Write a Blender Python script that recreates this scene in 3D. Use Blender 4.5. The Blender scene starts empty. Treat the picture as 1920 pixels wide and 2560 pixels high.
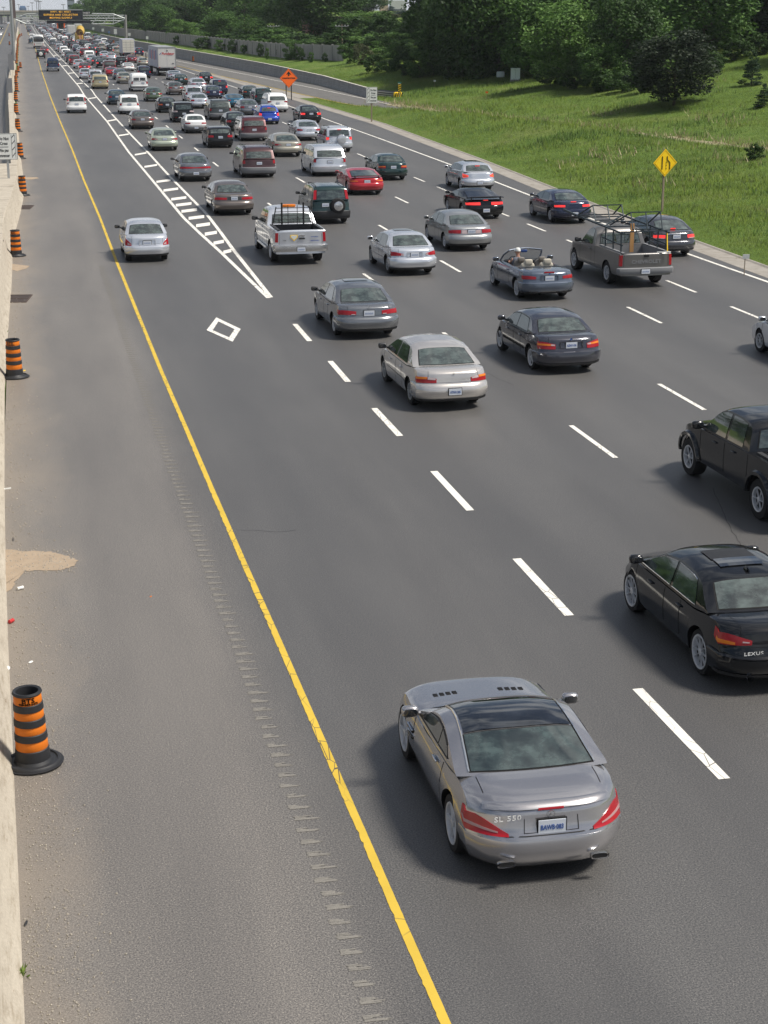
import bpy, bmesh, math, random
import numpy as np
from mathutils import Vector, Matrix
R=math.radians
random.seed(7); rng=np.random.default_rng(7)
sc=bpy.context.scene; COL=sc.collection
# ---------------------------------------------------------------- camera
FPX,HC,YH,XV=4200.0,9.2,25.0,50.0            # focal length in photo pixels, eye height, horizon row, road vanishing column
TH=math.atan((1280-YH)/FPX); PS=math.atan((960-XV)*math.cos(TH)/FPX)
FW=Vector((math.sin(PS)*math.cos(TH),math.cos(PS)*math.cos(TH),-math.sin(TH)))
RT=Vector((math.cos(PS),-math.sin(PS),0)); UP=RT.cross(FW)
cd=bpy.data.cameras.new('camera'); cam=bpy.data.objects.new('camera',cd); COL.objects.link(cam)
cd.sensor_fit='VERTICAL'; cd.sensor_height=36; cd.sensor_width=27; cd.lens=36*FPX/2560
cd.clip_start=.1; cd.clip_end=9000
m=Matrix.Identity(4)
for i in range(3): m[i][0]=RT[i]; m[i][1]=UP[i]; m[i][2]=-FW[i]
m[2][3]=HC; cam.matrix_world=m; sc.camera=cam
# ---------------------------------------------------------------- sky, sun, exposure
SUN_EL=R(57); SUN_AZ=math.atan2(-.34,.94)    # the sun stands to the side of the road, a little behind the camera
sd=Vector((math.cos(SUN_AZ)*math.cos(SUN_EL),math.sin(SUN_AZ)*math.cos(SUN_EL),math.sin(SUN_EL)))
w=bpy.data.worlds.new('World'); sc.world=w; w.use_nodes=True
nt=w.node_tree; nt.nodes.clear(); N=nt.nodes.new; LK=nt.links.new
out=N('ShaderNodeOutputWorld'); bg=N('ShaderNodeBackground'); LK(bg.outputs[0],out.inputs[0])
sky=N('ShaderNodeTexSky'); sky.sky_type='NISHITA'; sky.sun_disc=False; sky.sun_elevation=SUN_EL
sky.sun_rotation=math.pi/2-SUN_AZ; sky.air_density=1.0; sky.dust_density=2.0; sky.ozone_density=1.0
tc=N('ShaderNodeTexCoord'); mp=N('ShaderNodeMapping'); mp.inputs['Scale'].default_value=(1,1,2.6); LK(tc.outputs['Generated'],mp.inputs[0])
no=N('ShaderNodeTexNoise'); no.inputs['Scale'].default_value=3.2; no.inputs['Detail'].default_value=9; no.inputs['Roughness'].default_value=.62; no.inputs['Distortion'].default_value=.3
LK(mp.outputs[0],no.inputs['Vector'])
rp=N('ShaderNodeValToRGB'); rp.color_ramp.elements[0].position=.47; rp.color_ramp.elements[1].position=.60; LK(no.outputs['Fac'],rp.inputs[0])
mx=N('ShaderNodeMix'); mx.data_type='RGBA'; LK(rp.outputs[0],mx.inputs[0]); LK(sky.outputs[0],mx.inputs[6]); mx.inputs[7].default_value=(8.2,8.6,9.2,1)
LK(mx.outputs[2],bg.inputs[0])
sx_=N('ShaderNodeSeparateXYZ'); LK(tc.outputs['Generated'],sx_.inputs[0]); hz_=N('ShaderNodeMapRange'); hz_.interpolation_type='SMOOTHSTEP'; hz_.inputs[1].default_value=.22; hz_.inputs[2].default_value=.0; LK(sx_.outputs[2],hz_.inputs[0])
mx_=N('ShaderNodeMath'); mx_.operation='MAXIMUM'; LK(hz_.outputs[0],mx_.inputs[0]); LK(rp.outputs[0],mx_.inputs[1]); LK(mx_.outputs[0],mx.inputs[0]); bg.inputs[1].default_value=.074
sl=bpy.data.lights.new('sun','SUN'); sl.energy=5.0; sl.angle=R(12); sl.color=(1,.94,.85)
so=bpy.data.objects.new('sun',sl); COL.objects.link(so); so.rotation_euler=sd.to_track_quat('Z','Y').to_euler()
sc.view_settings.view_transform='Standard'; sc.view_settings.look='None'; sc.view_settings.exposure=.05; sc.view_settings.gamma=1
sc.cycles.max_bounces=5; sc.cycles.diffuse_bounces=3; sc.cycles.glossy_bounces=3; sc.cycles.transmission_bounces=4; sc.cycles.transparent_max_bounces=6
sc.cycles.use_denoising=True
# ---------------------------------------------------------------- ground points
def ray(px,py): return FW*FPX+RT*(px-960)+UP*(1280-py)
def at(px,py,z=0.0):
    """the place on the level z that the photo shows at this pixel"""
    d=ray(px,py); t=(z-HC)/d.z; return Vector((d.x*t,d.y*t,z))
def lerpt(pts,y):
    ys=[p[0] for p in pts]; return float(np.interp(y,ys,[p[1] for p in pts]))
CURB=[(-60,25.2),(58,26.6),(78,27.0),(106,28.3),(142,29.4),(174,29.0),(187,28.9),(260,27.6),(400,25.2),(700,22.5),(3000,22.5)]     # y -> x of the kerb edge
RAMPR=[(-60,90),(50,62),(75,55),(100,49.5),(119,45.6),(127,43.4),(146,39.2),(170,37.0),(185,36.6),(216,36.8),(259,34.9),(346,30.2),(486,27.0),(700,24.5),(3000,24.5)]
RAMPL=[(-60,84),(50,57),(75,50.5),(100,45),(119,41.3),(127,39.3),(146,35.6),(170,32.4),(186,31.5),(237,29.0),(300,26.0),(400,23.6),(700,21),(3000,21)]
def sstep(a,b,x): t=min(1,max(0,(x-a)/(b-a))); return t*t*(3-2*t)
def hills(x,y): return .35*math.sin(x*.21+y*.11)+.25*math.sin(x*.37-y*.23+1.3)+.12*math.sin(x*.9+y*.7)
def T(x,y):
    xc,xr,xl=lerpt(CURB,y),lerpt(RAMPR,y),lerpt(RAMPL,y)
    if x<=xc: return 0.0
    near=1-sstep(130,178,y); b=.30*near
    if x<xl:
        w=(x-xc)/max(.5,xl-xc); return near*(.30*sstep(0,.8,w)+.95*math.sin(math.pi*min(1,max(0,w))**1.6)**1.1*sstep(0,.25,w)) + near*.22*hills(x,y)*sstep(0,.3,w)*(1-sstep(.8,1,w))
    if x<=xr: return b
    d=x-xr; lift=.9*sstep(180,230,y)
    h=.12*d+.0032*d*d; h=7.5*(1-math.exp(-h/7.5)) if h<60 else 7.5
    return b+lift*sstep(1.3,2.5,d)+h+.5*hills(x,y)*sstep(2,14,d)
def att(px,py,dz=0.0):
    """like at(), on the terrain"""
    d=ray(px,py); t=20/d.length; p=None
    while t*d.length<2600:
        x,y,z=d.x*t,d.y*t,HC+d.z*t
        if z-dz<=T(x,y): return Vector((x,y,T(x,y)))
        t+=.4/d.length*(1+t*d.length*.004)
    return Vector((x,y,T(x,y)))
# ---------------------------------------------------------------- materials
MATS={}
def principled(name,col,rough=.6,metal=0,spec=.5,coat=0,emit=None,es=0,trans=0):
    if name in MATS: return MATS[name]
    m=bpy.data.materials.new(name); m.use_nodes=True; b=m.node_tree.nodes['Principled BSDF']
    b.inputs['Base Color'].default_value=(*col,1); b.inputs['Roughness'].default_value=rough; b.inputs['Metallic'].default_value=metal
    b.inputs['Specular IOR Level'].default_value=spec; b.inputs['Coat Weight'].default_value=coat; b.inputs['Coat Roughness'].default_value=.04
    if emit: b.inputs['Emission Color'].default_value=(*emit,1); b.inputs['Emission Strength'].default_value=es
    MATS[name]=m; return m
class NT:
    """small helper round a material's node tree"""
    def __init__(s,m): s.t=m.node_tree; s.b=s.t.nodes.get('Principled BSDF'); s.pos=None
    def n(s,k,**kw):
        x=s.t.nodes.new(k)
        for a,v in kw.items(): setattr(x,a,v)
        return x
    def l(s,a,b): s.t.links.new(a,b)
    def coords(s,scale=(1,1,1),obj=False):
        mp=s.n('ShaderNodeMapping'); mp.inputs['Scale'].default_value=scale
        if obj: s.l(s.n('ShaderNodeTexCoord').outputs['Object'],mp.inputs[0])
        else: s.l(s.n('ShaderNodeNewGeometry').outputs['Position'],mp.inputs[0])
        return mp.outputs[0]
    def noise(s,scale,detail=4,rough=.55,sc3=(1,1,1),obj=False,dist=0):
        x=s.n('ShaderNodeTexNoise'); x.inputs['Scale'].default_value=scale; x.inputs['Detail'].default_value=detail; x.inputs['Roughness'].default_value=rough; x.inputs['Distortion'].default_value=dist
        s.l(s.coords(sc3,obj),x.inputs['Vector']); return x.outputs['Fac']
    def ramp(s,f,stops):
        r=s.n('ShaderNodeValToRGB'); e=r.color_ramp.elements
        while len(e)<len(stops): e.new(.5)
        for q,(p,c) in zip(e,stops): q.position=p; q.color=(*c,1) if len(c)==3 else c
        s.l(f,r.inputs[0]); return r.outputs[0]
    def g(s,f,a,b): return s.ramp(f,[(a,(0,0,0)),(b,(1,1,1))])
    def mix(s,f,a,b,mode='MIX'):
        x=s.n('ShaderNodeMix',data_type='RGBA',blend_type=mode)
        for i,v in ((0,f),(6,a),(7,b)):
            if isinstance(v,tuple): x.inputs[i].default_value=(*v,1)
            elif isinstance(v,(int,float)): x.inputs[i].default_value=v
            else: s.l(v,x.inputs[i])
        return x.outputs[2]
    def math(s,op,a,b=None):
        x=s.n('ShaderNodeMath',operation=op)
        for i,v in ((0,a),(1,b)):
            if v is None: continue
            if isinstance(v,(int,float)): x.inputs[i].default_value=v
            else: s.l(v,x.inputs[i])
        return x.outputs[0]
    def bump(s,h,st=.3,d=.01):
        x=s.n('ShaderNodeBump'); x.inputs['Strength'].default_value=st; x.inputs['Distance'].default_value=d; s.l(h,x.inputs['Height']); s.l(x.outputs[0],s.b.inputs['Normal'])
    def col(s,c): s.l(c,s.b.inputs['Base Color'])
def asphalt():
    m=principled('asphalt',(.06,.06,.06),.52,spec=.75); k=NT(m)
    base=k.ramp(k.noise(.9,5,.6,(1,.12,1)),[(.3,(.076,.0745,.073)),(.7,(.097,.095,.092))])
    big=k.ramp(k.noise(.12,4,.6,(1,.5,1)),[(.3,(.82,.82,.83)),(.7,(1.1,1.09,1.08))])
    base=k.mix(1,base,big,'MULTIPLY')
    sp=k.ramp(k.noise(48,5,.9),[(.38,(.22,.22,.23)),(.5,(.95,.95,.96)),(.62,(2.2,2.15,2.05))]); base=k.mix(1,base,sp,'MULTIPLY')
    v=k.n('ShaderNodeTexVoronoi'); v.inputs['Scale'].default_value=30; k.l(k.coords(),v.inputs['Vector'])
    st=k.ramp(v.outputs['Distance'],[(.06,(1,1,1)),(.14,(0,0,0))]); st=k.mix(1,st,k.g(k.noise(3.7,2),.32,.62),'MULTIPLY')
    base=k.mix(st,base,(.42,.40,.36))
    # oil and tyre bands of each lane: a slow wave across the road
    sx=k.n('ShaderNodeSeparateXYZ'); k.l(k.n('ShaderNodeNewGeometry').outputs['Position'],sx.inputs[0])
    lane=k.math('SINE',k.math('MULTIPLY',k.math('ADD',sx.outputs[0],-7.2),2*math.pi/3.45)); lane=k.math('MULTIPLY',lane,.5); lane=k.math('ADD',lane,.5)
    lm=k.math('MULTIPLY',lane,k.math('MULTIPLY',k.noise(.5,3,.6,(1,.06,1)),.5))
    base=k.mix(lm,base,(.045,.045,.047))
    # the shoulder is older and paler, with sand washed against the wall
    sh=k.n('ShaderNodeMapRange'); sh.inputs[1].default_value=3.3; sh.inputs[2].default_value=2.2; k.l(k.math('ADD',sx.outputs[0],k.math('MULTIPLY',k.math('SUBTRACT',k.noise(.7,4,.6,(1,.3,1)),.5),.9)),sh.inputs[0])
    base=k.mix(k.math('MULTIPLY',k.math('MULTIPLY',sh.outputs[0],k.math('GREATER_THAN',sx.outputs[0],-2)),.85),base,k.mix(1,(1.9,1.8,1.68),base,'MULTIPLY'))
    sh2=k.n('ShaderNodeMapRange'); sh2.inputs[1].default_value=.35; sh2.inputs[2].default_value=-.9; k.l(k.math('ADD',sx.outputs[0],k.math('MULTIPLY',k.math('SUBTRACT',k.noise(.55,5,.65,(1,.5,1)),.5),-2.6)),sh2.inputs[0])
    sh3=k.n('ShaderNodeMapRange'); sh3.inputs[1].default_value=-2.2; sh3.inputs[2].default_value=-1.6; k.l(sx.outputs[0],sh3.inputs[0])
    base=k.mix(k.math('MULTIPLY',k.math('MULTIPLY',sh2.outputs[0],sh3.outputs[0]),.65),base,(.255,.215,.17))
    k.col(base); k.bump(k.noise(45,3,.7),.5,.01); return m
def simple_noise(name,c1,c2,scale,rough=.8,sc3=(1,1,1),bump=.2,obj=False,spec=.3,detail=5):
    m=principled(name,c1,rough,spec=spec); k=NT(m); k.col(k.ramp(k.noise(scale,detail,.6,sc3,obj),[(.3,c1),(.7,c2)]))
    if bump: k.bump(k.noise(scale*3,3,.6,(1,1,1),obj),bump,.02)
    return m
def concrete(name,c1,c2):
    m=principled(name,c1,.85,spec=.3); k=NT(m)
    a=k.ramp(k.noise(.8,6,.65),[(.3,c1),(.7,c2)]); s=k.ramp(k.noise(3,6,.7,(.6,.6,4)),[(.25,(.62,.58,.52)),(.5,(1,1,1)),(.8,(1.08,1.08,1.08))])
    f=k.ramp(k.noise(30,3,.7),[(.3,(.85,.85,.85)),(.7,(1.1,1.1,1.1))]); st=k.ramp(k.noise(9,4,.75,(1,.25,1)),[(.66,(1,1,1)),(.74,(.45,.36,.27))])
    a=k.mix(1,a,s,'MULTIPLY'); a=k.mix(1,a,f,'MULTIPLY'); a=k.mix(1,a,st,'MULTIPLY'); k.col(a); k.bump(k.noise(20,4,.7),.3,.01); return m
def paintline(name,col):
    m=principled(name,col,.7,spec=.3); k=NT(m)
    v=k.n('ShaderNodeTexVoronoi',feature='DISTANCE_TO_EDGE'); v.inputs['Scale'].default_value=2.1; k.l(k.coords((2.6,1.1,1)),v.inputs['Vector'])
    crack=k.ramp(v.outputs[0],[(.008,(1,1,1)),(.026,(0,0,0))]); gate=k.g(k.noise(.45,3,.6),.42,.52); crack=k.mix(1,crack,gate,'MULTIPLY')
    wear=k.g(k.noise(38,3,.8),.70,.76); f=k.mix(.5,crack,wear,'ADD') if False else k.mix(1,crack,wear,'SCREEN')
    c=k.ramp(k.noise(1.3,4,.6),[(.3,tuple(x*.86 for x in col)),(.7,col)])
    k.col(k.mix(f,c,(.07,.065,.06))); return m
def grassmat():
    m=principled('grass_ground',(.06,.11,.02),.9,spec=.2); k=NT(m)
    a=k.ramp(k.noise(.16,5,.65,(1,1,1)),[(.32,(.085,.145,.024)),(.5,(.115,.188,.035)),(.68,(.17,.215,.06))])
    b=k.ramp(k.noise(5,5,.7),[(.3,(.55,.6,.5)),(.7,(1.35,1.3,1.2))]); a=k.mix(1,a,b,'MULTIPLY')
    dry=k.g(k.noise(.35,5,.7,(1,.4,1)),.60,.72); a=k.mix(k.math('MULTIPLY',dry,.5),a,(.20,.17,.08))
    k.col(a); k.bump(k.noise(6,5,.7),.9,.25); return m
def leafmat(name,c1,c2,c3,up=0.0):
    m=principled(name,c1,.6,spec=.25); k=NT(m); g=k.n('ShaderNodeNewGeometry')
    a=k.ramp(g.outputs['Random Per Island'],[(0,c1),(.55,c2),(1,c3)])
    b=k.ramp(k.noise(.35,3,.6),[(.3,(.72,.75,.7)),(.7,(1.25,1.2,1.1))]); a=k.mix(1,a,b,'MULTIPLY'); k.col(a)
    if up:
        vm=k.n('ShaderNodeVectorMath',operation='SCALE'); k.l(g.outputs['Normal'],vm.inputs[0]); vm.inputs['Scale'].default_value=1-up
        va=k.n('ShaderNodeVectorMath',operation='ADD'); k.l(vm.outputs[0],va.inputs[0]); va.inputs[1].default_value=(0,0,up)
        vn=k.n('ShaderNodeVectorMath',operation='NORMALIZE'); k.l(va.outputs[0],vn.inputs[0]); k.l(vn.outputs[0],k.b.inputs['Normal'])
    tr=k.n('ShaderNodeBsdfTranslucent'); k.l(a,tr.inputs[0]); ms=k.n('ShaderNodeMixShader'); ms.inputs[0].default_value=.25
    o=[n for n in k.t.nodes if n.type=='OUTPUT_MATERIAL'][0]; k.l(k.b.outputs[0],ms.inputs[1]); k.l(tr.outputs[0],ms.inputs[2]); k.l(ms.outputs[0],o.inputs[0]); return m
ASPH=asphalt(); ASPH2=simple_noise('old_asphalt',(.115,.112,.106),(.145,.14,.132),1.1,.75,(1,.2,1))
CONC=concrete('barrier_concrete',(.40,.355,.29),(.47,.425,.35)); CONC2=concrete('grey_concrete',(.24,.24,.235),(.31,.31,.30)); CONCL=concrete('pale_pavement',(.27,.25,.22),(.34,.315,.28))
GLASSL=glassmat('light_glass',(.05,.07,.064)) if False else None
WHITE=paintline('white_paint',(.78,.76,.70)); YELL=paintline('yellow_paint',(.62,.43,.055)); GRASS=grassmat()
SAND=simple_noise('sand',(.30,.235,.17),(.36,.285,.21),4,.95)
RUMB=simple_noise('rumble',(.245,.23,.205),(.185,.177,.162),30,.9,(1,1,1),.4)
STEEL=principled('galvanised',(.42,.43,.43),.45,.6); DKMET=principled('dark_metal',(.05,.055,.06),.5,.4); SILV=principled('silver_metal',(.62,.62,.62),.25,.9)
WOOD=simple_noise('wood_post',(.22,.17,.12),(.30,.25,.19),6,.85,(1,1,.15)); GREYP=principled('grey_panel',(.20,.205,.215),.6)
ORNG=simple_noise('orange_plastic',(.72,.19,.012),(.60,.15,.012),3,.5,bump=0); RUBB=principled('black_rubber',(.018,.019,.022),.55); TYRE=principled('tyre',(.016,.016,.017),.75,spec=.3)
SIGNW=principled('sign_white',(.70,.71,.68),.5); BLK=principled('black',(.012,.012,.013),.5); SORG=principled('sign_orange',(.95,.15,.012),.5); SYEL=principled('sign_yellow',(1.0,.64,.008),.5)
SEAM=principled('seam_dark',(.01,.01,.011),.6,spec=.2); PLAST=principled('dark_plastic',(.03,.031,.034),.55); CHROME=principled('chrome',(.75,.75,.75),.12,1)
def glassmat(name,c,r=.03):
    m=principled(name,c,r,spec=1.0,coat=.8); k=NT(m)
    k.col(k.ramp(k.noise(3.2,4,.65,(1,1,2),True),[(.38,tuple(x*.5 for x in c)),(.5,c),(.66,tuple(min(1,x*1.9) for x in c))])); return m  # mottling in the base colour imitates clouds reflected in the panes
GLASS=glassmat('window_glass',(.046,.060,.055)); GLASSD=glassmat('tinted_glass',(.012,.014,.017))
LRED=principled('lamp_red',(.36,.003,.010),.25,coat=.35); LLIT=principled('lamp_red_lit',(.7,.02,.02),.2,coat=.5,emit=(1,.05,.04),es=.8)
LAMB=principled('lamp_amber',(.75,.20,.01),.25,coat=.3); LCLR=principled('lamp_clear',(.50,.40,.40),.12,coat=1); HEADL=principled('headlight_lit',(.9,.9,.85),.2,emit=(1,.93,.8),es=2.5)
PLATE=principled('plate',(.62,.66,.72),.5); PBLUE=principled('plate_blue',(.03,.09,.32),.5); SKIN=principled('skin',(.42,.22,.15),.6)
# ---------------------------------------------------------------- mesh helpers
class MB:
    def __init__(s): s.v=[]; s.f=[]; s.m=[]; s.mats=[]
    def mi(s,mat):
        if mat not in s.mats: s.mats.append(mat)
        return s.mats.index(mat)
    def add(s,vs,fs,mat):
        o=len(s.v); s.v+= [tuple(v) for v in vs]; k=s.mi(mat)
        for f in fs: s.f.append(tuple(i+o for i in f)); s.m.append(k)
        return s
    def grid(s,P,mat,flip=False,closed=False):
        """P[i][j] points -> quads"""
        n,mm=len(P),len(P[0]); vs=[p for r in P for p in r]; fs=[]
        for i in range(n-1):
            for j in range(mm-1 if not closed else mm):
                a,b,c,d=i*mm+j,i*mm+(j+1)%mm,(i+1)*mm+(j+1)%mm,(i+1)*mm+j
                fs.append((a,d,c,b) if flip else (a,b,c,d))
        return s.add(vs,fs,mat)
    def box(s,c,size,mat,rot=None,bev=0):
        x,y,z=[q/2 for q in size]; vs=[Vector((i*x,j*y,k*z)) for i in (-1,1) for j in (-1,1) for k in (-1,1)]
        if rot is not None: vs=[rot@v for v in vs]
        vs=[v+Vector(c) for v in vs]
        return s.add(vs,[(0,1,3,2),(4,6,7,5),(0,4,5,1),(2,3,7,6),(0,2,6,4),(1,5,7,3)],mat)
    def rbox(s,c,size,mat,r=.3,n=5,rot=None):
        """rounded box, superellipsoid style"""
        P=[]
        e=r
        for i in range(2*n+1):
            a=-math.pi/2+math.pi*i/(2*n); row=[]
            for j in range(4*n):
                b=2*math.pi*j/(4*n); f=lambda t: math.copysign(abs(t)**e,t)
                v=Vector((size[0]/2*f(math.cos(a))*f(math.cos(b)),size[1]/2*f(math.cos(a))*f(math.sin(b)),size[2]/2*f(math.sin(a))))
                if rot is not None: v=rot@v
                row.append(v+Vector(c))
            P.append(row)
        return s.grid(P,mat,closed=True)
    def bar(s,a,b,r,mat,n=6,r2=None):
        a,b=Vector(a),Vector(b); d=(b-a).normalized(); u=d.orthogonal().normalized(); w_=d.cross(u); r2=r if r2 is None else r2
        P=[[p+(u*math.cos(t)+w_*math.sin(t))*q for t in [2*math.pi*k/n for k in range(n)]] for p,q in ((a,r),(b,r2))]
        s.grid(P,mat,closed=True); o=len(s.v)-2*n; k=s.mi(mat)
        s.f.append(tuple(range(o+n-1,o-1,-1))); s.m.append(k); s.f.append(tuple(range(o+n,o+2*n))); s.m.append(k); return s
    def lathe(s,prof,mat,n=24,ax='z',c=(0,0,0)):
        P=[]
        for r,h in prof:
            row=[]
            for k in range(n):
                t=2*math.pi*k/n; x,y=r*math.cos(t),r*math.sin(t)
                row.append((x+c[0],y+c[1],h+c[2]) if ax=='z' else (h+c[0],x+c[1],y+c[2]))
            P.append(row)
        return s.grid(P,mat,closed=True,flip=(ax!='z'))
    def prism(s,poly,h0,h1,mat,axis='z'):
        """2-D polygon extruded; axis z: (x,y), axis y: (x,z)"""
        n=len(poly); f=(lambda p,h:(p[0],p[1],h)) if axis=='z' else ((lambda p,h:(p[0],h,p[1])) if axis=='y' else (lambda p,h:(h,p[0],p[1])))
        vs=[f(p,h0) for p in poly]+[f(p,h1) for p in poly]
        return s.add(vs,[tuple(range(n-1,-1,-1)),tuple(range(n,2*n))]+[(i,(i+1)%n,(i+1)%n+n,i+n) for i in range(n)],mat)
    def join(s,o,M=None):
        off=len(s.v); s.v+=[tuple(M@Vector(v)) for v in o.v] if M is not None else o.v
        ids=[s.mi(x) for x in o.mats]
        s.f+=[tuple(i+off for i in f) for f in o.f]; s.m+=[ids[k] for k in o.m]; return s
    def mesh(s,name,smooth=None):
        me=bpy.data.meshes.new(name); me.from_pydata(s.v,[],s.f)
        for x in s.mats: me.materials.append(MATS['PAINT'] if x=='PAINT' else (MATS['LAMP'] if x=='LAMP' else x))
        me.polygons.foreach_set('material_index',s.m)
        if smooth is not None:
            me.polygons.foreach_set('use_smooth',[True]*len(s.f)); me.set_sharp_from_angle(angle=R(smooth))
        me.update(); return me
principled('PAINT',(.3,.3,.3)); principled('LAMP',(.5,.01,.01))
def link(name,data,parent=None,loc=None,rz=None):
    o=bpy.data.objects.new(name,data); COL.objects.link(o)
    if parent: o.parent=parent
    if loc is not None: o.location=loc
    if rz is not None: o.rotation_euler=(0,0,rz)
    return o
def obj(name,mb,parent=None,smooth=None,loc=None,rz=None):
    return link(name,mb.mesh(name,smooth),parent,loc,rz)
def tag(o,label=None,cat=None,group=None,kind=None):
    for k,v in (('label',label),('category',cat),('group',group),('kind',kind)):
        if v: o[k]=v
    return o
def thing(name,label,cat,loc=(0,0,0),rz=0,group=None): return tag(link(name,None,None,loc,rz),label,cat,group)
def structure(name,mb,smooth=None): return tag(obj(name,mb,None,smooth),kind='structure')
def dup(root,loc=None,rz=None,label=None,scale=None):
    r=root.copy(); COL.objects.link(r)
    if loc is not None: r.location=loc
    if rz is not None: r.rotation_euler=(0,0,rz)
    if scale is not None: r.scale=scale
    if label: r['label']=label
    for ch in list(root.children):
        c=ch.copy(); COL.objects.link(c); c.parent=r
        for g in list(ch.children): q=g.copy(); COL.objects.link(q); q.parent=c
    return r
def textmb(s,size,mat,bold=0.0,shear=0,xs=1.0,align='CENTER',space=1.0):
    """lettering lying in the x-z plane, read from -y"""
    c=bpy.data.curves.new('lettering','FONT'); c.body=s; c.size=size; c.align_x=align; c.align_y='CENTER'; c.offset=bold; c.shear=shear; c.space_character=space; c.resolution_u=2; c.extrude=.002
    o=bpy.data.objects.new('lettering',c); me=bpy.data.meshes.new_from_object(o); mb=MB()
    mb.add([(v.co.x*xs,-v.co.z,v.co.y) for v in me.vertices],[tuple(p.vertices) for p in me.polygons],mat)
    bpy.data.objects.remove(o); bpy.data.curves.remove(c); bpy.data.meshes.remove(me); return mb
def ragged(mb,pts,w,z,mat,y1,bite=.008,step=.09):
    """a painted stripe with a crumbling edge as far as y1"""
    pts=sorted([Vector((p[0],p[1])) for p in pts],key=lambda p:p.y); ys=[p.y for p in pts]; xs=[p.x for p in pts]; y=max(ys[0],4); P=[]
    while y<y1:
        x=float(np.interp(y,ys,xs)); b=rng.random(); l=rng.uniform(0,bite)+(rng.uniform(0,bite*1.8) if b<.18 else 0); r=rng.uniform(0,bite*.4)
        P.append([(x-w/2+l,y,z),(x+w/2-r,y,z)]); y+=step*rng.uniform(.4,1.5)
    mb.grid(P,mat,flip=True); x=float(np.interp(y,ys,xs)); rest=[(P[-1][0][0]+w/2,P[-1][0][1])]+[tuple(p) for p in pts if p.y>P[-1][0][1]+.3]
    return strip(mb,rest,w,z,mat)
def strip(mb,pts,w,z,mat,wend=None):
    """flat ribbon along ground points"""
    P=[]
    n=len(pts)
    for i,p in enumerate(pts):
        a=Vector(pts[max(0,i-1)]).xy; b=Vector(pts[min(n-1,i+1)]).xy; d=(b-a).normalized(); q=Vector((d.y,-d.x)); ww=w
        zz=z(p) if callable(z) else z
        P.append([(p[0]+q.x*ww/2,p[1]+q.y*ww/2,zz),(p[0]-q.x*ww/2,p[1]-q.y*ww/2,zz)])
    return mb.grid(P,mat,flip=False)
# ---------------------------------------------------------------- vehicles
class Prof:
    def __init__(s,pts,win=.12,n=240):
        a=np.array(pts,float); d=np.r_[0,np.cumsum(np.hypot(*np.diff(a,axis=0).T))]; s.len=d[-1]
        q=np.linspace(0,d[-1],n); y=np.interp(q,d,a[:,0]); z=np.interp(q,d,a[:,1])
        k=max(1,int(win/(d[-1]/n)))
        if k>1:
            ker=np.ones(k)/k
            for _ in range(2):
                e=np.pad(y,k,'reflect',reflect_type='odd'); f=np.pad(z,k,'reflect',reflect_type='odd')
                y=np.convolve(e,ker,'same')[k:-k]; z=np.convolve(f,ker,'same')[k:-k]
        s.s=q/d[-1]; s.y=y; s.z=z; s.key=d/d[-1]
    def at(s,t): return float(np.interp(t,s.s,s.y)),float(np.interp(t,s.s,s.z))
    def zy(s,y): return float(np.interp(y,s.y,s.z))
def offs(P,off,cen):
    n,m_=len(P),len(P[0]); out=[]
    for i in range(n):
        row=[]
        for j in range(m_):
            a=Vector(P[min(n-1,i+1)][j])-Vector(P[max(0,i-1)][j]); b=Vector(P[i][min(m_-1,j+1)])-Vector(P[i][max(0,j-1)])
            nn=a.cross(b); p=Vector(P[i][j])
            if nn.length>1e-9:
                nn.normalize()
                if nn.dot(p-cen)<0: nn=-nn
            o=off[i] if isinstance(off,(list,tuple)) else off
            row.append(p+nn*o)
        out.append(row)
    return out
def linsp(a,b,n): return [a+(b-a)*i/(n-1) for i in range(n)]
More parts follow.
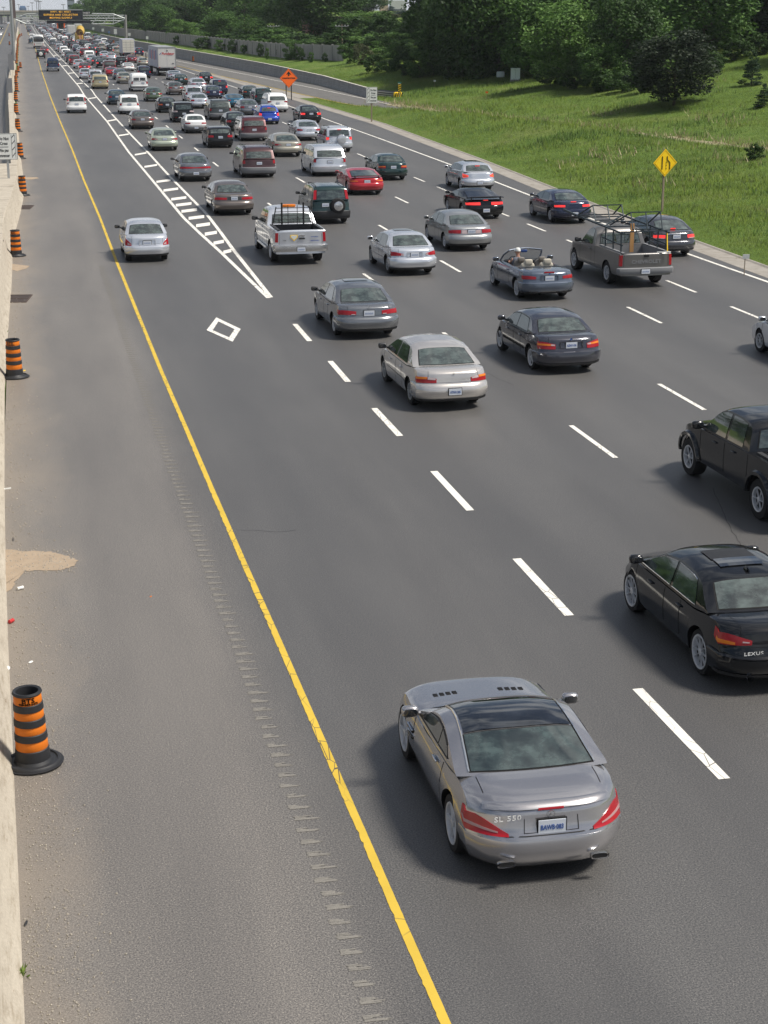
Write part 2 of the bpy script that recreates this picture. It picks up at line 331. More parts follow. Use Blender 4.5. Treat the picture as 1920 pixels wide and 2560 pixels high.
class Car:
    D=dict(L=4.75,W=1.80,zb=.25,deck=[(0,.90),(.07,.985),(.3,1.01),(.85,1.0),(1.25,.945),(3.3,.925),(3.6,.92),(4.4,.80),(4.68,.68),(4.75,.60)],
        roof=[(.62,.99),(1.28,1.35),(1.65,1.43),(2.3,1.445),(2.85,1.38),(3.65,.93)],
        rear=[(.2,.16),(.3,.08),(.42,0),(.56,.0),(.66,.07),(.8,.09),(.93,.12),(1.02,.2)],front=[(.2,.12),(.35,0),(.6,.03),(.8,.25)],
        cr=.24,cf=.42,ax=1.02,wb=2.70,r=.325,tum=.45,crown=.045,crn=.085,belt=.955,S=[(.15,.90),(.3,.965),(.55,1.0),(.75,.995),(.95,.955),(1.1,.93)],
        tubs=[],cg=.10,ur=.80,rearwins=None,rw=(.10,.93),ws=(.07,.93),win=[(1.28,1.62,2.28,2.28),(2.36,2.36,3.42,2.98)],paint2=None,arch=None,track=None,tw=.21,roofwin=.12)
    def __init__(s,p,q=1.0):
        s.p=dict(Car.D); s.p.update(p); s.q=q
        for k,v in s.p.items(): setattr(s,'p_'+k,v)
        s.deck=Prof(s.p_deck,.10); s.roof=Prof(s.p_roof,s.p_roofwin) if s.p_roof else None
        s.cen=Vector((0,s.p_L/2,.6)); s.zc=s.p_r
    def S(s,z): return float(np.interp(z,*zip(*s.p_S)))
    def planw(s,y):
        L=s.p_L; return float(np.interp(y,[0,.5,1.3,L-1.5,L-.6,L],[.955,.985,1,1,.975,.90]))
    def zbot(s,u,y):
        z=s.p_zb
        if abs(u)>=.715:
            Ra=s.p_r*1.17 if s.p_arch is None else s.p_arch
            for ya in (s.p_ax,s.p_ax+s.p_wb):
                d=y-ya
                if abs(d)<Ra: z=max(z,s.zc+math.sqrt(Ra*Ra-d*d))
        return z
    def ztop(s,u,y):
        for (a,b,um,fl) in s.p_tubs:
            if a<=y<=b and abs(u)<um: return fl
        return s.deck.zy(y)
    def low(s,u,y0,t):
        au=abs(u); zb=s.zbot(u,y0); zt=s.ztop(u,y0); z=zb+t*(zt-zb)
        if zt>.75: z-=s.p_crown*au**7*t**6
        hw=s.p_W/2*s.planw(y0)*s.S(z); L=s.p_L
        for ya in (s.p_ax,s.p_ax+s.p_wb): hw+=.014*math.exp(-((y0-ya)/.40)**2)*math.exp(-((z-s.p_r*1.6)/.22)**2)
        wr=max(0,1-y0/1.0)**1.5; wf=max(0,1-(L-y0)/1.25)**1.5
        y=y0+wr*(float(np.interp(z,*zip(*s.p_rear)))+s.p_cr*au**4)-wf*(float(np.interp(z,*zip(*s.p_front)))+s.p_cf*au**3)
        return Vector((u*hw,y,z))
    def tz(s,u,y0,z):
        zb=s.zbot(u,y0); zt=s.deck.zy(y0); return (z-zb)/(zt-zb)
    def gw(s,y,z):
        zb=s.deck.zy(y); return s.p_W/2*s.planw(y)*s.p_belt-s.p_tum*max(0,z-zb)-.25*max(0,z-zb-.3)**2
    def gh(s,u,k,t):
        y,zr=s.roof.at(k); zb=s.deck.zy(y)-.03; zr=max(zr,zb+.001); au=abs(u); h=zr-zb
        z=zb+t*h; z-=s.p_crn*au**4*t*min(1,h/.3)
        x=u*s.gw(y,z); sr=s.roof.key[1]; wr=max(0,1-k/(sr*1.5)); sf=s.roof.key[-2]; wf=max(0,1-(1-k)/((1-sf)*1.4))
        return Vector((x,y+s.p_cg*au*au*wr-.16*au*au*wf,z))
    def body(s):
        q=s.q; p=s.p; L=s.p_L; mb=MB(); C='PAINT'
        us=[.0,.2,.45,.62,.70,.72,.80,.88,.93,.965,.985,1]
        if q<.7: us=[0,.35,.70,.72,.88,.95,1]
        for (a,b,um,fl) in s.p_tubs: us+= [um-.004,um+.004]
        us=sorted(set(us)); us=[-x for x in us[::-1] if x>0]+us
        n=int(L/(.16/q))+2; ys=set(np.round(np.linspace(0,L,n),3)); ys|={.02,.05,.09,.14,.2,L-.03,L-.08,L-.15,L-.25}
        Ra=s.p_r*1.17 if s.p_arch is None else s.p_arch
        for ya in (s.p_ax,s.p_ax+s.p_wb):
            ys={y for y in ys if abs(y-ya)>Ra+.03}; m_=13 if q>=.9 else 9
            ys|={ya+Ra*math.cos(math.pi*k/(m_-1)) for k in range(m_)}|{ya-Ra-.004,ya+Ra+.004}
        for (a,b,um,fl) in s.p_tubs: ys={y for y in ys if abs(y-a)>.02 and abs(y-b)>.02}|{a-.004,a,b,b+.004}
        ys=sorted(ys); ts=[0,.05,.12,.22,.34,.46,.58,.68,.78,.86,.92,.96,1] if q>=.7 else [0,.1,.25,.45,.65,.82,.94,1]
        mb.grid([[s.low(u,y,1) for u in us] for y in ys],C); mb.grid([[s.low(u,y,0) for u in us] for y in ys],SEAM,flip=True)
        for sg in (-1,1): mb.grid([[s.low(sg,y,t) for t in ts] for y in ys],C,flip=sg<0)
        for y in (0,L): mb.grid([[s.low(u,y,t) for u in us] for t in ts],C,flip=y>0)
        if s.roof:
            ss=sorted(set(np.linspace(0,1,int(26*max(.7,q)))).union(s.roof.key[1:-1])); u2=[0,.3,.6,.8,.9,.96,1]; u2=[-x for x in u2[::-1] if x>0]+u2
            mb.grid([[s.gh(u,k,1) for u in u2] for k in ss],C)
            for sg in (-1,1): mb.grid([[s.gh(sg,k,t) for t in (0,.2,.4,.6,.8,.92,1)] for k in ss],C,flip=sg<0)
        bm=bmesh.new(); vs=[bm.verts.new(v) for v in mb.v]
        for f,mi in zip(mb.f,mb.m):
            try: fc=bm.faces.new([vs[i] for i in f]); fc.material_index=mi
            except ValueError: pass
        bmesh.ops.remove_doubles(bm,verts=bm.verts,dist=.0012); bmesh.ops.recalc_face_normals(bm,faces=bm.faces)
        bm.verts.index_update(); o=MB(); o.mats=mb.mats
        o.v=[tuple(v.co) for v in bm.verts]; o.f=[tuple(v.index for v in f.verts) for f in bm.faces]; o.m=[f.material_index for f in bm.faces]; bm.free()
        # door and boot gaps, drawn by narrow dark strips standing a hair proud
        if q>=.7:
            for y in p.get('seams',[]):
                for sg in (-1,1): s.side(o,sg,y,y+.015,s.p_zb+.1,s.deck.zy(y)-.03,SEAM,.003,2,8)
            for (u0,u1,z0,z1) in p.get('rseams',[]): s.rearp(o,u0,u1,z0,z1,SEAM,.003)
            for (u0,u1,y0,y1) in p.get('tseams',[]): o.grid(offs([[s.low(u,y,1) for u in linsp(u0,u1,8)] for y in linsp(y0,y1,4)],.003,s.cen),SEAM)
        return o
    def side(s,mb,sg,y0,y1,z0,z1,mat,off=.006,n=6,m_=5):
        mb.grid(offs([[s.low(sg,y,s.tz(sg,y,z)) for z in linsp(z0,z1,m_)] for y in linsp(y0,y1,n)],off,s.cen),mat); return mb
    def rearp(s,mb,u0,u1,z0,z1,mat,off=.006,n=8,m_=4):
        mb.grid(offs([[s.low(u,0,s.tz(u,0,z)) for u in linsp(u0,u1,n)] for z in linsp(z0,z1,m_)],off,s.cen),mat); return mb
    def wrap(s,sg,u0,wr,ni=6,nw=4):
        """stations across the rear face from u0 to the corner and on along the side"""
        return [(sg*u,0.0) for u in linsp(u0,1,ni)]+[(sg*1.0,y) for y in linsp(0,wr,nw+1)[1:]] if wr>0 else [(sg*u,0.0) for u in linsp(u0,1,ni)]
    def lamp(s,sg,u0,wr,k,mat,mb=None,off=.010,u1=None):
        """k: (zlow,zhigh) at inner end, corner, wrapped end"""
        mb=mb or MB(); st=s.wrap(sg,u0,wr) if u1 is None else [(sg*u,0.0) for u in linsp(u0,u1,6)]
        n=len(st); nc=6 if (wr>0 and u1 is None) else n; P=[]
        for i,(u,y) in enumerate(st):
            if i<nc: f=i/(nc-1); a,b=k[0],k[1]
            else: f=(i-nc+1)/(n-nc); a,b=k[1],k[2]
            lo=a[0]+(b[0]-a[0])*f; hi=a[1]+(b[1]-a[1])*f
            P.append([s.low(u,y,s.tz(u,y,z)) for z in linsp(lo,hi,5)])
        P2=offs(P,off,s.cen); mb.grid(P2,mat)
        # rim back to the body
        top=[[a[-1],b[-1]] for a,b in zip(P,P2)]; bot=[[a[0],b[0]] for a,b in zip(P,P2)]
        mb.grid(top,mat); mb.grid(bot,mat); mb.grid([P[0],P2[0]],mat); mb.grid([P[-1],P2[-1]],mat); return mb
    def bumper(s,z0,z1,mat,wr,bul=.035):
        mb=MB(); st=[(u,y) for u,y in s.wrap(-1,0,wr,8,4)][::-1]+[(u,y) for u,y in s.wrap(1,0,wr,8,4)][1:]
        P=[[s.low(u,y,s.tz(u,y,z)) for u,y in st] for z in (z1,z1,z1-.02,(z0+z1)/2+.05,(z0+z1)/2,z0+.03,z0,z0)]
        P2=offs(P,[-.004,.6*bul,.95*bul,bul,bul,.9*bul,.6*bul,-.004],s.cen); return mb.grid(P2,mat)
    def window(s,a,sg):
        yb0,yt0,yb1,yt1=a[:4]; zo=a[4] if len(a)>4 else .02; P=[]
        for i in range(9):
            f=i/8; yb=yb0+(yb1-yb0)*f; yt=yt0+(yt1-yt0)*f; row=[]
            zt=s.roof.zy(yt)-s.p_crn-.035; zl=s.deck.zy(yb)+zo; zt=max(zt,zl+.01)
            for j in range(6):
                g=j/5; y=yb+(yt-yb)*g; z=zl+(zt-zl)*g
                x=s.gw(y,z); row.append(Vector((sg*x,y,z)))
            P.append(row)
        return offs(P,.007,s.cen)
    def parts(s):
        p=s.p; out=[]; q=s.q; G_=p.get('glass',GLASS)
        out.append(('body',s.body(),38,[]))
        if s.roof:
            ks=s.roof.key; uw=s.p_ur; a=ks[1]*s.p_rw[0]; b=ks[1]*s.p_rw[1]
            for (u0,u1) in (s.p_rearwins or [(-uw,uw)]):
                fr=MB(); fr.grid(offs([[s.gh(u*1.035,k,1) for u in linsp(u0,u1,10)] for k in linsp(a-.02*ks[1],b+.02*ks[1],8)],.004,s.cen),SEAM)
                g=MB().grid(offs([[s.gh(u,k,1) for u in linsp(u0,u1,12)] for k in linsp(a,b,9)],.009,s.cen),p.get('rglass',G_)); g.join(fr)
                out.append(('rear_window',g,60,[]))
            a=ks[-2]+(1-ks[-2])*s.p_ws[0]; b=ks[-2]+(1-ks[-2])*s.p_ws[1]
            out.append(('windshield',MB().grid(offs([[s.gh(u,k,1) for u in linsp(-.84,.84,12)] for k in linsp(a,b,8)],.008,s.cen),G_),60,[]))
            if p.get('frame',True) and q>=.9:
                pass
            for wn in s.p_win:
                for sg in (-1,1):
                    wb_=MB().grid(s.window(wn,sg),G_)
                    if q>=.9 and p.get('trim'):
                        P=s.window(wn,sg); e=[r[0] for r in P]; 
                        for i in range(len(e)-1): wb_.bar(e[i],e[i+1],.008,p['trim'],4)
                        e=[r[-1] for r in P]
                        for i in range(len(e)-1): wb_.bar(e[i],e[i+1],.008,p['trim'],4)
                    out.append(('side_window',wb_,60,[]))
        for sg in (-1,1):
            for i,tl in enumerate(p.get('tail',[dict(u0=.62,wr=.18,k=[(.72,.86),(.72,.9),(.76,.88)])])):
                m_=tl.get('mat','LAMP'); mb=s.lamp(sg,tl['u0'],tl.get('wr',0),tl['k'],m_,u1=tl.get('u1'))
                for ex in tl.get('extra',[]): s.lamp(sg,ex['u0'],ex.get('wr',0),ex['k'],ex['mat'],mb,.014,ex.get('u1'))
                out.append(('tail_light',mb,30,[]))
        if 'bumper' in p: z0,z1,m_,bul=p['bumper']; out.append(('rear_bumper',s.bumper(z0,z1,m_,p.get('bwr',s.p_ax-s.p_r*1.22-.05),bul),40,[]))
        if s.p_zb<.3 and q>=.7 and not p.get('noval'): out.append(('rear_valance',s.bumper(s.p_zb+.004,s.p_zb+.07,PLAST,.25,bul+.006),40,[]))
        if p.get('mould'):
            z,m_=p['mould']; mb=MB()
            for sg in (-1,1): s.side(mb,sg,s.p_ax+s.p_r*1.3,s.p_ax+s.p_wb-s.p_r*1.3,z-.03,z+.03,m_,.012,10,2)
            out.append(('side_moulding',mb,None,[]))
        pl=p.get('plate',(0,.80))
        if pl:
            P=s.low(pl[0],0,s.tz(pl[0],0,pl[1])); P.y-=(p['bumper'][3]+.004 if p.get('bumper') and pl[1]<p['bumper'][1]+.06 else 0); mb=MB().box((P.x,P.y-.018,P.z),(.31,.018,.155),PLATE); mb.box((P.x,P.y-.008,P.z),(.34,.016,.185),SEAM)
            if p.get('ptext'): mb.join(textmb(p['ptext'],.082,PBLUE,.0015,xs=.70),Matrix.Translation((P.x,P.y-.029,P.z-.01)))
            elif q>=.7: mb.box((P.x,P.y-.028,P.z-.005),(.24,.004,.05),simple_noise('plate_marks',(.1,.16,.35),(.6,.64,.7),60,.5,bump=0,obj=True))
            out.append(('license_plate',mb,None,[]))
        if p.get('third'):
            k_,wd=p['third']
            if k_=='glass': P=s.gh(0,s.roof.key[1]*s.p_rw[0]+.01,1); c=(0,P.y-.02,P.z+.03)
            elif k_=='roof': P=s.gh(0,s.roof.key[1],1); c=(0,P.y-.10,P.z-.06)
            else: P=s.low(0,k_,1); c=(0,P.y-.01,P.z+.02)
            out.append(('brake_light',MB().box(c,(wd,.03,.035),'LAMP'),None,[]))
        if q>=.7 or p.get('mirror',True):
            ym=p.get('ym',s.p_win[-1][2]-.05 if s.p_win else 3.2); zm=s.deck.zy(ym)+.09; mm=p.get('mmat','PAINT'); ms=p.get('ms',1)
            for sg in (-1,1):
                x=sg*(s.gw(ym,zm)+.13*ms+.03); mb=MB().rbox((x,ym,zm),(.22*ms,.12,.14*ms),mm,.55,3); mb.rbox((x,ym-.052,zm),(.175*ms,.03,.10*ms),GLASSD,.5,2)
                mb.bar((sg*s.gw(ym,zm-.05),ym+.02,zm-.05),(x,ym+.02,zm-.03),.03,mm,5); out.append(('side_mirror',mb,50,[]))
        for ex in p.get('exhaust',[]):
            P=s.low(ex,0,.02); mb=MB().lathe([(.042,-.10),(.046,-.10),(.046,.15)],CHROME,12,'z'); M=Matrix.Translation((P.x,P.y+.03,s.p_zb+.02))@Matrix.Rotation(-math.pi/2,4,'X')@Matrix.Diagonal((p.get('exw',1),1,-1,1))
            o=MB().join(mb,M); o.bar((P.x,P.y+.05,s.p_zb+.02),(P.x,P.y+.06,s.p_zb+.02),.036,BLK,10); out.append(('exhaust_pipe',o,40,[]))
        if p.get('sunroof'):
            y0,y1=p['sunroof']; kk=[k for k in linsp(0,1,200) if y0<=s.roof.at(k)[0]<=y1]
            out.append(('sunroof',MB().grid(offs([[s.gh(u,k,1) for u in linsp(-.55,.55,6)] for k in (kk[0],kk[len(kk)//2],kk[-1])],.012,s.cen),GLASSD),60,[]))
        if p.get('rails'):
            for sg in (-1,1):
                mb=MB(); pts=[s.gh(sg*.86,k,1)+Vector((0,0,.05)) for k in linsp(s.roof.key[1]+.04,s.roof.key[-2]-.03,7)]
                for a,b in zip(pts[:-1],pts[1:]): mb.bar(a,b,.018,p['rails'],5)
                for a in (pts[0],pts[-1]): mb.bar(a,a-Vector((0,0,.06)),.02,p['rails'],5)
                out.append(('roof_rail',mb,50,[]))
        if p.get('spare'):
            xs,zs,rs,mc=p['spare']; P=s.low(0,0,s.tz(0,0,zs)); mb=MB().lathe([(.02,-.24),(rs*.6,-.245),(rs*.93,-.22),(rs,-.17),(rs,.02),(0,.02)],mc,24,'z')
            o=MB().join(mb,Matrix.Translation((xs,P.y,zs))@Matrix.Rotation(-math.pi/2,4,'X')@Matrix.Diagonal((1,1,1,1)))
            if p.get('sparerim'): o.join(MB().lathe([(.02,-.27),(rs*.35,-.262),(rs*.6,-.25),(rs*.62,-.247)],SILV,20,'z'),Matrix.Translation((xs,P.y,zs))@Matrix.Rotation(-math.pi/2,4,'X'))
            out.append(('spare_wheel',o,40,[]))
        if p.get('spoiler'):
            yy,zz,wd,ch,mt=p['spoiler']; mb=MB()
            mb.grid([[Vector((x,yy+ch*c+.10*(abs(x)/wd)**3,zz+.025*math.sin(math.pi*c)*(1)+h-.04*(abs(x)/wd)**4)) for x in linsp(-wd,wd,12)] for c,h in ((0,0),(.3,.018),(1,.0),(1,-.02),(0,-.02),(0,0))],mt)
            for sg in (-1,1): mb.box((sg*wd*.8,yy+.10,(zz+s.deck.zy(max(.02,yy+.1)))/2),(.05,.10,abs(zz-s.deck.zy(yy+.1))+.02),mt)
            out.append(('spoiler',mb,50,[]))
        if p.get('antenna'):
            P=s.gh(p['antenna'],s.roof.key[1]+.03,1); out.append(('antenna',MB().bar(P,P+Vector((0,-.10,.13)),.012,PLAST,5,.006),None,[]))
        if p.get('handles') and q>=.9:
            for y in p['handles']:
                for sg in (-1,1):
                    z=s.deck.zy(y)-.13; P=s.low(sg,y,s.tz(sg,y,z)); out.append(('door_handle',MB().rbox((P.x+sg*.018,P.y,P.z),(.04,.19,.035),p.get('hmat','PAINT'),.5,3),50,[]))
        for e in p.get('extra',[]): out+=e(s)
        tr=s.p_track or s.p_W-.31
        wk=(s.p_r,s.p_tw,p.get('spokes',7),q>=.7,p.get('rimmat','SILV'),p.get('rimk',.64))
        for y in (s.p_ax,s.p_ax+s.p_wb):
            for sg in (-1,1): out.append(('wheel',('W',wk),(sg*(tr/2),y,s.p_r),sg))
        return out
RIMM={'SILV':principled('alloy',(.66,.67,.69),.35,.35),'DARK':principled('dark_alloy',(.16,.165,.18),.35,.7),'HUBCAP':principled('hubcap',(.42,.43,.44),.4,.5)}
WC={}
def wheelmb(k):
    r,w_,sp,hi,rm,rk=k; n=28 if hi else 14; rim=RIMM[rm]; t=MB(); h=w_/2; ri=r*rk
    t.lathe([(.02,h*.5),(ri*.95,h*.5),(r*.95,h),(r,h*.7),(r,-h*.7),(r*.96,-h*.98),(ri*1.04,-h),(ri,-h*.86),(ri*.98,-h*.2),(.02,-h*.2)],TYRE,n,'x')
    m_=MB(); m_.lathe([(ri*1.02,-h*.9),(ri*.995,-h*1.03),(ri*.9,-h*1.0),(ri*.86,-h*.5)],rim,n,'x')
    m_.lathe([(ri*.24,-h*.5),(ri*.22,-h*.92),(.01,-h*.98)],rim,12,'x')
    for j in range(sp):
        a=2*math.pi*j/sp; wd=min(.26,1.3/sp)
        P=[]
        for rr,ww in ((ri*.15,wd*1.5),(ri*.5,wd*.62),(ri*.95,wd*.42)):
            P.append([(-h*(.93 if rr<ri*.6 else .98)+dx,rr*math.cos(a+d),rr*math.sin(a+d)) for d,dx in ((-ww/2,.03),(-ww/4,0),(ww/4,0),(ww/2,.03))])
        m_.grid(P,rim)
    return t,m_
MESHC={}
def make_type(key,p,q):
    """list of (name, mesh, loc, rot, [children]) for one kind of vehicle"""
    if (key,q) in MESHC: return MESHC[(key,q)]
    res=[]
    for e in Car(p,q).parts():
        if e[0]=='wheel':
            k=e[1][1]
            if k not in WC:
                t,m_=wheelmb(k); WC[k]=(t.mesh('wheel',35),m_.mesh('rim',35),t,m_)
            res.append(('wheel',WC[k][0],e[2],math.pi if e[3]>0 else 0,[('rim',WC[k][1])],(WC[k][2],WC[k][3])))
        else:
            name,mb,sm,ch=e; res.append((name,mb.mesh(name,sm),(0,0,0),0,[],(mb,)))
    MESHC[(key,q)]=res; return res
FARC={}
def far_mesh(key,p):
    if key in FARC: return FARC[key]
    mb=MB()
    p=dict(p); p['spokes']=5
    for name,me,loc,rz,ch,mbs in make_type(key+'_far',p,.5):
        for b in mbs: mb.join(b,Matrix.Translation(loc)@Matrix.Rotation(rz,4,'Z'))
    FARC[key]=mb.mesh(key.split('@')[0],38); return FARC[key]
def setm(o,paint,lamp):
    for i,sl_ in enumerate(o.material_slots):
        nm=o.data.materials[i].name
        if nm=='PAINT': sl_.link='OBJECT'; sl_.material=paint
        elif nm=='LAMP': sl_.link='OBJECT'; sl_.material=lamp
PAINTS={}
def paint(name):
    if name in PAINTS: return PAINTS[name]
    c,me,ro={'silver':((.66,.685,.73),.6,.22),'lightgold':((.60,.57,.54),.6,.24),'grey':((.20,.21,.225),.65,.22),'darkgrey':((.060,.062,.072),.45,.22),'bmwgrey':((.055,.058,.075),.5,.2),'bluegrey':((.11,.135,.18),.5,.25),
        'black':((.010,.011,.013),.1,.10),'white':((.80,.81,.81),0,.3),'maroon':((.085,.014,.018),.3,.25),'red':((.42,.012,.02),.15,.2),'darkgreen':((.006,.032,.031),.3,.2),'palegreen':((.45,.50,.40),.5,.3),
        'green':((.09,.125,.075),.5,.28),'teal':((.02,.13,.22),.4,.25),'blue':((.02,.07,.42),.3,.25),'navy':((.012,.018,.05),.3,.2),'taupe':((.17,.145,.13),.55,.28),'beige':((.36,.34,.28),.45,.32),'gold':((.44,.38,.23),.45,.3),
        'brown':((.065,.026,.028),.4,.3),'slsilver':((.42,.41,.42),.8,.22),'pickup':((.17,.165,.16),.5,.3),'vanblue':((.012,.03,.075),.1,.35),'greenish':((.055,.06,.055),.4,.3),'darkred':((.16,.012,.02),.2,.25)}[name]
    m=principled('paint_'+name,c,ro,me,.35 if name=='black' else .5,coat=1.0 if name not in('white','pickup','black') else .4); PAINTS[name]=m; return m
def place_vehicle(name,key,p,loc,rz,pt,label,cat,lod,group=None,lit=False):
    lamp=LLIT if lit else LRED; pm=paint(pt); ax=p.get('ax',Car.D['ax'])
    M=Matrix.Rotation(rz,3,'Z'); base=Vector(loc)-M@Vector((0,ax,0))
    if lod==2:
        o=link(name,far_mesh(key,p),None,base,rz); setm(o,pm,lamp); return tag(o,label,cat,group)
    t=thing(name,label,cat,base,rz,group)
    for nm,me,l,r_,ch,_ in make_type(key,p,1.0 if lod==0 else .75):
        o=link(nm,me,t,l,r_); setm(o,pm,lamp)
        for cn,cm in ch: c=link(cn,cm,o); setm(c,pm,lamp)
    return t
# ---------------------------------------------------------------- kinds of vehicle
def mk(b,**k): d=dict(b); d.update(k); return d
def badge(txt,u,z,size,mat,xs=1.0,up=False):
    def f(s):
        P=s.low(u,0,s.tz(u,0,z)); return [('badge',textmb(txt,size,mat,.0005,xs=xs,space=1.12).shift((P.x,P.y-.025,P.z)),None,[])]
    return f
def _shift(s,d,M=None): s.v=[tuple((M@Vector(v) if M is not None else Vector(v))+Vector(d)) for v in s.v]; return s
MB.shift=_shift
def emblem(u,z,r,n=3,ring=True,mat=CHROME,face=None):
    """a small ring with n arms, or a plain disc"""
    def f(s):
        P=s.low(u,0,s.tz(u,0,z)); c=Vector((P.x,P.y-.02,P.z)); mb=MB()
        for k in range(16):
            a,b=2*math.pi*k/16,2*math.pi*(k+1)/16
            if ring: mb.bar(c+Vector((r*math.sin(a),0,r*math.cos(a))),c+Vector((r*math.sin(b),0,r*math.cos(b))),r*.09,mat,4)
        for k in range(n): a=2*math.pi*k/n; mb.bar(c,c+Vector((r*math.sin(a),0,r*math.cos(a))),r*.16,mat,4,r*.04)
        if face: mb.prism([(c.x+r*.9*math.sin(2*math.pi*k/16),c.z+r*.9*math.cos(2*math.pi*k/16)) for k in range(16)],c.y+.004,c.y+.012,face,'y')
        return [('emblem',mb,None,[])]
    return f
def plamps(k0,k1,u0=.87,mat='LAMP'):
    def f(s):
        r=[]
        for sg in (-1,1):
            kr=s.roof.key[1]; P=[[s.gh(sg*u,kr*k,1) for u in linsp(u0,1,4)] for k in linsp(k0,k1,6)]
            Q=[[s.gh(sg*1,kr*k,t) for t in (1,.93,.88)] for k in linsp(k0,k1,6)]
            r.append(('tail_light',MB().grid(offs(P,.014,s.cen),mat).grid(offs(Q,.014,s.cen),mat),50,[]))
        return r
    return f
def liner(mat=None):
    def f(s):
        a,b,um,fl=s.p_tubs[0]; zt=s.deck.zy((a+b)/2); w0=um*s.p_W/2*.93-.02; a+=.03; b-=.02; mb=MB(); m_=mat or PLAST
        mb.add([(-w0,a,fl+.02),(w0,a,fl+.02),(w0,b,fl+.02),(-w0,b,fl+.02),(-w0,a,zt-.01),(w0,a,zt-.01),(w0,b,zt-.01),(-w0,b,zt-.01)],[(0,1,2,3),(0,4,5,1),(1,5,6,2),(2,6,7,3),(3,7,4,0)],m_)
        for k in range(12): x=-w0+.08+k*(2*w0-.16)/11; mb.box((x,(a+b)/2,fl+.03),(.03,b-a-.02,.02),m_)
        for sg in (-1,1): mb.box((sg*(w0+.06),(a+b)/2,zt+.008),(.10,b-a,.03),m_)
        return [('bed_liner',mb,None,[])]
    return f
def bezel(u,z,w_,h,mat=None,proud=.004):
    """the pressed surround of the licence plate"""
    def f(s):
        m_=MB(); P=s.low(u,0,s.tz(u,0,z)); t=.025
        for dx,dz,a,b in ((0,h/2,w_,t),(0,-h/2,w_,t),(-w_/2,0,t,h),(w_/2,0,t,h)): m_.box((P.x+dx,P.y-.006,P.z+dz),(a,.03,b),mat or 'PAINT')
        return [('plate_surround',m_,None,[])]
    return f
SED=dict(handles=[1.75,2.85],seams=[1.72,2.32,3.50],rseams=[(-.74,.74,.70,.706),(-.74,-.732,.705,.99),(.732,.74,.705,.99)],tseams=[(-.74,-.734,.02,.60),(.734,.74,.02,.60)],bumper=(.28,.62,'PAINT',.028),rails=None)
TY={}
TY['sedan']=mk(SED)
TY['malibu']=mk(SED,L=4.83,W=1.79,tail=[dict(u0=.50,wr=.16,k=[(.70,.80),(.69,.86),(.72,.84)],mat=LRED,extra=[dict(u0=.76,wr=.15,k=[(.79,.84),(.79,.85),(.79,.835)],mat=LAMB),dict(u0=.53,u1=.74,k=[(.77,.80),(.78,.83)],mat=LCLR)])],
    plate=(0,.50),ptext='ATNX·205',spokes=12,rimmat='HUBCAP',mould=(.52,'PAINT'),mmat=PLAST,extra=[emblem(0,.90,.04,4,False,DKMET)],bumper=(.28,.66,'PAINT',.04),glass=GLASS)
TY['bmw']=mk(SED,L=4.48,W=1.76,ax=.95,wb=2.73,spokes=5,rimk=.7,tail=[dict(u0=.52,wr=.14,k=[(.68,.80),(.68,.90),(.72,.88)],mat=LRED,extra=[dict(u0=.56,wr=.12,k=[(.765,.80),(.775,.835),(.79,.83)],mat=LAMB),dict(u0=.54,u1=.66,k=[(.765,.80),(.77,.81)],mat=LCLR)])],
    plate=(0,.775),ptext='AZNY·198',rear=[(.2,.12),(.3,.05),(.42,0),(.56,0),(.62,.06),(.8,.10),(.93,.13),(1.02,.2)],bumper=(.28,.60,'PAINT',.045),trim=SEAM,extra=[bezel(0,.78,.62,.17),emblem(0,.93,.036,0,True,CHROME,PBLUE),badge('325i',.60,.90,.06,CHROME)],
    roof=[(.70,.99),(1.22,1.33),(1.6,1.405),(2.2,1.415),(2.7,1.36),(3.45,.93)],win=[(1.25,1.50,2.12,2.16),(2.2,2.24,3.22,2.80)],mould=(.50,SEAM))
TY['sonata']=mk(SED,L=4.80,W=1.83,wb=2.73,spokes=10,ax=1.02,tail=[dict(u0=.44,wr=.2,k=[(.73,.83),(.73,.88),(.76,.87)],mat=LRED,extra=[dict(u0=.47,u1=.60,k=[(.735,.755),(.735,.755)],mat=LCLR)])],plate=(0,.77),bumper=(.28,.64,'PAINT',.05),
    sunroof=(1.85,2.55),antenna=0,extra=[badge('SONATA',.60,.93,.05,CHROME,.9),emblem(0,.935,.045,2,True,CHROME)],mmat=PLAST)
TY['civic']=mk(SED,L=4.46,W=1.72,wb=2.62,ax=.93,spokes=7,rimmat='HUBCAP',tail=[dict(u0=.50,wr=.16,k=[(.735,.79),(.72,.90),(.75,.88)],mat=LRED,extra=[dict(u0=.50,u1=.62,k=[(.74,.785),(.74,.785)],mat=LCLR)])],plate=(0,.76),bumper=(.28,.63,'PAINT',.05),
    roof=[(.55,.99),(1.12,1.36),(1.5,1.43),(2.15,1.44),(2.65,1.37),(3.4,.93)],win=[(1.15,1.42,2.08,2.08),(2.16,2.16,3.18,2.76)],handles=[1.6,2.6],seams=[1.55,2.1,3.25],mould=(.50,'PAINT'),sunroof=(1.7,2.2),extra=[bezel(0,.765,.55,.16)])
TY['kia']=mk(SED,L=4.72,W=1.82,tail=[dict(u0=.50,wr=.14,k=[(.72,.86),(.72,.86),(.75,.84)],mat=LRED)],plate=(0,.79),rseams=[],bumper=(.28,.64,'PAINT',.035),spokes=8,extra=[lambda s:[('trunk_trim',s.rearp(MB(),-.44,.44,.865,.885,CHROME,.02),None,[]),('trunk_panel',s.rearp(MB(),-.46,.46,.71,.865,LCLR,.010),None,[])]])
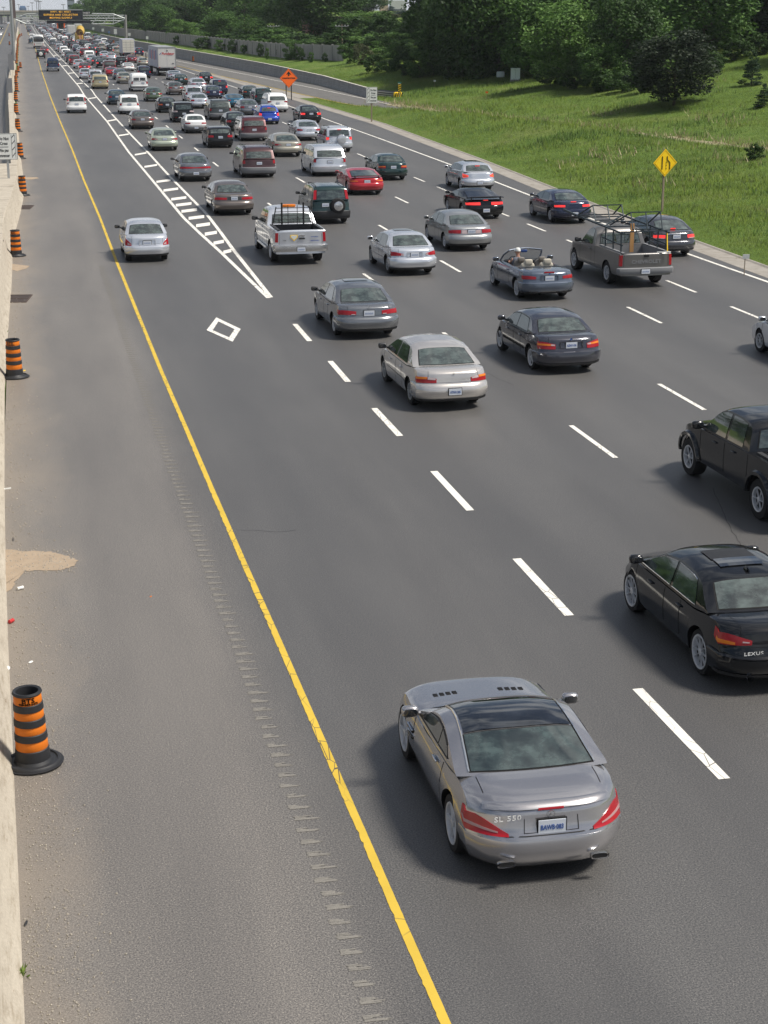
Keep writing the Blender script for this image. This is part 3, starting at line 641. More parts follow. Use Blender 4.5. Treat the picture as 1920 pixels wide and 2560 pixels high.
TY['accent']=mk(SED,L=4.28,W=1.69,wb=2.5,ax=.86,H=1.47,tum=.38,r=.30,roof=[(.42,1.01),(.92,1.38),(1.3,1.46),(2.0,1.475),(2.5,1.40),(3.25,.97)],win=[(.95,1.28,1.95,1.95),(2.03,2.03,3.0,2.6)],
    deck=[(0,.92),(.07,1.02),(.3,1.05),(.8,1.02),(1.2,.97),(3.1,.95),(3.4,.93),(4.0,.80),(4.22,.68),(4.28,.60)],tail=[dict(u0=.74,wr=.16,k=[(.64,.70),(.64,.92),(.70,.92)],mat=LRED,extra=[dict(u0=.77,u1=.90,k=[(.665,.69),(.67,.76)],mat=LCLR)])],
    plate=(0,.74),bumper=(.28,.60,'PAINT',.04),antenna=0,mmat=PLAST,handles=[1.45,2.45],seams=[1.35,1.98,3.1],rimmat='HUBCAP',extra=[bezel(0,.76,.60,.2)])
TY['buick']=mk(SED,L=5.08,W=1.86,wb=2.85,ax=1.1,tail=[dict(u0=.40,wr=.2,k=[(.73,.83),(.73,.86),(.76,.84)],mat=LRED)],plate=(0,.79),rseams=[],bumper=(.28,.64,'PAINT',.05),extra=[lambda s:[('trunk_trim',s.rearp(MB(),-.22,.22,.885,.91,CHROME,.03),None,[]),('trunk_panel',s.rearp(MB(),-.38,.38,.72,.87,CHROME if False else DKMET,.008),None,[])]],
    roof=[(.75,.99),(1.35,1.33),(1.8,1.43),(2.5,1.44),(3.05,1.37),(3.9,.93)],win=[(1.45,1.75,2.5,2.5),(2.58,2.58,3.65,3.2)],handles=[1.9,3.0],seams=[1.85,2.54,3.75],mmat=PLAST,trim=CHROME)
TY['pontiac']=mk(SED,W=1.79,L=4.75,tail=[dict(u0=.0,wr=.2,k=[(.74,.80),(.72,.84),(.74,.83)],mat=LRED)],plate=(0,.48),rseams=[],bumper=(.28,.64,'PAINT',.06),mmat=PLAST)
TY['camry']=mk(SED,L=4.80,W=1.82,tail=[dict(u0=.56,wr=.2,k=[(.76,.80),(.74,.88),(.80,.90)],mat=LRED,extra=[dict(u0=.58,u1=.78,k=[(.765,.785),(.755,.80)],mat=LCLR)])],plate=(0,.79),bumper=(.28,.66,'PAINT',.04),rimmat='HUBCAP')
TY['taurus']=mk(SED,L=5.0,W=1.85,ax=1.1,tail=[dict(u0=.62,wr=.12,k=[(.74,.80),(.73,.86),(.76,.84)],mat=LRED)],plate=(0,.79),rimmat='HUBCAP',mmat=PLAST)
TY['corolla']=mk(SED,L=4.3,W=1.69,wb=2.46,ax=.93,roof=[(.5,.98),(1.0,1.32),(1.4,1.38),(2.0,1.385),(2.5,1.32),(3.2,.93)],win=[(1.0,1.28,1.95,1.95),(2.03,2.03,3.0,2.6)],tail=[dict(u0=.55,wr=.12,k=[(.73,.83),(.73,.83),(.75,.82)],mat=LRED)],plate=(0,.45),bumper=(.27,.64,GREYP,.05),seams=[1.4,1.98,3.1],handles=[1.5,2.5],rimmat='HUBCAP')
TY['jetta']=mk(TY['corolla'],L=4.4,W=1.70,bumper=(.27,.60,'PAINT',.06),plate=(0,.74),tail=[dict(u0=.55,wr=.1,k=[(.69,.82),(.69,.82),(.71,.81)],mat=LRED,extra=[dict(u0=.58,wr=.09,k=[(.76,.80),(.76,.80),(.76,.80)],mat=LAMB)])],rimmat='DARK')
TY['newcivic']=mk(SED,L=4.5,W=1.75,wb=2.7,ax=.93,roof=[(.42,.99),(1.1,1.35),(1.5,1.43),(2.1,1.435),(2.7,1.36),(3.65,.93)],win=[(1.15,1.45,2.1,2.1),(2.18,2.18,3.4,2.85)],seams=[1.5,2.14,3.4],handles=[1.6,2.7],
    tail=[dict(u0=.56,wr=.16,k=[(.74,.86),(.74,.88),(.77,.86)],extra=[dict(u0=.62,wr=.12,k=[(.725,.755),(.725,.755),(.74,.76)],mat=LCLR)])],plate=(0,.80),third=('glass',.2),extra=[lambda s:[('trunk_trim',s.rearp(MB(),-.5,.5,.885,.90,CHROME,.02),None,[])]])
TY['sunfire']=mk(SED,L=4.62,W=1.73,ax=.98,wb=2.64,tail=[dict(u0=.50,wr=.14,k=[(.75,.84),(.75,.85),(.77,.83)])],plate=(-.0,.46),third=(.05,.25),bumper=(.27,.62,'PAINT',.06),seams=[1.5,2.2,3.4],
    roof=[(.5,.99),(1.15,1.3),(1.6,1.365),(2.2,1.365),(2.7,1.3),(3.5,.92)],win=[(1.2,1.5,2.1,2.1),(2.18,2.18,3.25,2.8)])
TY['lexussil']=mk(SED,L=4.58,W=1.8,tail=[dict(u0=.58,wr=.2,k=[(.74,.82),(.72,.90),(.78,.90)],mat=LRED)],plate=(0,.72),bumper=(.28,.62,'PAINT',.04),roof=[(.5,.99),(1.15,1.34),(1.55,1.41),(2.15,1.42),(2.65,1.35),(3.5,.93)],win=[(1.2,1.5,2.1,2.1),(2.18,2.18,3.25,2.8)],seams=[1.5,2.14,3.4])
TY['hatch']=mk(SED,L=4.45,W=1.755,ax=.86,wb=2.64,rseams=[],tseams=[],roof=[(.22,1.03),(.66,1.36),(.95,1.43),(2,1.465),(2.6,1.40),(3.5,.95)],deck=[(0,.93),(.05,1.02),(.3,1.05),(.9,1.03),(3.3,.96),(3.6,.93),(4.2,.80),(4.4,.68),(4.45,.6)],
    win=[(.82,.95,1.35,1.42),(1.43,1.48,2.0,2.0),(2.08,2.08,3.3,2.75)],tail=[dict(u0=.72,wr=.22,k=[(.76,.84),(.72,.92),(.78,.95)],extra=[dict(u0=.78,wr=.1,k=[(.78,.82),(.77,.84),(.8,.86)],mat=LAMB)])],plate=(0,.46),bumper=(.27,.62,'PAINT',.04),third=('roof',.25),mmat='PAINT',sunroof=(1.5,2.3),seams=[1.38,2.04,3.4],crown=.03,spokes=5)
TY['sx4']=mk(TY['hatch'],L=4.13,H=1.6,tail=[dict(u0=.78,wr=.2,k=[(.72,.90),(.70,.96),(.74,1.0)])],roof=[(.16,1.05),(.5,1.42),(.8,1.52),(2,1.57),(2.5,1.5),(3.3,1.0)],zb=.22,rails=DKMET,sunroof=None,wb=2.5,ax=.78,win=[(.7,.8,1.2,1.25),(1.3,1.35,1.85,1.85),(1.95,1.95,3.1,2.6)])
TY['whitecivic']=mk(SED,L=4.4,W=1.72,tail=[dict(u0=.55,wr=.15,k=[(.74,.84),(.74,.84),(.76,.83)],mat=LRED)],plate=(0,.8))
SUVD=dict(L=4.5,W=1.82,zb=.26,r=.345,ax=.90,wb=2.62,tum=.15,crown=.03,crn=.05,cr=.15,cg=.06,ur=.80,rw=(.08,.80),
    deck=[(0,.98),(.05,1.06),(.5,1.08),(1.3,1.05),(3.2,1.03),(3.45,1.01),(4.2,.93),(4.42,.80),(4.5,.66)],rear=[(.2,.10),(.35,0),(.6,0),(.66,.05),(1.06,.10)],S=[(.2,.92),(.35,.98),(.6,1.0),(.9,.99),(1.06,.965),(1.2,.95)],
    roof=[(.09,1.05),(.30,1.57),(.46,1.65),(1.5,1.69),(2.35,1.64),(3.3,1.02)],win=[(.42,.58,1.20,1.28),(1.30,1.38,2.08,2.08),(2.16,2.16,3.15,2.6)],handles=[1.4,2.5],seams=[1.25,2.12,3.3],
    tail=[dict(u0=.80,wr=.12,k=[(.78,.98),(.78,1.0),(.80,1.0)])],plate=(0,.80),bumper=(.30,.64,'PAINT',.05),mmat=PLAST,third=('roof',.25),rimk=.62)
TY['suv']=mk(SUVD); TY['suvrails']=mk(SUVD,rails=DKMET)
TY['crvwhite']=mk(SUVD,extra=[plamps(.1,.8)],tail=[dict(u0=.84,wr=.1,k=[(.84,.92),(.84,.92),(.84,.92)],mat=LRED)],plate=(0,.82),antenna=0)
TY['crv']=mk(SUVD,W=1.75,extra=[plamps(.10,.92,.84,LRED)],tail=[],plate=(-.32,.86),spare=(.28,.82,.335,TYRE),sparerim=1,rails=BLK,bumper=(.30,.60,PLAST,.06),third=None)
TY['rav']=mk(SUVD,spare=(.12,.86,.33,'PAINT'),plate=(-.45,.62),rails=BLK,tail=[dict(u0=.82,wr=.16,k=[(.84,1.0),(.82,1.04),(.86,1.04)])])
TY['escape']=mk(SUVD,W=1.83,rails='PAINT',tail=[dict(u0=.80,wr=.10,k=[(.80,.98),(.80,.98),(.80,.98)],mat=LRED)],plate=(0,.88),bumper=(.32,.66,'PAINT',.06),roof=[(.10,1.05),(.26,1.60),(.45,1.69),(1.5,1.73),(2.35,1.67),(3.2,1.02)])
TY['rx']=mk(SUVD,L=4.7,tail=[dict(u0=.60,wr=.18,k=[(.88,.98),(.86,1.04),(.9,1.04)],mat=LCLR)],plate=(.05,.74),extra=[lambda s:[('reflector',s.rearp(MB(),-.82,-.66,.42,.46,LRED,.06),None,[])]],third=None)
TY['wagon']=mk(SUVD,L=4.6,W=1.77,zb=.2,r=.325,deck=[(0,.93),(.05,1.0),(.5,1.01),(1.3,.98),(3.3,.95),(3.6,.93),(4.3,.82),(4.52,.72),(4.6,.6)],roof=[(.16,.99),(.52,1.32),(.75,1.38),(1.6,1.43),(2.5,1.40),(3.5,.95)],rails=SILV,
    tail=[dict(u0=.58,wr=.22,k=[(.74,.86),(.72,.90),(.76,.90)])],plate=(0,.74),third=None,win=[(.6,.75,1.2,1.28),(1.3,1.38,2.1,2.1),(2.18,2.18,3.3,2.75)])
TY['minivan']=mk(SUVD,L=4.95,W=1.96,zb=.22,r=.335,ax=.98,wb=2.95,tum=.18,roof=[(.10,1.08),(.42,1.56),(.62,1.68),(1.5,1.75),(2.9,1.69),(3.15,1.65),(4.2,1.06)],
    deck=[(0,.98),(.05,1.07),(.5,1.10),(1.3,1.07),(4.0,1.03),(4.2,1.0),(4.72,.88),(4.88,.76),(4.95,.62)],win=[(.5,.68,1.65,1.75),(1.78,1.85,2.72,2.72),(2.82,2.82,3.95,3.3)],handles=[2.0,2.9],seams=[1.7,2.78,3.95],
    tail=[dict(u0=.86,wr=.10,k=[(.80,1.02),(.80,1.02),(.80,1.02)],mat=LRED)],plate=(0,.82),bumper=(.26,.60,'PAINT',.07),third=None,rails=None)
TY['caravan']=mk(TY['minivan'],bumper=(.26,.60,GREYP,.07),rails=DKMET)
TY['sienna']=mk(TY['minivan'],tail=[dict(u0=.66,wr=.2,k=[(.94,1.0),(.90,1.06),(.95,1.06)],mat=LRED)],rails=DKMET)
TY['van']=mk(SUVD,L=5.5,W=2.02,zb=.32,r=.37,ax=1.15,wb=3.4,tum=.13,crn=.10,cr=.10,cg=.04,roof=[(.05,1.22),(.10,1.78),(.22,2.04),(.6,2.10),(3.3,2.06),(3.55,1.98),(4.45,1.22)],deck=[(0,1.15),(.04,1.22),(.5,1.24),(4.2,1.22),(4.5,1.16),(5.2,1.02),(5.4,.9),(5.5,.7)],
    rear=[(.3,.02),(.6,0),(.66,.06),(1.2,.07)],rearwins=[(-.74,-.06),(.06,.74)],rw=(.10,.66),win=[(3.0,3.05,4.2,3.75)],handles=[],seams=[2.9,4.2],tail=[dict(u0=.84,wr=.04,k=[(.90,1.16),(.90,1.16),(.90,1.16)],mat=LRED)],plate=(.42,.98),bumper=(.42,.62,GREYP,.08),bwr=.1,third=None,mmat=BLK,ms=1.2,mould=None,glass=GLASSD)
TY['oldvan']=mk(TY['van'],bumper=(.42,.60,SILV,.08),plate=(0,.52),rearwins=[(-.70,-.06),(.06,.70)])
CPE=mk(SED,L=4.6,W=1.83,zb=.21,ax=.98,wb=2.55,tum=.46,deck=[(0,.82),(.06,.90),(.4,.92),(1.2,.92),(3.1,.88),(3.4,.86),(4.2,.72),(4.5,.6),(4.6,.5)],roof=[(.48,.90),(1.55,1.19),(1.95,1.245),(2.3,1.245),(2.6,1.19),(3.4,.87)],
    win=[(1.7,1.85,3.1,2.62)],handles=[2.0],seams=[1.75,3.2],rear=[(.17,.14),(.3,.04),(.42,0),(.56,0),(.64,.05),(.9,.14)],rseams=[],tseams=[])
TY['firebird']=mk(CPE,L=4.9,tail=[dict(u0=.30,wr=.14,k=[(.66,.78),(.66,.78),(.68,.77)])],plate=(0,.42),third=(.02,.22),spoiler=(.02,1.02,.86,.22,'PAINT'),glass=GLASSD)
TY['eagle']=mk(CPE,L=4.4,tail=[dict(u0=.24,wr=.16,k=[(.66,.74),(.65,.77),(.68,.76)],mat=LRED,extra=[dict(u0=.55,wr=.1,k=[(.72,.745),(.72,.76),(.73,.75)],mat=LAMB)])],plate=(0,.70),spoiler=(.12,.99,.78,.16,BLK),exhaust=[-.5],paint2=1)
TY['coupe']=mk(CPE,tail=[dict(u0=.55,wr=.15,k=[(.66,.76),(.66,.78),(.68,.76)])],plate=(0,.68))
TY['celica']=mk(CPE,L=4.4,tail=[dict(u0=.45,wr=.1,k=[(.68,.75),(.68,.75),(.69,.74)],mat=LRED)],plate=(0,.45),spoiler=(.05,.99,.75,.15,'PAINT'))
# ---- the nearest cars
def sl_extra(s):
    r=[]; kr,kf=s.roof.key[1],s.roof.key[-2]
    r.append(('glass_roof',MB().grid(offs([[s.gh(u,k,1) for u in linsp(-.80,.80,14)] for k in linsp(kr*.97,kf+.015,14)],.010,s.cen),GLASSD),60,[]))
    for sg in (-1,1):
        mb=MB(); pts=[s.gh(sg*.83,k,1)+Vector((0,-.003,.010)) for k in linsp(.03,kf,22)]
        for a,b in zip(pts[:-1],pts[1:]): mb.bar(a,b,.011,CHROME if sg<0 else CHROME,5)
        r.append(('roof_trim',mb,50,[]))
        # bonnet louvres
        mb=MB()
        for k in range(4):
            x=sg*(.30+.085*k); P=s.low(x/.9,3.36,1); mb.box((x,3.32-.012*k,P.z+.004),(.056,.085,.010),SEAM)
        r.append(('bonnet_vent',mb,None,[]))
        mb=MB()
        for z in (.56,.64):
            P=s.low(sg,3.02,s.tz(sg,3.02,z)); mb.box((P.x+sg*.004,3.0,z),(.02,.26,.035),SEAM); mb.box((P.x+sg*.012,3.0,z+.022),(.02,.28,.01),CHROME)
        r.append(('side_vent',mb,None,[]))
        P=s.low(sg*.66,0,.04); mb=MB(); pr=[(.105*math.copysign(abs(math.cos(a))**.6,math.cos(a)),.036*math.copysign(abs(math.sin(a))**.6,math.sin(a))) for a in [2*math.pi*k/16 for k in range(16)]]
        mb.grid([[(P.x+x,y,.30+z) for x,z in pr] for y in (.02,-.03,-.03)][:2],CHROME,closed=True); mb.prism([(P.x+x*.85,.30+z*.75) for x,z in pr],-.022,-.018,BLK,'y')
        r.append(('exhaust_pipe',mb,40,[]))
    P=s.low(0,.06,1); r.append(('brake_light',s.rearp(MB(),-.17,.17,.845,.865,LRED,.012),None,[]))
    # lid line and plate bay, lower panel
    r.append(('boot_lip',MB().grid(offs([[s.low(u,y,1) for u in linsp(-.84,.84,16)] for y in (.015,.05,.09)],[.02,.03,.004],s.cen),'PAINT'),50,[]))
    return r
GLS=glassmat('coupe_glass',(.034,.048,.045))
BADGE=principled('badge_silver',(.80,.80,.78),.35)
TY['sl']=mk(SED,L=4.60,W=1.87,zb=.16,ax=.98,wb=2.56,r=.338,tw=.26,tum=.40,crown=.07,crn=.09,cr=.36,cf=.55,
    deck=[(0,.82),(.05,.895),(.18,.945),(.5,.985),(.85,1.005),(1.15,.975),(2.7,.915),(3.0,.94),(3.9,.90),(4.3,.80),(4.5,.66),(4.60,.50)],
    roof=[(.76,.985),(1.52,1.235),(1.80,1.285),(2.08,1.29),(2.36,1.235),(3.02,.93)],rear=[(.16,.16),(.24,.06),(.36,.005),(.46,0),(.55,.02),(.60,.07),(.72,.10),(.86,.13),(.95,.2)],front=[(.2,.12),(.35,0),(.6,.05),(.8,.3)],
    win=[(1.28,1.46,1.72,1.76,.03),(1.75,1.79,2.80,2.36,.03)],handles=[1.75],seams=[1.45,2.86],rseams=[(-.80,.80,.572,.582),(-.35,-.342,.60,.76),(.342,.35,.60,.76),(-.35,.35,.60,.608)],tseams=[(-.81,-.80,.05,.74),(.80,.81,.05,.74)],
    S=[(.15,.88),(.28,.955),(.45,.995),(.62,1.0),(.78,.975),(.92,.93),(1.02,.90)],tail=[dict(u0=.54,wr=.26,k=[(.575,.605),(.575,.83),(.66,.82)],mat=LRED,extra=[dict(u0=.66,wr=.18,k=[(.61,.625),(.645,.685),(.69,.715)],mat=principled('lamp_pink',(.42,.25,.25),.25))])],
    plate=(0,.67),ptext='BAWB·083',bumper=(.19,.55,'PAINT',.012),bwr=.42,spokes=5,rimk=.72,trim=SEAM,rglass=GLS,noval=1,hmat=CHROME,ym=2.68,ms=1.0,
    extra=[sl_extra,badge('SL 550',-.56,.775,.085,BADGE,1.2),emblem(0,.795,.045,3,True,CHROME)],glass=GLASS,mould=None)
def lex_extra(s):
    r=[]; r.append(('reflector',s.rearp(MB(),-.80,-.58,.36,.41,LRED,.03),None,[])); k0=s.roof.key[1]
    r.append(('sunroof',MB().grid(offs([[s.gh(u,k,1) for u in linsp(-.55,.55,6)] for k in linsp(k0+.20,k0+.34,4)],.012,s.cen),BLK).grid(offs([[s.gh(u,k,1) for u in linsp(-.52,.52,6)] for k in linsp(k0+.10,k0+.20,4)],.016,s.cen),GLASSD),None,[]))
    P=s.gh(0,k0+.05,1); r.append(('antenna',MB().grid([[P+Vector((x*(1-h),h*.02+y*(1-h*.7),h*.07)) for y in (-.07,0,.07)] for x,h in ((-.03,0),(0,1),(.03,0))],'PAINT'),None,[]))
    r.append(('bumper_trim',s.rearp(MB(),-.85,.85,.52,.545,SILV if False else 'PAINT',.055),None,[]))
    return r
TY['lexus']=mk(SED,L=4.58,W=1.80,ax=1.0,wb=2.73,r=.335,tw=.24,trim=CHROME,spokes=10,rimk=.76,cr=.32,roof=[(.72,1.0),(1.28,1.33),(1.65,1.405),(2.25,1.415),(2.75,1.35),(3.6,.93)],win=[(1.25,1.50,2.12,2.18),(2.2,2.26,3.35,2.85)],
    tail=[dict(u0=.56,wr=.26,k=[(.74,.80),(.70,.90),(.78,.93)],mat=LRED,extra=[dict(u0=.80,wr=.1,k=[(.725,.76),(.72,.78),(.74,.80)],mat=LAMB),dict(u0=.60,u1=.70,k=[(.765,.78),(.765,.785)],mat=LCLR)])],
    plate=(0,.76),handles=[1.75,2.85],exhaust=[-.62,.62],extra=[lex_extra,badge('LEXUS',-.55,.63,.07,BADGE,1.35)],bumper=(.27,.58,'PAINT',.04),hmat='PAINT')
def taco_extra(s):
    r=[]
    for sg in (-1,1):
        mb=MB(); st=[]
        for ya in (s.p_ax,s.p_ax+s.p_wb):
            P=[]
            for k in range(13):
                a=math.pi*k/12; row=[]
                for rr,o in ((.455,.0),(.47,.05),(.53,.055),(.56,.0)):
                    y=ya+rr*math.cos(a); z=s.p_r+rr*math.sin(a); z=max(z,s.p_zb); x=s.p_W/2*s.planw(y)*s.S(z); row.append((sg*(x+o),y,z))
                P.append(row)
            mb.grid(P,'PAINT')
        r.append(('fender_flare',mb,50,[]))
    return r
PKS=dict(zb=.42,r=.385,tw=.27,cr=.06,cf=.30,tum=.26,crown=.02,crn=.07,S=[(.3,.93),(.5,.985),(.7,1.0),(1.0,.995),(1.2,.98)],rear=[(.3,.03),(.6,.06),(1.2,.06)],rails=None,third=None,bumper=(.50,.72,SILV,.10),bwr=.05,mmat=BLK,ms=1.15,rseams=[(-.86,-.85,.74,1.16),(.85,.86,.74,1.16)],tseams=[],cg=.03,rw=(.14,.90),ur=.80)
TY['taco']=mk(PKS,L=5.3,W=1.92,ax=1.12,wb=3.25,deck=[(0,1.14),(.03,1.18),(1.5,1.18),(1.7,1.17),(3.9,1.13),(4.1,1.12),(5.0,1.03),(5.2,.9),(5.3,.7)],roof=[(1.62,1.17),(1.75,1.62),(1.9,1.72),(2.3,1.76),(2.9,1.75),(3.2,1.69),(4.0,1.12)],tubs=[(.07,1.50,.84,.72)],
    win=[(1.95,2.0,2.62,2.62),(2.72,2.72,3.75,3.28)],handles=[2.25,3.1],seams=[1.62,2.66,3.78],tail=[dict(u0=.90,wr=.06,k=[(.80,1.12),(.80,1.12),(.80,1.12)],mat=LRED)],plate=(0,.62),spokes=6,rimk=.62,extra=[taco_extra,liner()],mmat='PAINT',hmat='PAINT')
def beacon(s):
    r=[]; k=s.roof.key[2]; P=s.gh(0,k,1); r.append(('beacon_bar',MB().rbox((0,P.y+.2,P.z+.08),(.56,.22,.10),LAMB,.4,3).box((0,P.y+.2,P.z+.02),(.4,.2,.05),BLK),40,[]))
    mb=MB(); y=s.p_tubs[0][1]-.10; z0=s.deck.zy(y)+.01; z1=z0+.72
    for x in (-.78,.78): mb.bar((x,y,z0),(x*.82,y,z1-.05),.022,BLK,6)
    for x in (-.42,.42): mb.bar((x,y,z0),(x,y,z1+.10),.035,BLK,6)
    for i in range(5): z=z0+.06+i*.14; mb.bar((-.78+.03*i,y,z),(.78-.03*i,y,z),.014,BLK,5)
    for x in (-.18,.18): mb.bar((x,y,z0),(x,y,z1),.014,BLK,5)
    r.append(('headache_rack',mb,None,[]))
    P=s.low(0,0,s.tz(0,0,1.0)); yy=P.y-.012
    m2=MB(); m2.prism([(-.40,1.13),(-.12,1.13),(-.12,1.04),(-.26,.90),(-.40,1.04)],yy-.004,yy,SYEL,'y'); m2.prism([(-.37,1.11),(-.15,1.11),(-.15,1.05),(-.26,.945),(-.37,1.05)],yy-.008,yy-.004,SIGNW,'y')
    r.append(('door_decal',m2,None,[]))
    m3=MB().box((.04,yy-.01,1.10),(.20,.04,.06),CHROME); m3.box((.04,yy-.02,.99),(.22,.02,.05),BLK); r.append(('tailgate_handle',m3,None,[]))
    
    for tx,sz,mt,x_,z_ in (('www.gta.ca',.07,PBLUE,.52,1.05),('1-888-876-HELP',.062,PBLUE,.52,.90),('F-150',.06,BLK,-.62,.93)): r.append(('tailgate_lettering',textmb(tx,sz,mt,.001,xs=.85).shift((x_,yy-.004,z_)),None,[]))
    m4=MB()
    for sg in (-1,1): m4.bar((sg*(s.p_W/2+.03),1.85,.44),(sg*(s.p_W/2+.03),4.0,.44),.045,SILV,8)
    r.append(('side_step',m4,40,[])); return r
TY['fpick']=mk(PKS,L=5.9,W=2.0,ax=1.28,wb=3.68,r=.40,deck=[(0,1.26),(.03,1.31),(1.9,1.31),(2.1,1.28),(4.4,1.22),(4.6,1.20),(5.5,1.10),(5.8,.95),(5.9,.8)],roof=[(2.02,1.28),(2.30,1.72),(2.50,1.86),(2.9,1.92),(3.4,1.91),(3.7,1.84),(4.5,1.21)],tubs=[(.07,1.90,.84,.80)],
    win=[(2.42,2.60,2.95,2.95),(3.05,3.05,4.25,3.78)],handles=[3.15],seams=[2.0,3.0,4.28],tail=[dict(u0=.90,wr=.08,k=[(.86,1.22),(.86,1.22),(.86,1.22)],mat=LRED)],plate=(0,.60),spokes=6,extra=[beacon,liner()],bumper=(.50,.76,SILV,.10))
def chev_rack(s):
    P=s.low(0,0,s.tz(0,0,1.0)); yy=P.y-.014
    return [('tailgate_lettering',textmb('CHEVROLET',.17,GREYP,.006,xs=1.15).shift((0,yy,.90)),None,[]),('tailgate_handle',MB().box((0,yy,1.10),(.18,.02,.08),BLK),None,[])]
TY['chev']=mk(PKS,L=5.65,W=1.99,ax=1.27,wb=3.38,deck=[(0,1.15),(.03,1.20),(2.4,1.20),(2.6,1.17),(3.9,1.13),(4.1,1.12),(5.25,1.02),(5.55,.9),(5.65,.75)],roof=[(2.52,1.17),(2.66,1.62),(2.8,1.74),(3.1,1.79),(3.3,1.78),(3.5,1.72),(4.15,1.12)],tubs=[(.07,2.35,.84,.72)],
    win=[(2.85,2.9,3.95,3.55)],handles=[2.95],seams=[2.45,2.80,3.95],tail=[dict(u0=.90,wr=.08,k=[(.76,1.15),(.76,1.15),(.76,1.15)],mat=LRED)],plate=(-.05,.58),spokes=6,extra=[chev_rack,liner(GREYP)],bumper=(.48,.70,GREYP,.10))
TY['smallpick']=mk(PKS,L=5.1,W=1.8,ax=1.1,wb=3.0,deck=[(0,1.04),(.03,1.08),(2.0,1.08),(4,1.03),(4.9,.9),(5.1,.7)],roof=[(2.02,1.06),(2.2,1.5),(2.4,1.6),(2.8,1.63),(3.1,1.6),(3.9,1.03)],tubs=[(.07,1.9,.84,.66)],win=[(2.35,2.4,3.7,3.2)],tail=[dict(u0=.88,wr=.05,k=[(.7,.98),(.7,.98),(.7,.98)])],plate=(0,.55),seams=[])
def seat(x,y,hm,col):
    mb=MB(); mb.rbox((x,y,.62),(.50,.50,.22),col,.5,4); mb.rbox((x,y-.27,.80),(.48,.18,.56),col,.5,4,Matrix.Rotation(R(-12),3,'X')); mb.rbox((x,y-.33,1.10),(.25,.11,.17),col,.55,4); return mb
def conv_extra(s):
    r=[]; CR=principled('cream_leather',(.48,.44,.36),.6); TAN=principled('grey_headrest',(.16,.145,.13),.6)
    a,b,um,fl=s.p_tubs[0]; w0=um*s.p_W/2*.93-.02
    t=MB(); t.add([(-w0,a+.02,fl+.02),(w0,a+.02,fl+.02),(w0,b-.02,fl+.02),(-w0,b-.02,fl+.02),(-w0,a+.02,.92),(w0,a+.02,.92),(w0,b-.02,.93),(-w0,b-.02,.93)],[(0,1,2,3),(0,4,5,1),(1,5,6,2),(2,6,7,3),(3,7,4,0)],DKMET); r.append(('cabin_trim',t,None,[]))
    for x in (-.37,.37): r.append(('front_seat',seat(x,2.35,0,TAN),50,[])); 
    for x in (-.33,.33):
        mb=MB().rbox((x,1.62,.62),(.5,.4,.2),CR,.5,4); mb.rbox((x,1.44,.84),(.5,.16,.5),CR,.5,4); mb.rbox((x+.02,1.40,1.10),(.28,.12,.19),CR,.45,4); r.append(('rear_seat',mb,50,[]))
    wf=MB(); L0=Vector((-.70,3.30,.93)); L1=Vector((-.58,2.72,1.32)); R1=Vector((.58,2.72,1.32)); R0=Vector((.70,3.30,.93))
    top=[L1+(R1-L1)*(i/8)+Vector((0,.07*math.sin(math.pi*i/8),.05*math.sin(math.pi*i/8))) for i in range(9)]
    path=[L0,(L0+L1)/2+Vector((-.03,0,.03))]+top+[(R0+R1)/2+Vector((.03,0,.03)),R0]
    for a_,b_ in zip(path[:-1],path[1:]): wf.bar(a_,b_,.033,'PAINT',6)
    g=principled('clear_glass',(.25,.30,.29),.03); g.node_tree.nodes['Principled BSDF'].inputs['Alpha'].default_value=.35
    r.append(('windshield_frame',wf,50,[])); bot=[Vector((-.7+1.4*i/8,3.30+.10*math.sin(math.pi*i/8),.93)) for i in range(9)]
    r.append(('windshield_glass',MB().grid([top,[(p+q)/2+Vector((0,.02,.02)) for p,q in zip(top,bot)],bot],g),60,[]))
    r.append(('mirror_inside',MB().rbox((0,2.86,1.27),(.24,.04,.09),PBLUE,.5,3),50,[]))
    sw=MB()
    for k in range(14):
        p,q=[Vector((-.37+.17*math.cos(t_),2.86+.05*math.sin(t_),.93+.16*math.sin(t_))) for t_ in (2*math.pi*k/14,2*math.pi*(k+1)/14)]; sw.bar(p,q,.014,BLK,5)
    sw.bar((-.37,2.86,.93),(-.37,3.05,.86),.03,BLK,6); r.append(('steering_wheel',sw,50,[]))
    r.append(('dashboard',MB().rbox((0,3.08,.88),(1.34,.3,.22),DKMET,.5,4),50,[]))
    r.append(('roof_cover',MB().grid(offs([[s.low(u,y,1) for u in linsp(-.84,.84,8)] for y in linsp(.95,1.28,4)],.012,s.cen),DKMET),60,[]))
    r.append(('bumper_trim',s.rearp(MB(),-.8,.95,.30,.345,SILV,.045),None,[]))
    return r
TY['conv']=mk(SED,L=4.58,W=1.80,ax=.98,wb=2.76,roof=None,win=[],deck=[(0,.88),(.06,.95),(.3,.985),(.9,.985),(1.3,.965),(2.9,.93),(3.3,.92),(4.1,.80),(4.45,.68),(4.58,.58)],tubs=[(1.32,2.98,.80,.50)],ym=2.95,spokes=10,rimk=.76,mmat='PAINT',
    tail=[dict(u0=.54,wr=.16,k=[(.72,.80),(.71,.85),(.74,.84)],mat=LRED)],plate=(0,.745),handles=[1.9],seams=[1.7,3.0],exhaust=[-.45,.45],third=(.03,.35),extra=[conv_extra,bezel(0,.75,.58,.17),emblem(0,.88,.035,0,True,CHROME,PBLUE)],bumper=(.28,.60,'PAINT',.045))
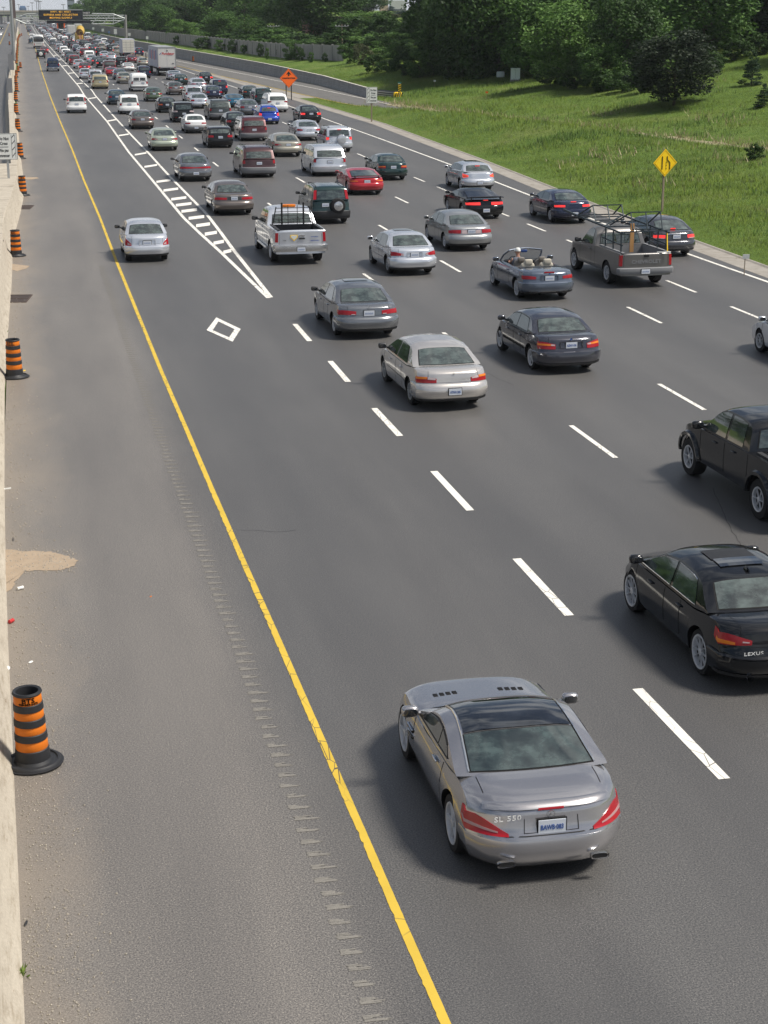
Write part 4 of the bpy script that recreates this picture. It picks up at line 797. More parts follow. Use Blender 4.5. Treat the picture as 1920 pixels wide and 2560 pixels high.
# what Car needs to know without a roof
_gw=Car.gw
CATS=dict(sedan=('sedan_car','car'),coupe=('coupe_car','car'),hatch=('hatchback_car','car'),suv=('sport_utility_car','SUV'),van=('cargo_van','van'),minivan=('family_minivan','minivan'),pick=('pickup_truck','pickup truck'),wagon=('station_wagon','station wagon'),conv=('convertible_car','convertible'))
KIND={}
for k_ in TY:
    KIND[k_]='coupe' if k_ in('sl','firebird','eagle','coupe','celica') else 'suv' if k_ in ('suv','suvrails','crvwhite','crv','rav','escape','rx') else 'minivan' if k_ in('minivan','caravan','sienna') else 'van' if k_ in('van','oldvan') else 'pick' if k_ in ('taco','fpick','chev','smallpick') else 'hatch' if k_ in('hatch','sx4') else 'wagon' if k_=='wagon' else 'conv' if k_=='conv' else 'sedan'
# ---------------------------------------------------------------- ground and roads
def xat(px,py): p=at(px,py); return (p.x,p.y)
YS=sorted(set(list(np.arange(-30,190,2.0))+list(np.arange(190,420,5.0))+list(np.arange(420,900,20.0))+[950,1050,1200,1400,1700,2200,3000,4000]))
mb=MB(); OFF=[0,.25,.8,1.5,2.3]+list(np.arange(3.2,34,1.1))+[36,39,43,48,54,62,72,85,100,125,160,220,320,500,900,1600]
mb.grid([[(lerpt(CURB,y)+o,y,T(lerpt(CURB,y)+o,y)) for o in OFF] for y in YS],GRASS,flip=True)
mb.grid([[(x,y,-.04) for x in (-1600,-600,-200,-60,-27)] for y in YS],GRASS,flip=True)
mb.grid([[(x,y,-.04) for x in (-27,0,lerpt(CURB,y))] for y in YS],GRASS,flip=True)
ground=structure('ground',mb,60)
structure('road',MB().grid([[(x,y,0) for x in (-.9,8,16,lerpt(CURB,y)-.9)] for y in YS if y<1500],ASPH,flip=True))
structure('opposite_road',MB().grid([[(x,y,0) for x in (-27,-12,-1.2)] for y in YS if y<1500],ASPH,flip=True))
structure('kerb_strip',MB().grid([[(lerpt(CURB,y)-.92,y,.004),(lerpt(CURB,y)+.02,y,.004),(lerpt(CURB,y)+.10,y,.05),(lerpt(CURB,y)+.24,y,.03)] for y in YS if y<520],CONCL,flip=True))
structure('far_road',MB().grid([[(x,y,-.02) for x in (-90,0,75)] for y in (800,1200,1700,2600)],ASPH2,flip=True))
# ramp that comes down beside the road, and the pale paved gore between them
def rz_(x,y): return T(x,y)+.03
mb=MB().grid([[(x,y,rz_(x,y)) for x in np.linspace(lerpt(RAMPL,y)-.2,lerpt(RAMPR,y)-.02,6)] for y in YS if y<620],ASPH2,flip=True); structure('ramp_road',mb)
mb=MB().grid([[(x,y,.008) for x in (lerpt(CURB,y)-.3,lerpt(RAMPL,y)+.1)] for y in YS if 186<=y<=420],CONCL,flip=True); structure('gore_pavement',mb)
# dirt strip along the top edge of the ramp near the camera
mb=MB(); mb.grid([[(lerpt(RAMPR,y)+o,y,T(lerpt(RAMPR,y)+o,y)+.05+.03*math.sin(y*3)) for o in (-1.6,-.9,-.3,.1+.2*math.sin(y*1.3))] for y in np.arange(104,172,1.0)],simple_noise('dry_verge',(.34,.29,.19),(.16,.17,.08),1.6,.95,(1,.5,1)),flip=True); structure('dry_verge_path',mb)
# ---- paint
def flatquads(name,quads,z,mat):
    mb=MB()
    for q in quads: mb.add([(p[0],p[1],z) for p in q],[(0,1,2,3)],mat)
    return structure(name,mb)
yl=[xat(*p) for p in [(1135,2608),(1114,2560),(1026,2360),(900,2070),(800,1842),(700,1612),(610,1409),(526,1215),(470,1083),(405,933),(345,786),(289,648),(250,545),(209,449),(180,373),(150,303),(125,240),(103,175),(87,116),(72.5,88),(63.7,65.6),(58,55)]]
structure('yellow_edge_line',ragged(MB(),yl,.108,.005,YELL,52))
hl=[(400,753),(397.8,475)]
g_=lambda x,y:(240+x/3.456,380+y/3.456)
HL=[g_(1490,1262),g_(1080,868),g_(900,705),g_(760,572),g_(720,525),g_(400,140),(322,380.5),(267.6,303.7),(212,240),(197,216),(168,182),(146.6,156),(114,116),(90.7,85),(77,61.7),(74,56)]
HR=[g_(1512,1258),g_(1190,850),g_(1080,700),g_(985,575),g_(940,520),g_(640,215),g_(445,0),(330,340),(291.7,298.9),(239,240),(229.5,225.7),(202.5,200.6),(168,162),(139,133),(114,106),(96.5,83),(83,62),(80,56)]
structure('carpool_line',strip(strip(MB(),[xat(*p) for p in HL],.15,.005,WHITE),[xat(*p) for p in HR],.15,.009,WHITE))
rg=[(335,435,18),(418,528,122),(522,645,252),(583,710,327),(650,780,403),(690,825,455),(738,872,508),(800,935,568),(865,985,632),(940,1045,705),(1015,1105,783),(1100,1170,862)]
RG=[(g_(a,y+8),g_(b,y-9)) for a,b,y in rg]
z1=lambda x,y:(x/5.184,y/5.184)
RG+=[(z1(a,y+3),z1(b,y-3)) for a,b,y in [(700,745,715),(752,812,775),(808,868,852),(885,962,948),(990,1072,1082)]]+[((0+915/4.1475,200+195/4.1475),(993/4.1475,200+183/4.1475)),((1112/4.1475,200+428/4.1475),(1200/4.1475,200+412/4.1475)),((1232/4.1475,200+578/4.1475),(1335/4.1475,200+563/4.1475))]
mb=MB()
RW=principled('rung_white',(.74,.72,.66),.7)
for a,b in RG:
    yc=(a[1]+b[1])/2; t_=float(np.interp(yc,[135,245,300,385,440,520,570,640],[1.3,2.2,3.0,3.8,5.0,7.0,8.0,8.5]))/2
    mb.add([(*xat(a[0],a[1]+t_),.013),(*xat(b[0],b[1]+t_),.013),(*xat(b[0],b[1]-t_),.013),(*xat(a[0],a[1]-t_),.013)],[(0,1,2,3)],RW)
structure('carpool_rung_marking',mb)
mb=MB(); dm=[Vector(xat(*g_(*p))) for p in ((1040,1430),(1250,1530),(1180,1640),(955,1540))]; cen=sum(dm,Vector((0,0)))/4
inn=[Vector(xat(*g_(*p))) for p in ((1058,1465),(1198,1532),(1150,1603),(1008,1540))]
mb.add([(p.x,p.y,.005) for p in dm+inn],[(i,(i+1)%4,4+(i+1)%4,4+i) for i in range(4)],WHITE); structure('carpool_diamond_marking',mb)
mb=MB()
d=1.1573
for a,b,e,g in [(1377,1488,1565,1683),(1116,1207,1230,1330),(937,1018,1016,1103),(808,882,864,942),(713,780,752,825),(637,700,669,737)]:
    strip(mb,[xat(a*d,b*d),xat(e*d,g*d)],.155,.005,WHITE)
def lanex(x0,k): return lambda y: x0+k*y if y<110 else x0+k*110
for xf,y0,per,ln,y1 in [(lambda y:float(np.interp(y,[20,45,105,230],[12.1,11.8,11.36,11.22])),9.2,11.95,3.0,330),(lambda y:float(np.interp(y,[38,60,97,230],[15.53,15.24,14.93,14.7])),2.9,11.35,3.0,330),
    (lambda y:float(np.interp(y,[48,84,240],[18.7,18.32,18.05])),14.0,11.4,3.0,330),(lambda y:float(np.interp(y,[48,75,100,146],[22.0,21.72,21.55,21.42])),47.9,5.62,2.7,180)]:
    y=y0-per*2
    while y<y1:
        if y>6: strip(mb,[(xf(y),y),(xf(y+ln),y+ln)],.12,.005,WHITE)
        y+=per
structure('lane_dash_marking',mb)
el=[xat(*p) for p in [(2100,770),(1920,707),(1689,632),(1600,600),(1400,508*1.1573*.0+520),(1334,503),(1228,459),(1130,418),(996,366),(920,337),(870,313),(820,290),(770,270),(716,250),(640,222),(555,190),(507,171),(455,154),(400,137),(330,120)]]
el=[p for p in el if True]
el=[xat(*p) for p in [(2150,800),(1920,716),(1800,671),(1689,632),(1334,503),(1228,459),(1128,418),(960+70/1.1,361),(905,326.5),(868,310),(833,295),(798,281),(716.6,246+27*.9),(600,216),(561,201),(507,181.5),(455,164),(400,148),(347,134)]]
e2=[(y,x) for x,y in [(26.0,20),(25.6,40),(25.25,57),(25.1,70),(25.3,84),(25.6,100),(25.75,125),(25.75,150),(25.8,190),(25.3,240),(24.4,330),(22.5,450),(20.5,700)]]
structure('white_edge_line',strip(MB(),[(lerpt(e2,y),y) for y in np.arange(12,600,6.0)],.15,.005,WHITE))
structure('ramp_yellow_line',strip(MB(),[(lerpt(RAMPL,y)-.35,y) for y in np.arange(150,520,5.0)],.14,lambda p:rz_(p[0],p[1])+.006,YELL))
structure('ramp_white_line',strip(MB(),[(lerpt([(100,48.5),(119,44.2),(146,38.2),(170,36.1),(185,35.8),(215,34.4),(249,32.7),(291,30.3),(330,28.3),(420,26.0),(600,23.0)],y),y) for y in np.arange(120,580,5.0)],.14,lambda p:rz_(p[0],p[1])+.006,WHITE))
yo=[xat(*p) for p in [(-30,150),(0,110),(10,88),(19,67),(23,58)]]; structure('opposite_yellow_line',strip(MB(),yo,.15,.005,YELL)); structure('opposite_white_line',strip(MB(),[(-7.9,y) for y in (60,200,400,800)],.14,.005,WHITE))
# milled rumble grooves beside the yellow line
mb=MB(); y=10.0; k=0
while y<64:
    xr=float(np.interp(y,[p[1] for p in yl],[p[0] for p in yl]))-.46
    if y<46 or k%1==0:
        a,b=xr-.27+rng.uniform(-.02,.02),xr-.02+rng.uniform(-.06,.05)
        for j in range(5):
            yy_=y+j*.021+rng.uniform(-.004,.004); ln_=(b-a)*(1.0 if j<2 else rng.uniform(.35,.8)); sl_=rng.uniform(-.006,.006)
            mb.add([(a+rng.uniform(-.015,.02),yy_,.004+.0006*j),(a+ln_+rng.uniform(-.03,.05),yy_+sl_,.004),(a+ln_*.9,yy_+.022+sl_,.004),(a,yy_+.024,.004)],[(0,1,2,3)],RUMB)
    y+=.302; k+=1
structure('rumble_strip_marking',mb)
# sand washed out over the shoulder
def blob(pts,z,mat,name,jit=.03):
    mb=MB(); P=[Vector(xat(*p)) for p in pts]; Q=[]
    for i in range(len(P)):
        a,b=P[i],P[(i+1)%len(P)]
        for t in range(9): q=a.lerp(b,t/9); Q.append((q.x+rng.uniform(-jit,jit),q.y+rng.uniform(-jit,jit)))
    mb.add([(x,y,z) for x,y in Q],[tuple(range(len(Q)))],mat); return structure(name,mb)
blob([(-30,1370),(60,1378),(130,1380),(172,1392),(195,1404),(180,1418),(160,1425),(110,1427),(60,1428),(20,1480),(-30,1490)],.006,SAND,'sand_path',.035)
blob([(30,660),(74,665),(66,672),(42,678),(26,674)],.006,SAND,'sand_path',.01); blob([(44,444),(92,443),(97,446),(80,449),(44,449)],.006,SAND,'sand_path',.02)
# thin cracks and seams in the asphalt
mb=MB()
for pts in ([(960+560/1.728,500+800/1.728),(1240,945),(1215,930)],[(1780,1220),(1830,1330),(1890,1410)],[(66,748),(150,742),(210,735)],[(600,1325),(700,1330),(760,1322)]):
    P=[Vector(xat(*p)) for p in pts]; Q=[]
    for a,b in zip(P[:-1],P[1:]):
        n=max(2,int((b-a).length/.12))
        for i in range(n): q=a.lerp(b,i/n); Q.append((q.x+rng.uniform(-.02,.02),q.y+rng.uniform(-.02,.02)))
    strip(mb,Q,.008,.003,SEAM)
structure('road_crack_marking',mb)
# ---------------------------------------------------------------- median wall
def wallprof(x0,zt,wt): return [(x0+.02,0.0),(x0-.02,.08),(x0-.17,.28),(x0-.28,zt-.04),(x0-.31,zt),(x0-wt,zt),(x0-wt-.03,zt-.04),(x0-wt-.14,.28),(x0-wt-.3,.08),(x0-wt-.34,0)]
WX=[(-5,-.40),(14,-.52),(21,-.68),(27,-.80),(31,-.86),(42,-.95),(52,-.92),(60,-.86),(72,-.86),(82,-.55),(92,-.34),(101,-.40),(112,-.50),(140,-.72),(170,-1.0),(220,-1.3),(300,-1.3),(420,-1.2),(900,-1.2),(1500,-1.2)]
mb=MB()
def seg(y0,y1,zt,wt,step=2.9):
    ys=list(np.arange(y0,y1,step))+[y1]; P=[[(x+rng.uniform(-.006,.006),y,z) for x,z in wallprof(lerpt(WX,y),zt,wt)] for y in ys]
    mb.grid(P,CONC); 
    for row,fl in ((P[0],1),(P[-1],0)): mb.add(row,[tuple(range(len(row)))],CONC)
seg(-4,97,1.05,1.75); seg(97.1,300,1.02,.62,5); seg(300.1,900,1.02,.6,20)
for y in np.arange(6,97,6.0):                # expansion joints
    x=lerpt(WX,y); mb.box((x-1.02,y,1.052),(1.42,.012,.006),SEAM)
t=thing('median_barrier','long pale concrete barrier wall between the two roadways','barrier wall'); obj('wall',mb,t,30)
# ---------------------------------------------------------------- retaining wall along the ramp, noise fence
rw=[(183,1.0,0),(187,1.02,0),(216,1.25,0),(245,1.5,0),(259,1.6,0),(300,1.75,0),(346,1.85,0),(420,1.8,0),(486,1.6,0),(620,1.4,0)]
mb=MB(); yy=np.arange(183,600,3.0); hh=lambda y: float(np.interp(y,[r[0] for r in rw],[r[1] for r in rw]))
P=[]
for y in yy:
    x=lerpt(RAMPR,y); b=T(x-.3,y); h=hh(y); P.append([(x-.02,y,b),(x+.05,y,b+.10),(x+.14,y,b+.55*h),(x+.20,y,b+.58*h),(x+.22,y,b+h),(x+.48,y,b+h+.01),(x+.50,y,b+h-.05),(x+.5,y,b)])
mb.grid([r[:5] for r in P],CONC2); mb.grid([r[4:] for r in P],concrete('pale_concrete',(.55,.52,.47),(.6,.57,.52)))
t=thing('ramp_retaining_wall','long grey concrete retaining wall curving along the far side of the ramp','retaining wall'); obj('wall',mb,t,30)
NW=[(150,62),(250,80),(318,93),(440,110),(500,118.5),(585,131),(640,137.5),(710,146),(760,148.5),(857,153.6)]
def fence(name,label,P,h,seed=0):
    t=thing(name,label,'noise fence'); pm=simple_noise('fence_panel_grey',(.235,.23,.225),(.31,.30,.295),.8,.85,(1,1,.3)); nm=0
    L=[0]
    for a,b in zip(P[:-1],P[1:]): L.append(L[-1]+(b-a).length)
    def pt(s): 
        i=min(len(P)-2,max(0,int(np.searchsorted(L,s)-1))); return P[i].lerp(P[i+1],(s-L[i])/max(1e-6,L[i+1]-L[i]))
    n=int(L[-1]/4.2); po=MB(); pa=MB()
    for i in range(n):
        a,b=pt(i*L[-1]/n),pt((i+1)*L[-1]/n); dx=(b-a).normalized(); q=Vector((dx.y,-dx.x,0)); z=min(a.z,b.z)-.6; top=(a.z+b.z)/2+h(i/n)
        N_=8; row0=[];row1=[]
        for k in range(N_*2+1):
            p=a.lerp(b,k/(N_*2)); o=q*(.05 if k%2 else 0.0); row0.append((p.x+o.x,p.y+o.y,z)); row1.append((p.x+o.x,p.y+o.y,top))
        pa.grid([row0,row1],pm); pa.grid([row1,[(x-q.x*.12,y-q.y*.12,zz) for x,y,zz in row1]],pm); pa.grid([[(x-q.x*.12,y-q.y*.12,zz) for x,y,zz in row1],[(x-q.x*.12,y-q.y*.12,zz-4) for x,y,zz in row1]],pm)
        po.box((a.x,a.y,(z+top)/2+.05),(.28,.28,top-z+.1),CONC2)
    obj('fence_panel',pa,t); po.m=[0]*len(po.m); obj('post',po,t); t.children[-1]['kind']='stuff'; return t
NP=[att(*p) for p in NW]
fence('noise_fence','tall grey ribbed noise fence running along the top of the grass bank',NP,lambda f: 2.75-.55*f)

mb=MB(); PEB=simple_noise('pebble',(.20,.18,.15),(.42,.38,.32),9,.9,bump=0)
for i in range(2600):
    y=1/rng.uniform(1/75.,1/11.); x=lerpt(WX,y)+.05+abs(rng.normal())*.38
    if rng.random()<.12: a_=at(rng.uniform(0,190),rng.uniform(1375,1435)); x,y=a_.x,a_.y
    r=rng.uniform(.004,.013)*(1+y/60); mb.add([(x-r,y,.004),(x,y-r,.004),(x+r,y,.004),(x,y+r,.004),(x,y,.004+r)],[(0,1,4),(1,2,4),(2,3,4),(3,0,4)],PEB)
tag(obj('gravel',mb),'scattered grit and small stones washed along the foot of the wall','gravel',None,'stuff')
# ---------------------------------------------------------------- barrels
def make_barrel():
    t=thing('traffic_barrel','striped orange barrel by the wall','traffic barrel',(0,0,0),0,'orange barrels along the median wall')
    r0,r1=.215,.172; rad=lambda z: r0+(r1-r0)*(z-.05)/.95
    zs=[.05,.235,.355,.455,.555,.655,.755,.855,.97]; b=MB()
    cols=[RUBB,ORNG,RUBB,ORNG,RUBB,ORNG,RUBB,ORNG]
    for i,c in enumerate(cols):
        a,e=zs[i],zs[i+1]; off=.008 if c is RUBB else 0; b.lathe([(rad(a)-.004,a),(rad(a)+off,a+.008),(rad(e)+off,e-.008),(rad(e)-.004,e)],c,32)
    b.lathe([(rad(.97)+.003,.965),(rad(.97)+.016,.985),(rad(.97)+.004,1.01),(rad(.97)-.03,1.0),(rad(.97)-.035,.95),(rad(.97)-.02,.4),(.01,.38)],RUBB,32)
    obj('drum',b,t,35)
    base=MB().lathe([(.20,.12),(.245,.05),(.30,.045),(.31,.065),(.335,.065),(.355,.04),(.36,.0)],RUBB,36); base.lathe([(.28,.035),(.385,.028),(.38,.012),(.36,0)],RUBB,36); obj('rubber_base',base,t,35)
    tx=MB()
    for s,sz,z in (('BTS',.085,.922),('905-569-6472',.036,.878)):
        o=textmb(s,sz,BLK,.002,xs=1.25); R_=rad(z)+.004
        o.v=[(R_*math.sin(v[0]/R_),-R_*math.cos(v[0]/R_)+.0*v[1],v[2]+z) for v in o.v]; tx.join(o)
    obj('lettering',tx,t); return t
BP=[(84,1908),(37,943),(41,640),(57,489),(51,397),(45,329),(41,286.5),(40,253.5),(42,229.5),(40,209),(41.5,193.5),(45.7,181),(51.5,170.5),(41,160.5),(42,152),(42,144.5),(42.8,137),(43.2,131),(43.5,125.5),(43.4,120),(44.8,116),(44.4,112),(43,108.2),(43.8,104.5),(45,101),(46,98),(47,95),(48.2,93),(50.3,91.3),(54.2,90)]
BL=['biggest orange and black barrel, black lettering on its top band, by the wall','traffic barrel standing just past the drain grate nearest to us','traffic barrel between the two drain grates, its cable on the wall','traffic barrel in front of the do not cross sign, by the wall kink','traffic barrel partly hidden behind the do not cross sign']
first=make_barrel(); MB_=first
for i,(px,py) in enumerate(BP):
    p=at(px,py); lab=BL[i] if i<len(BL) else ('%s striped barrel counted past the do not cross sign along the wall'%['','','','','','first','second','third','fourth','fifth','sixth','seventh','stray'][i] if i<12 else ('striped barrel standing out of line, away from the wall on the shoulder' if i==12 else 'small far barrel in the dense row along the wall before the gantry'))
    if i==0: first.location=(p.x,p.y,0); first.rotation_euler=(0,R(-1.5),R(3)); first['label']=lab
    else: o=dup(first,(p.x,p.y,0),R(rng.uniform(-50,50)) if i>1 else R(-25),lab)
    if i>12: o['group']='far orange barrels in the dense row'
for px,py,lab in [(483,155,'orange barrel alone at the foot of the ramp retaining wall'),(274.8,106,'orange barrel on the ramp, furthest of a pair'),(284,109.5,'orange barrel on the ramp, nearer of a pair'),(299.5,108,'orange barrel on the ramp just beyond the white box truck'),(24,113,'orange barrel across the median by the opposite yellow line'),(23,90.5,'far orange barrel on the opposite shoulder')]:
    p=at(px,py); dup(first,(p.x,p.y,.02),0,lab)['group']='orange barrels on the ramp and opposite side'
# ---------------------------------------------------------------- signs
def post(t,h,r=.05,mat=STEEL,c=(0,0)): return obj('post',MB().box((c[0],c[1],h/2),(r*2,r*1.6,h),mat),t)
def dnc(name,label,loc,rz,wd,ht,zb,side,pm,pr):
    t=thing(name,label,'road sign',loc,rz); post(t,zb+ht*.9,pr,pm)
    b=MB().box((0,-.07,zb+ht/2),(wd,.012,ht),SIGNW); f=.012
    for dx,dz,a,c in ((0,ht/2-.02,wd-.02,f),(0,-ht/2+.02,wd-.02,f),(wd/2-.02,0,f,ht-.02),(-wd/2+.02,0,f,ht-.02)): b.box((dx,-.078,zb+ht/2+dz),(a,.004,c),BLK)
    obj('sign_panel',b,t); g=MB(); sx=side*wd*.31; tx0=-side*wd*.14
    for x in (sx-.07*wd/.9,sx+.085*wd/.9): g.box((x,-.080,zb+ht/2),(.014,.004,ht*.86),BLK)
    for i in range(4):
        z=zb+ht*(.14+.235*i); g.add([(sx-.055*wd/.9,-.081,z-.03*ht),(sx+.07*wd/.9,-.081,z+.09*ht),(sx+.07*wd/.9,-.081,z+.13*ht),(sx-.055*wd/.9,-.081,z+.01*ht)],[(0,1,2,3)],BLK)
    obj('stripe_pattern',g,t); l=MB()
    for s,fz in (('Do Not',.80),('Cross',.62),('Ne pas',.36),('traverser',.16)): l.join(textmb(s,ht*.165,BLK,.004,xs=.72 if s!='traverser' else .66).shift((tx0,-.082,zb+ht*fz)))
    l.box((tx0,-.082,zb+ht*.49),(wd*.42,.004,.02),BLK); obj('lettering',l,t); return t
p=at(22,446,1.05); dnc('road_sign','white do not cross sign on a grey post standing on the median wall',(p.x,p.y,1.05),R(6),1.02,1.30,.93,1,STEEL,.055)
p=att(929,305); dnc('road_sign','white do not cross sign on a thin wooden post in the grass strip',(p.x,p.y,p.z),R(4),.98,1.35,1.55,-1,WOOD,.055)
def diamond(name,label,loc,rz,half,zc,mat,posts,pm,hp):
    t=thing(name,label,'road sign',loc,rz)
    for x in posts: post(t,hp,.045,pm,(x,.0))
    pts=[]; rr=.06
    for k,(a,b) in enumerate(((0,-1),(1,0),(0,1),(-1,0))):
        v=Vector((a,b)); w0=Vector((-b,a))
        for d_ in (-1,0,1): q=v*half-v*rr*.6*abs(d_)+w0*rr*.6*d_; pts.append((q.x,q.y+zc))
    obj('sign_panel',MB().prism(pts,-.075,-.06,mat,'y'),t); e=MB(); q=half-.07
    for a,b in (((0,-q),(q,0)),((q,0),(0,q)),((0,q),(-q,0)),((-q,0),(0,-q))): e.bar((a[0],-.078,a[1]+zc),(b[0],-.078,b[1]+zc),.008,BLK if mat is SORG else principled('sign_edge',(.55,.25,.01),.5),4)
    obj('sign_border',e,t); return t
p=at(722,250); t=diamond('construction_sign','orange diamond construction sign with black arrow at the start of the gore',(p.x,p.y,0),R(10),1.0,2.25,SORG,(-.28,.30),BLK,2.2)
g=MB(); g.add([(x,-.085,z+2.58) for x,z in ((-.30,.02),(0,.40),(.30,.02),(.08,.10),(.08,-.10),(-.08,-.10),(-.08,.10))],[(0,1,2,3,6),(6,3,4,5)],BLK); obj('arrow_symbol',g,t)
obj('lettering',textmb('CONSTRUCTION',.20,BLK,.008,xs=.95).shift((0,-.085,2.25)),t)
p=att(1655,532); t=diamond('lane_ends_sign','yellow diamond lane ends sign on a thick wooden post in the grass',(p.x,p.y,p.z),R(10),.64,2.28,SYEL,(0,),WOOD,2.0)
g=MB()
def bl(a,b,w_): g.bar((a[0],-.085,a[1]+2.28),(b[0],-.085,b[1]+2.28),w_,BLK,4)
bl((-.16,-.30),(-.16,.30),.022); bl((.25,-.30),(.25,.0),.022); bl((.25,.0),(.10,.16),.022); bl((.10,.16),(.10,.30),.022)
for z in (-.27,-.13,0.0): bl((.06,z-.03),(.06,z+.05),.014)
obj('road_symbol',g,t)
def plain(name,label,px,py,wd,ht,zb,mat,z=None,pm=STEEL,gr=None,pb=None):
    p=att(px,py) if z is None else at(px,py,z); t=thing(name,label,'sign' if 'sign' in name else 'marker',(p.x,p.y,p.z),R(-8),gr); post(t,zb+ht*.5,.045,pm); obj('sign_panel',MB().box((0,-.06,zb+ht/2),(wd,.02,ht),mat),t); return t
for px,py,w_,h_,lab in [(233.5,80,.75,.75,'small white sign standing furthest along the ramp bank'),(257.5,86,.85,.95,'white square sign on the bank below the noise fence'),(289,92.5,.9,1.5,'tall white sign on the bank next to the gantry post'),(324,98,.7,.8,'small white sign at the foot of the fence past the gantry post'),(368.5,107.5,.6,.7,'small white sign on the bank closest to us in its row')]:
    t=plain('ramp_sign',lab,px,py,w_,h_,.9,SIGNW,gr='white signs along the ramp bank')
plain('ramp_sign','small blue sign on the bank between two white signs',273,90,.6,.6,.9,principled('sign_blue',(.12,.22,.42),.5))
plain('yellow_sign','yellow sign under the gantry beside the ramp',208,68,1.6,1.3,1.2,SYEL)
# hazard marker at the end of the guardrail
p=att(999,246); t=thing('hazard_marker','tall narrow marker with yellow and black slanting stripes beside the guardrail end','hazard marker',(p.x,p.y,p.z),R(-12)); post(t,1.6,.03)
b=MB().box((0,-.05,1.0),(.32,.015,.92),SYEL)
for i in range(4): z=.64+i*.23; b.add([(-.16,-.06,z-.05),(.16,-.06,z+.10),(.16,-.06,z+.21),(-.16,-.06,z+.06)],[(0,1,2,3)],BLK)
obj('striped_panel',b,t); obj('top_plate',MB().box((0,-.05,1.60),(.42,.015,.14),principled('sign_green',(.02,.16,.12),.5)).box((0,-.055,1.50),(.30,.01,.06),SIGNW),t)
# guardrail with crash cushion
t=thing('crash_cushion','steel guardrail cushion with yellow and black chevron nose ending the ramp wall','crash cushion'); a,b_=at(932,243),at(985,249.5); a.z=b_.z=0
dr=(b_-a).normalized(); n_=Vector((dr.y,-dr.x,0)); rl=MB()
for sgn in (0,1):
    o=n_*(.05+.75*sgn)*(-1)
    for z in (.28,.48,.70):
        rl.bar(a+o+Vector((0,0,z)),b_+o+Vector((0,0,z)),.055,STEEL,6); rl.bar(a+o+Vector((0,0,z+.09)),b_+o+Vector((0,0,z+.09)),.035,DKMET,6)
obj('rail',rl,t,40); ps=MB()
for i in range(7):
    c=a.lerp(b_,i/6)-n_*.42; ps=MB().box((c.x,c.y,.38),(.75,.10,.72),DKMET); obj('post',ps,t)
c=b_-n_*.42; nz=MB().rbox((c.x,c.y-.1,.45),(.95,.35,.72),SYEL,.4,4); obj('nose',nz,t,50); ch=MB()
for i in range(4): x=c.x-.40+i*.22; ch.add([(x,c.y-.30,.18),(x+.10,c.y-.30,.18),(x+.26,c.y-.30,.74),(x+.14,c.y-.30,.74)],[(0,1,2,3)],BLK)
obj('chevron_pattern',ch,t)
# ---------------------------------------------------------------- roadside boxes and small things
p=att(1288,203); t=thing('utility_cabinet','tall pale green utility cabinet standing in front of the trees','cabinet',(p.x,p.y,p.z),R(-14)); CG=principled('cabinet_green',(.62,.70,.66),.55)
obj('box',MB().box((0,0,.62),(.98,.6,1.3),CG).box((0,0,1.29),(1.04,.66,.06),CG).box((0,-.305,.62),(.012,.01,1.15),SEAM),t); obj('base_plate',MB().box((0,0,.03),(1.1,.75,.2),CONC2),t)
p=att(1251,194); t=thing('utility_box','low pale utility box in the grass near the tall cabinet','box',(p.x,p.y,p.z),R(-14)); obj('box',MB().rbox((0,0,.32),(.9,.6,.64),CG,.3,3),t,40)
for px,py,lab,mt in ((1216,250,'thin stake with an orange flag in the bank grass',SORG),(1086,219,'thin stake with a white flag in the bank grass',SIGNW),(1860,690,'short white stake in the grass next to the road edge',SIGNW)):
    p=att(px,py); t=thing('marker_stake',lab,'stake',(p.x,p.y,p.z),R(-14),'stakes in the grass'); obj('stake',MB().bar((0,0,0),(0,0,.75),.018,WOOD,5),t); obj('flag',MB().box((.03,-.02,.68),(.24,.02,.16),mt),t)
GR=principled('rusty_iron',(.09,.065,.055),.7,.3)
for c0,c1,lab,n in (((20,738),(72,756),'rusty iron drain grate in the shoulder, closest to us',9),((43,514),(79,523),'rusty iron drain grate in the shoulder just before the third barrel',9)):
    a=at(c0[0],(c0[1]+c1[1])/2); b=at(c1[0],(c0[1]+c1[1])/2); p=(a+b)/2; dep=abs(at(50,c0[1]).y-at(50,c1[1]).y); wd=(b-a).length
    t=thing('drain_grate',lab,'drain grate',(p.x,p.y,.002),R(-8)); fr=MB()
    for dx,dy,sx_,sy_ in ((0,dep/2,wd,.05),(0,-dep/2,wd,.05),(wd/2,0,.05,dep),(-wd/2,0,.05,dep),(0,0,wd,.04)): fr.box((dx,dy,.008),(sx_,sy_,.02),GR)
    obj('frame',fr,t); gg=MB().box((0,0,.002),(wd-.05,dep-.04,.003),BLK)
    for i in range(14): gg.box((-wd/2+.06+i*(wd-.12)/13,0,.006),(.02,dep-.06,.012),GR)
    obj('bars',gg,t)
def litter(name,label,px,py,f,z=0):
    p=at(px,py,z); t=tag(obj(name,f,None,50,(p.x,p.y,z),R(rng.uniform(0,90))),label,'litter'); return t
CANR=principled('can_red',(.5,.03,.03),.4); CANW=principled('can_white',(.7,.7,.68),.5)
litter('drink_can','crushed red drink can on the sand by the wall',23,1560,MB().lathe([(.005,0),(.03,.004),(.033,.03),(.028,.06),(.033,.10),(.005,.12)],CANR,12,'x').shift((0,0,.033)))
litter('drink_can','crushed white and blue drink can at the edge of the sand',43,1476,MB().lathe([(.005,0),(.03,.004),(.026,.05),(.033,.11),(.005,.12)],CANW,12,'x').shift((0,0,.03)))
litter('paper_scrap','crumpled white paper bag at the foot of the wall',16,1676,MB().rbox((0,0,.03),(.16,.11,.06),CANW,.9,4))
litter('paper_scrap','small flat pale paper scrap out on the shoulder',77,1656,MB().rbox((0,0,.008),(.10,.05,.016),CANW,.8,3))
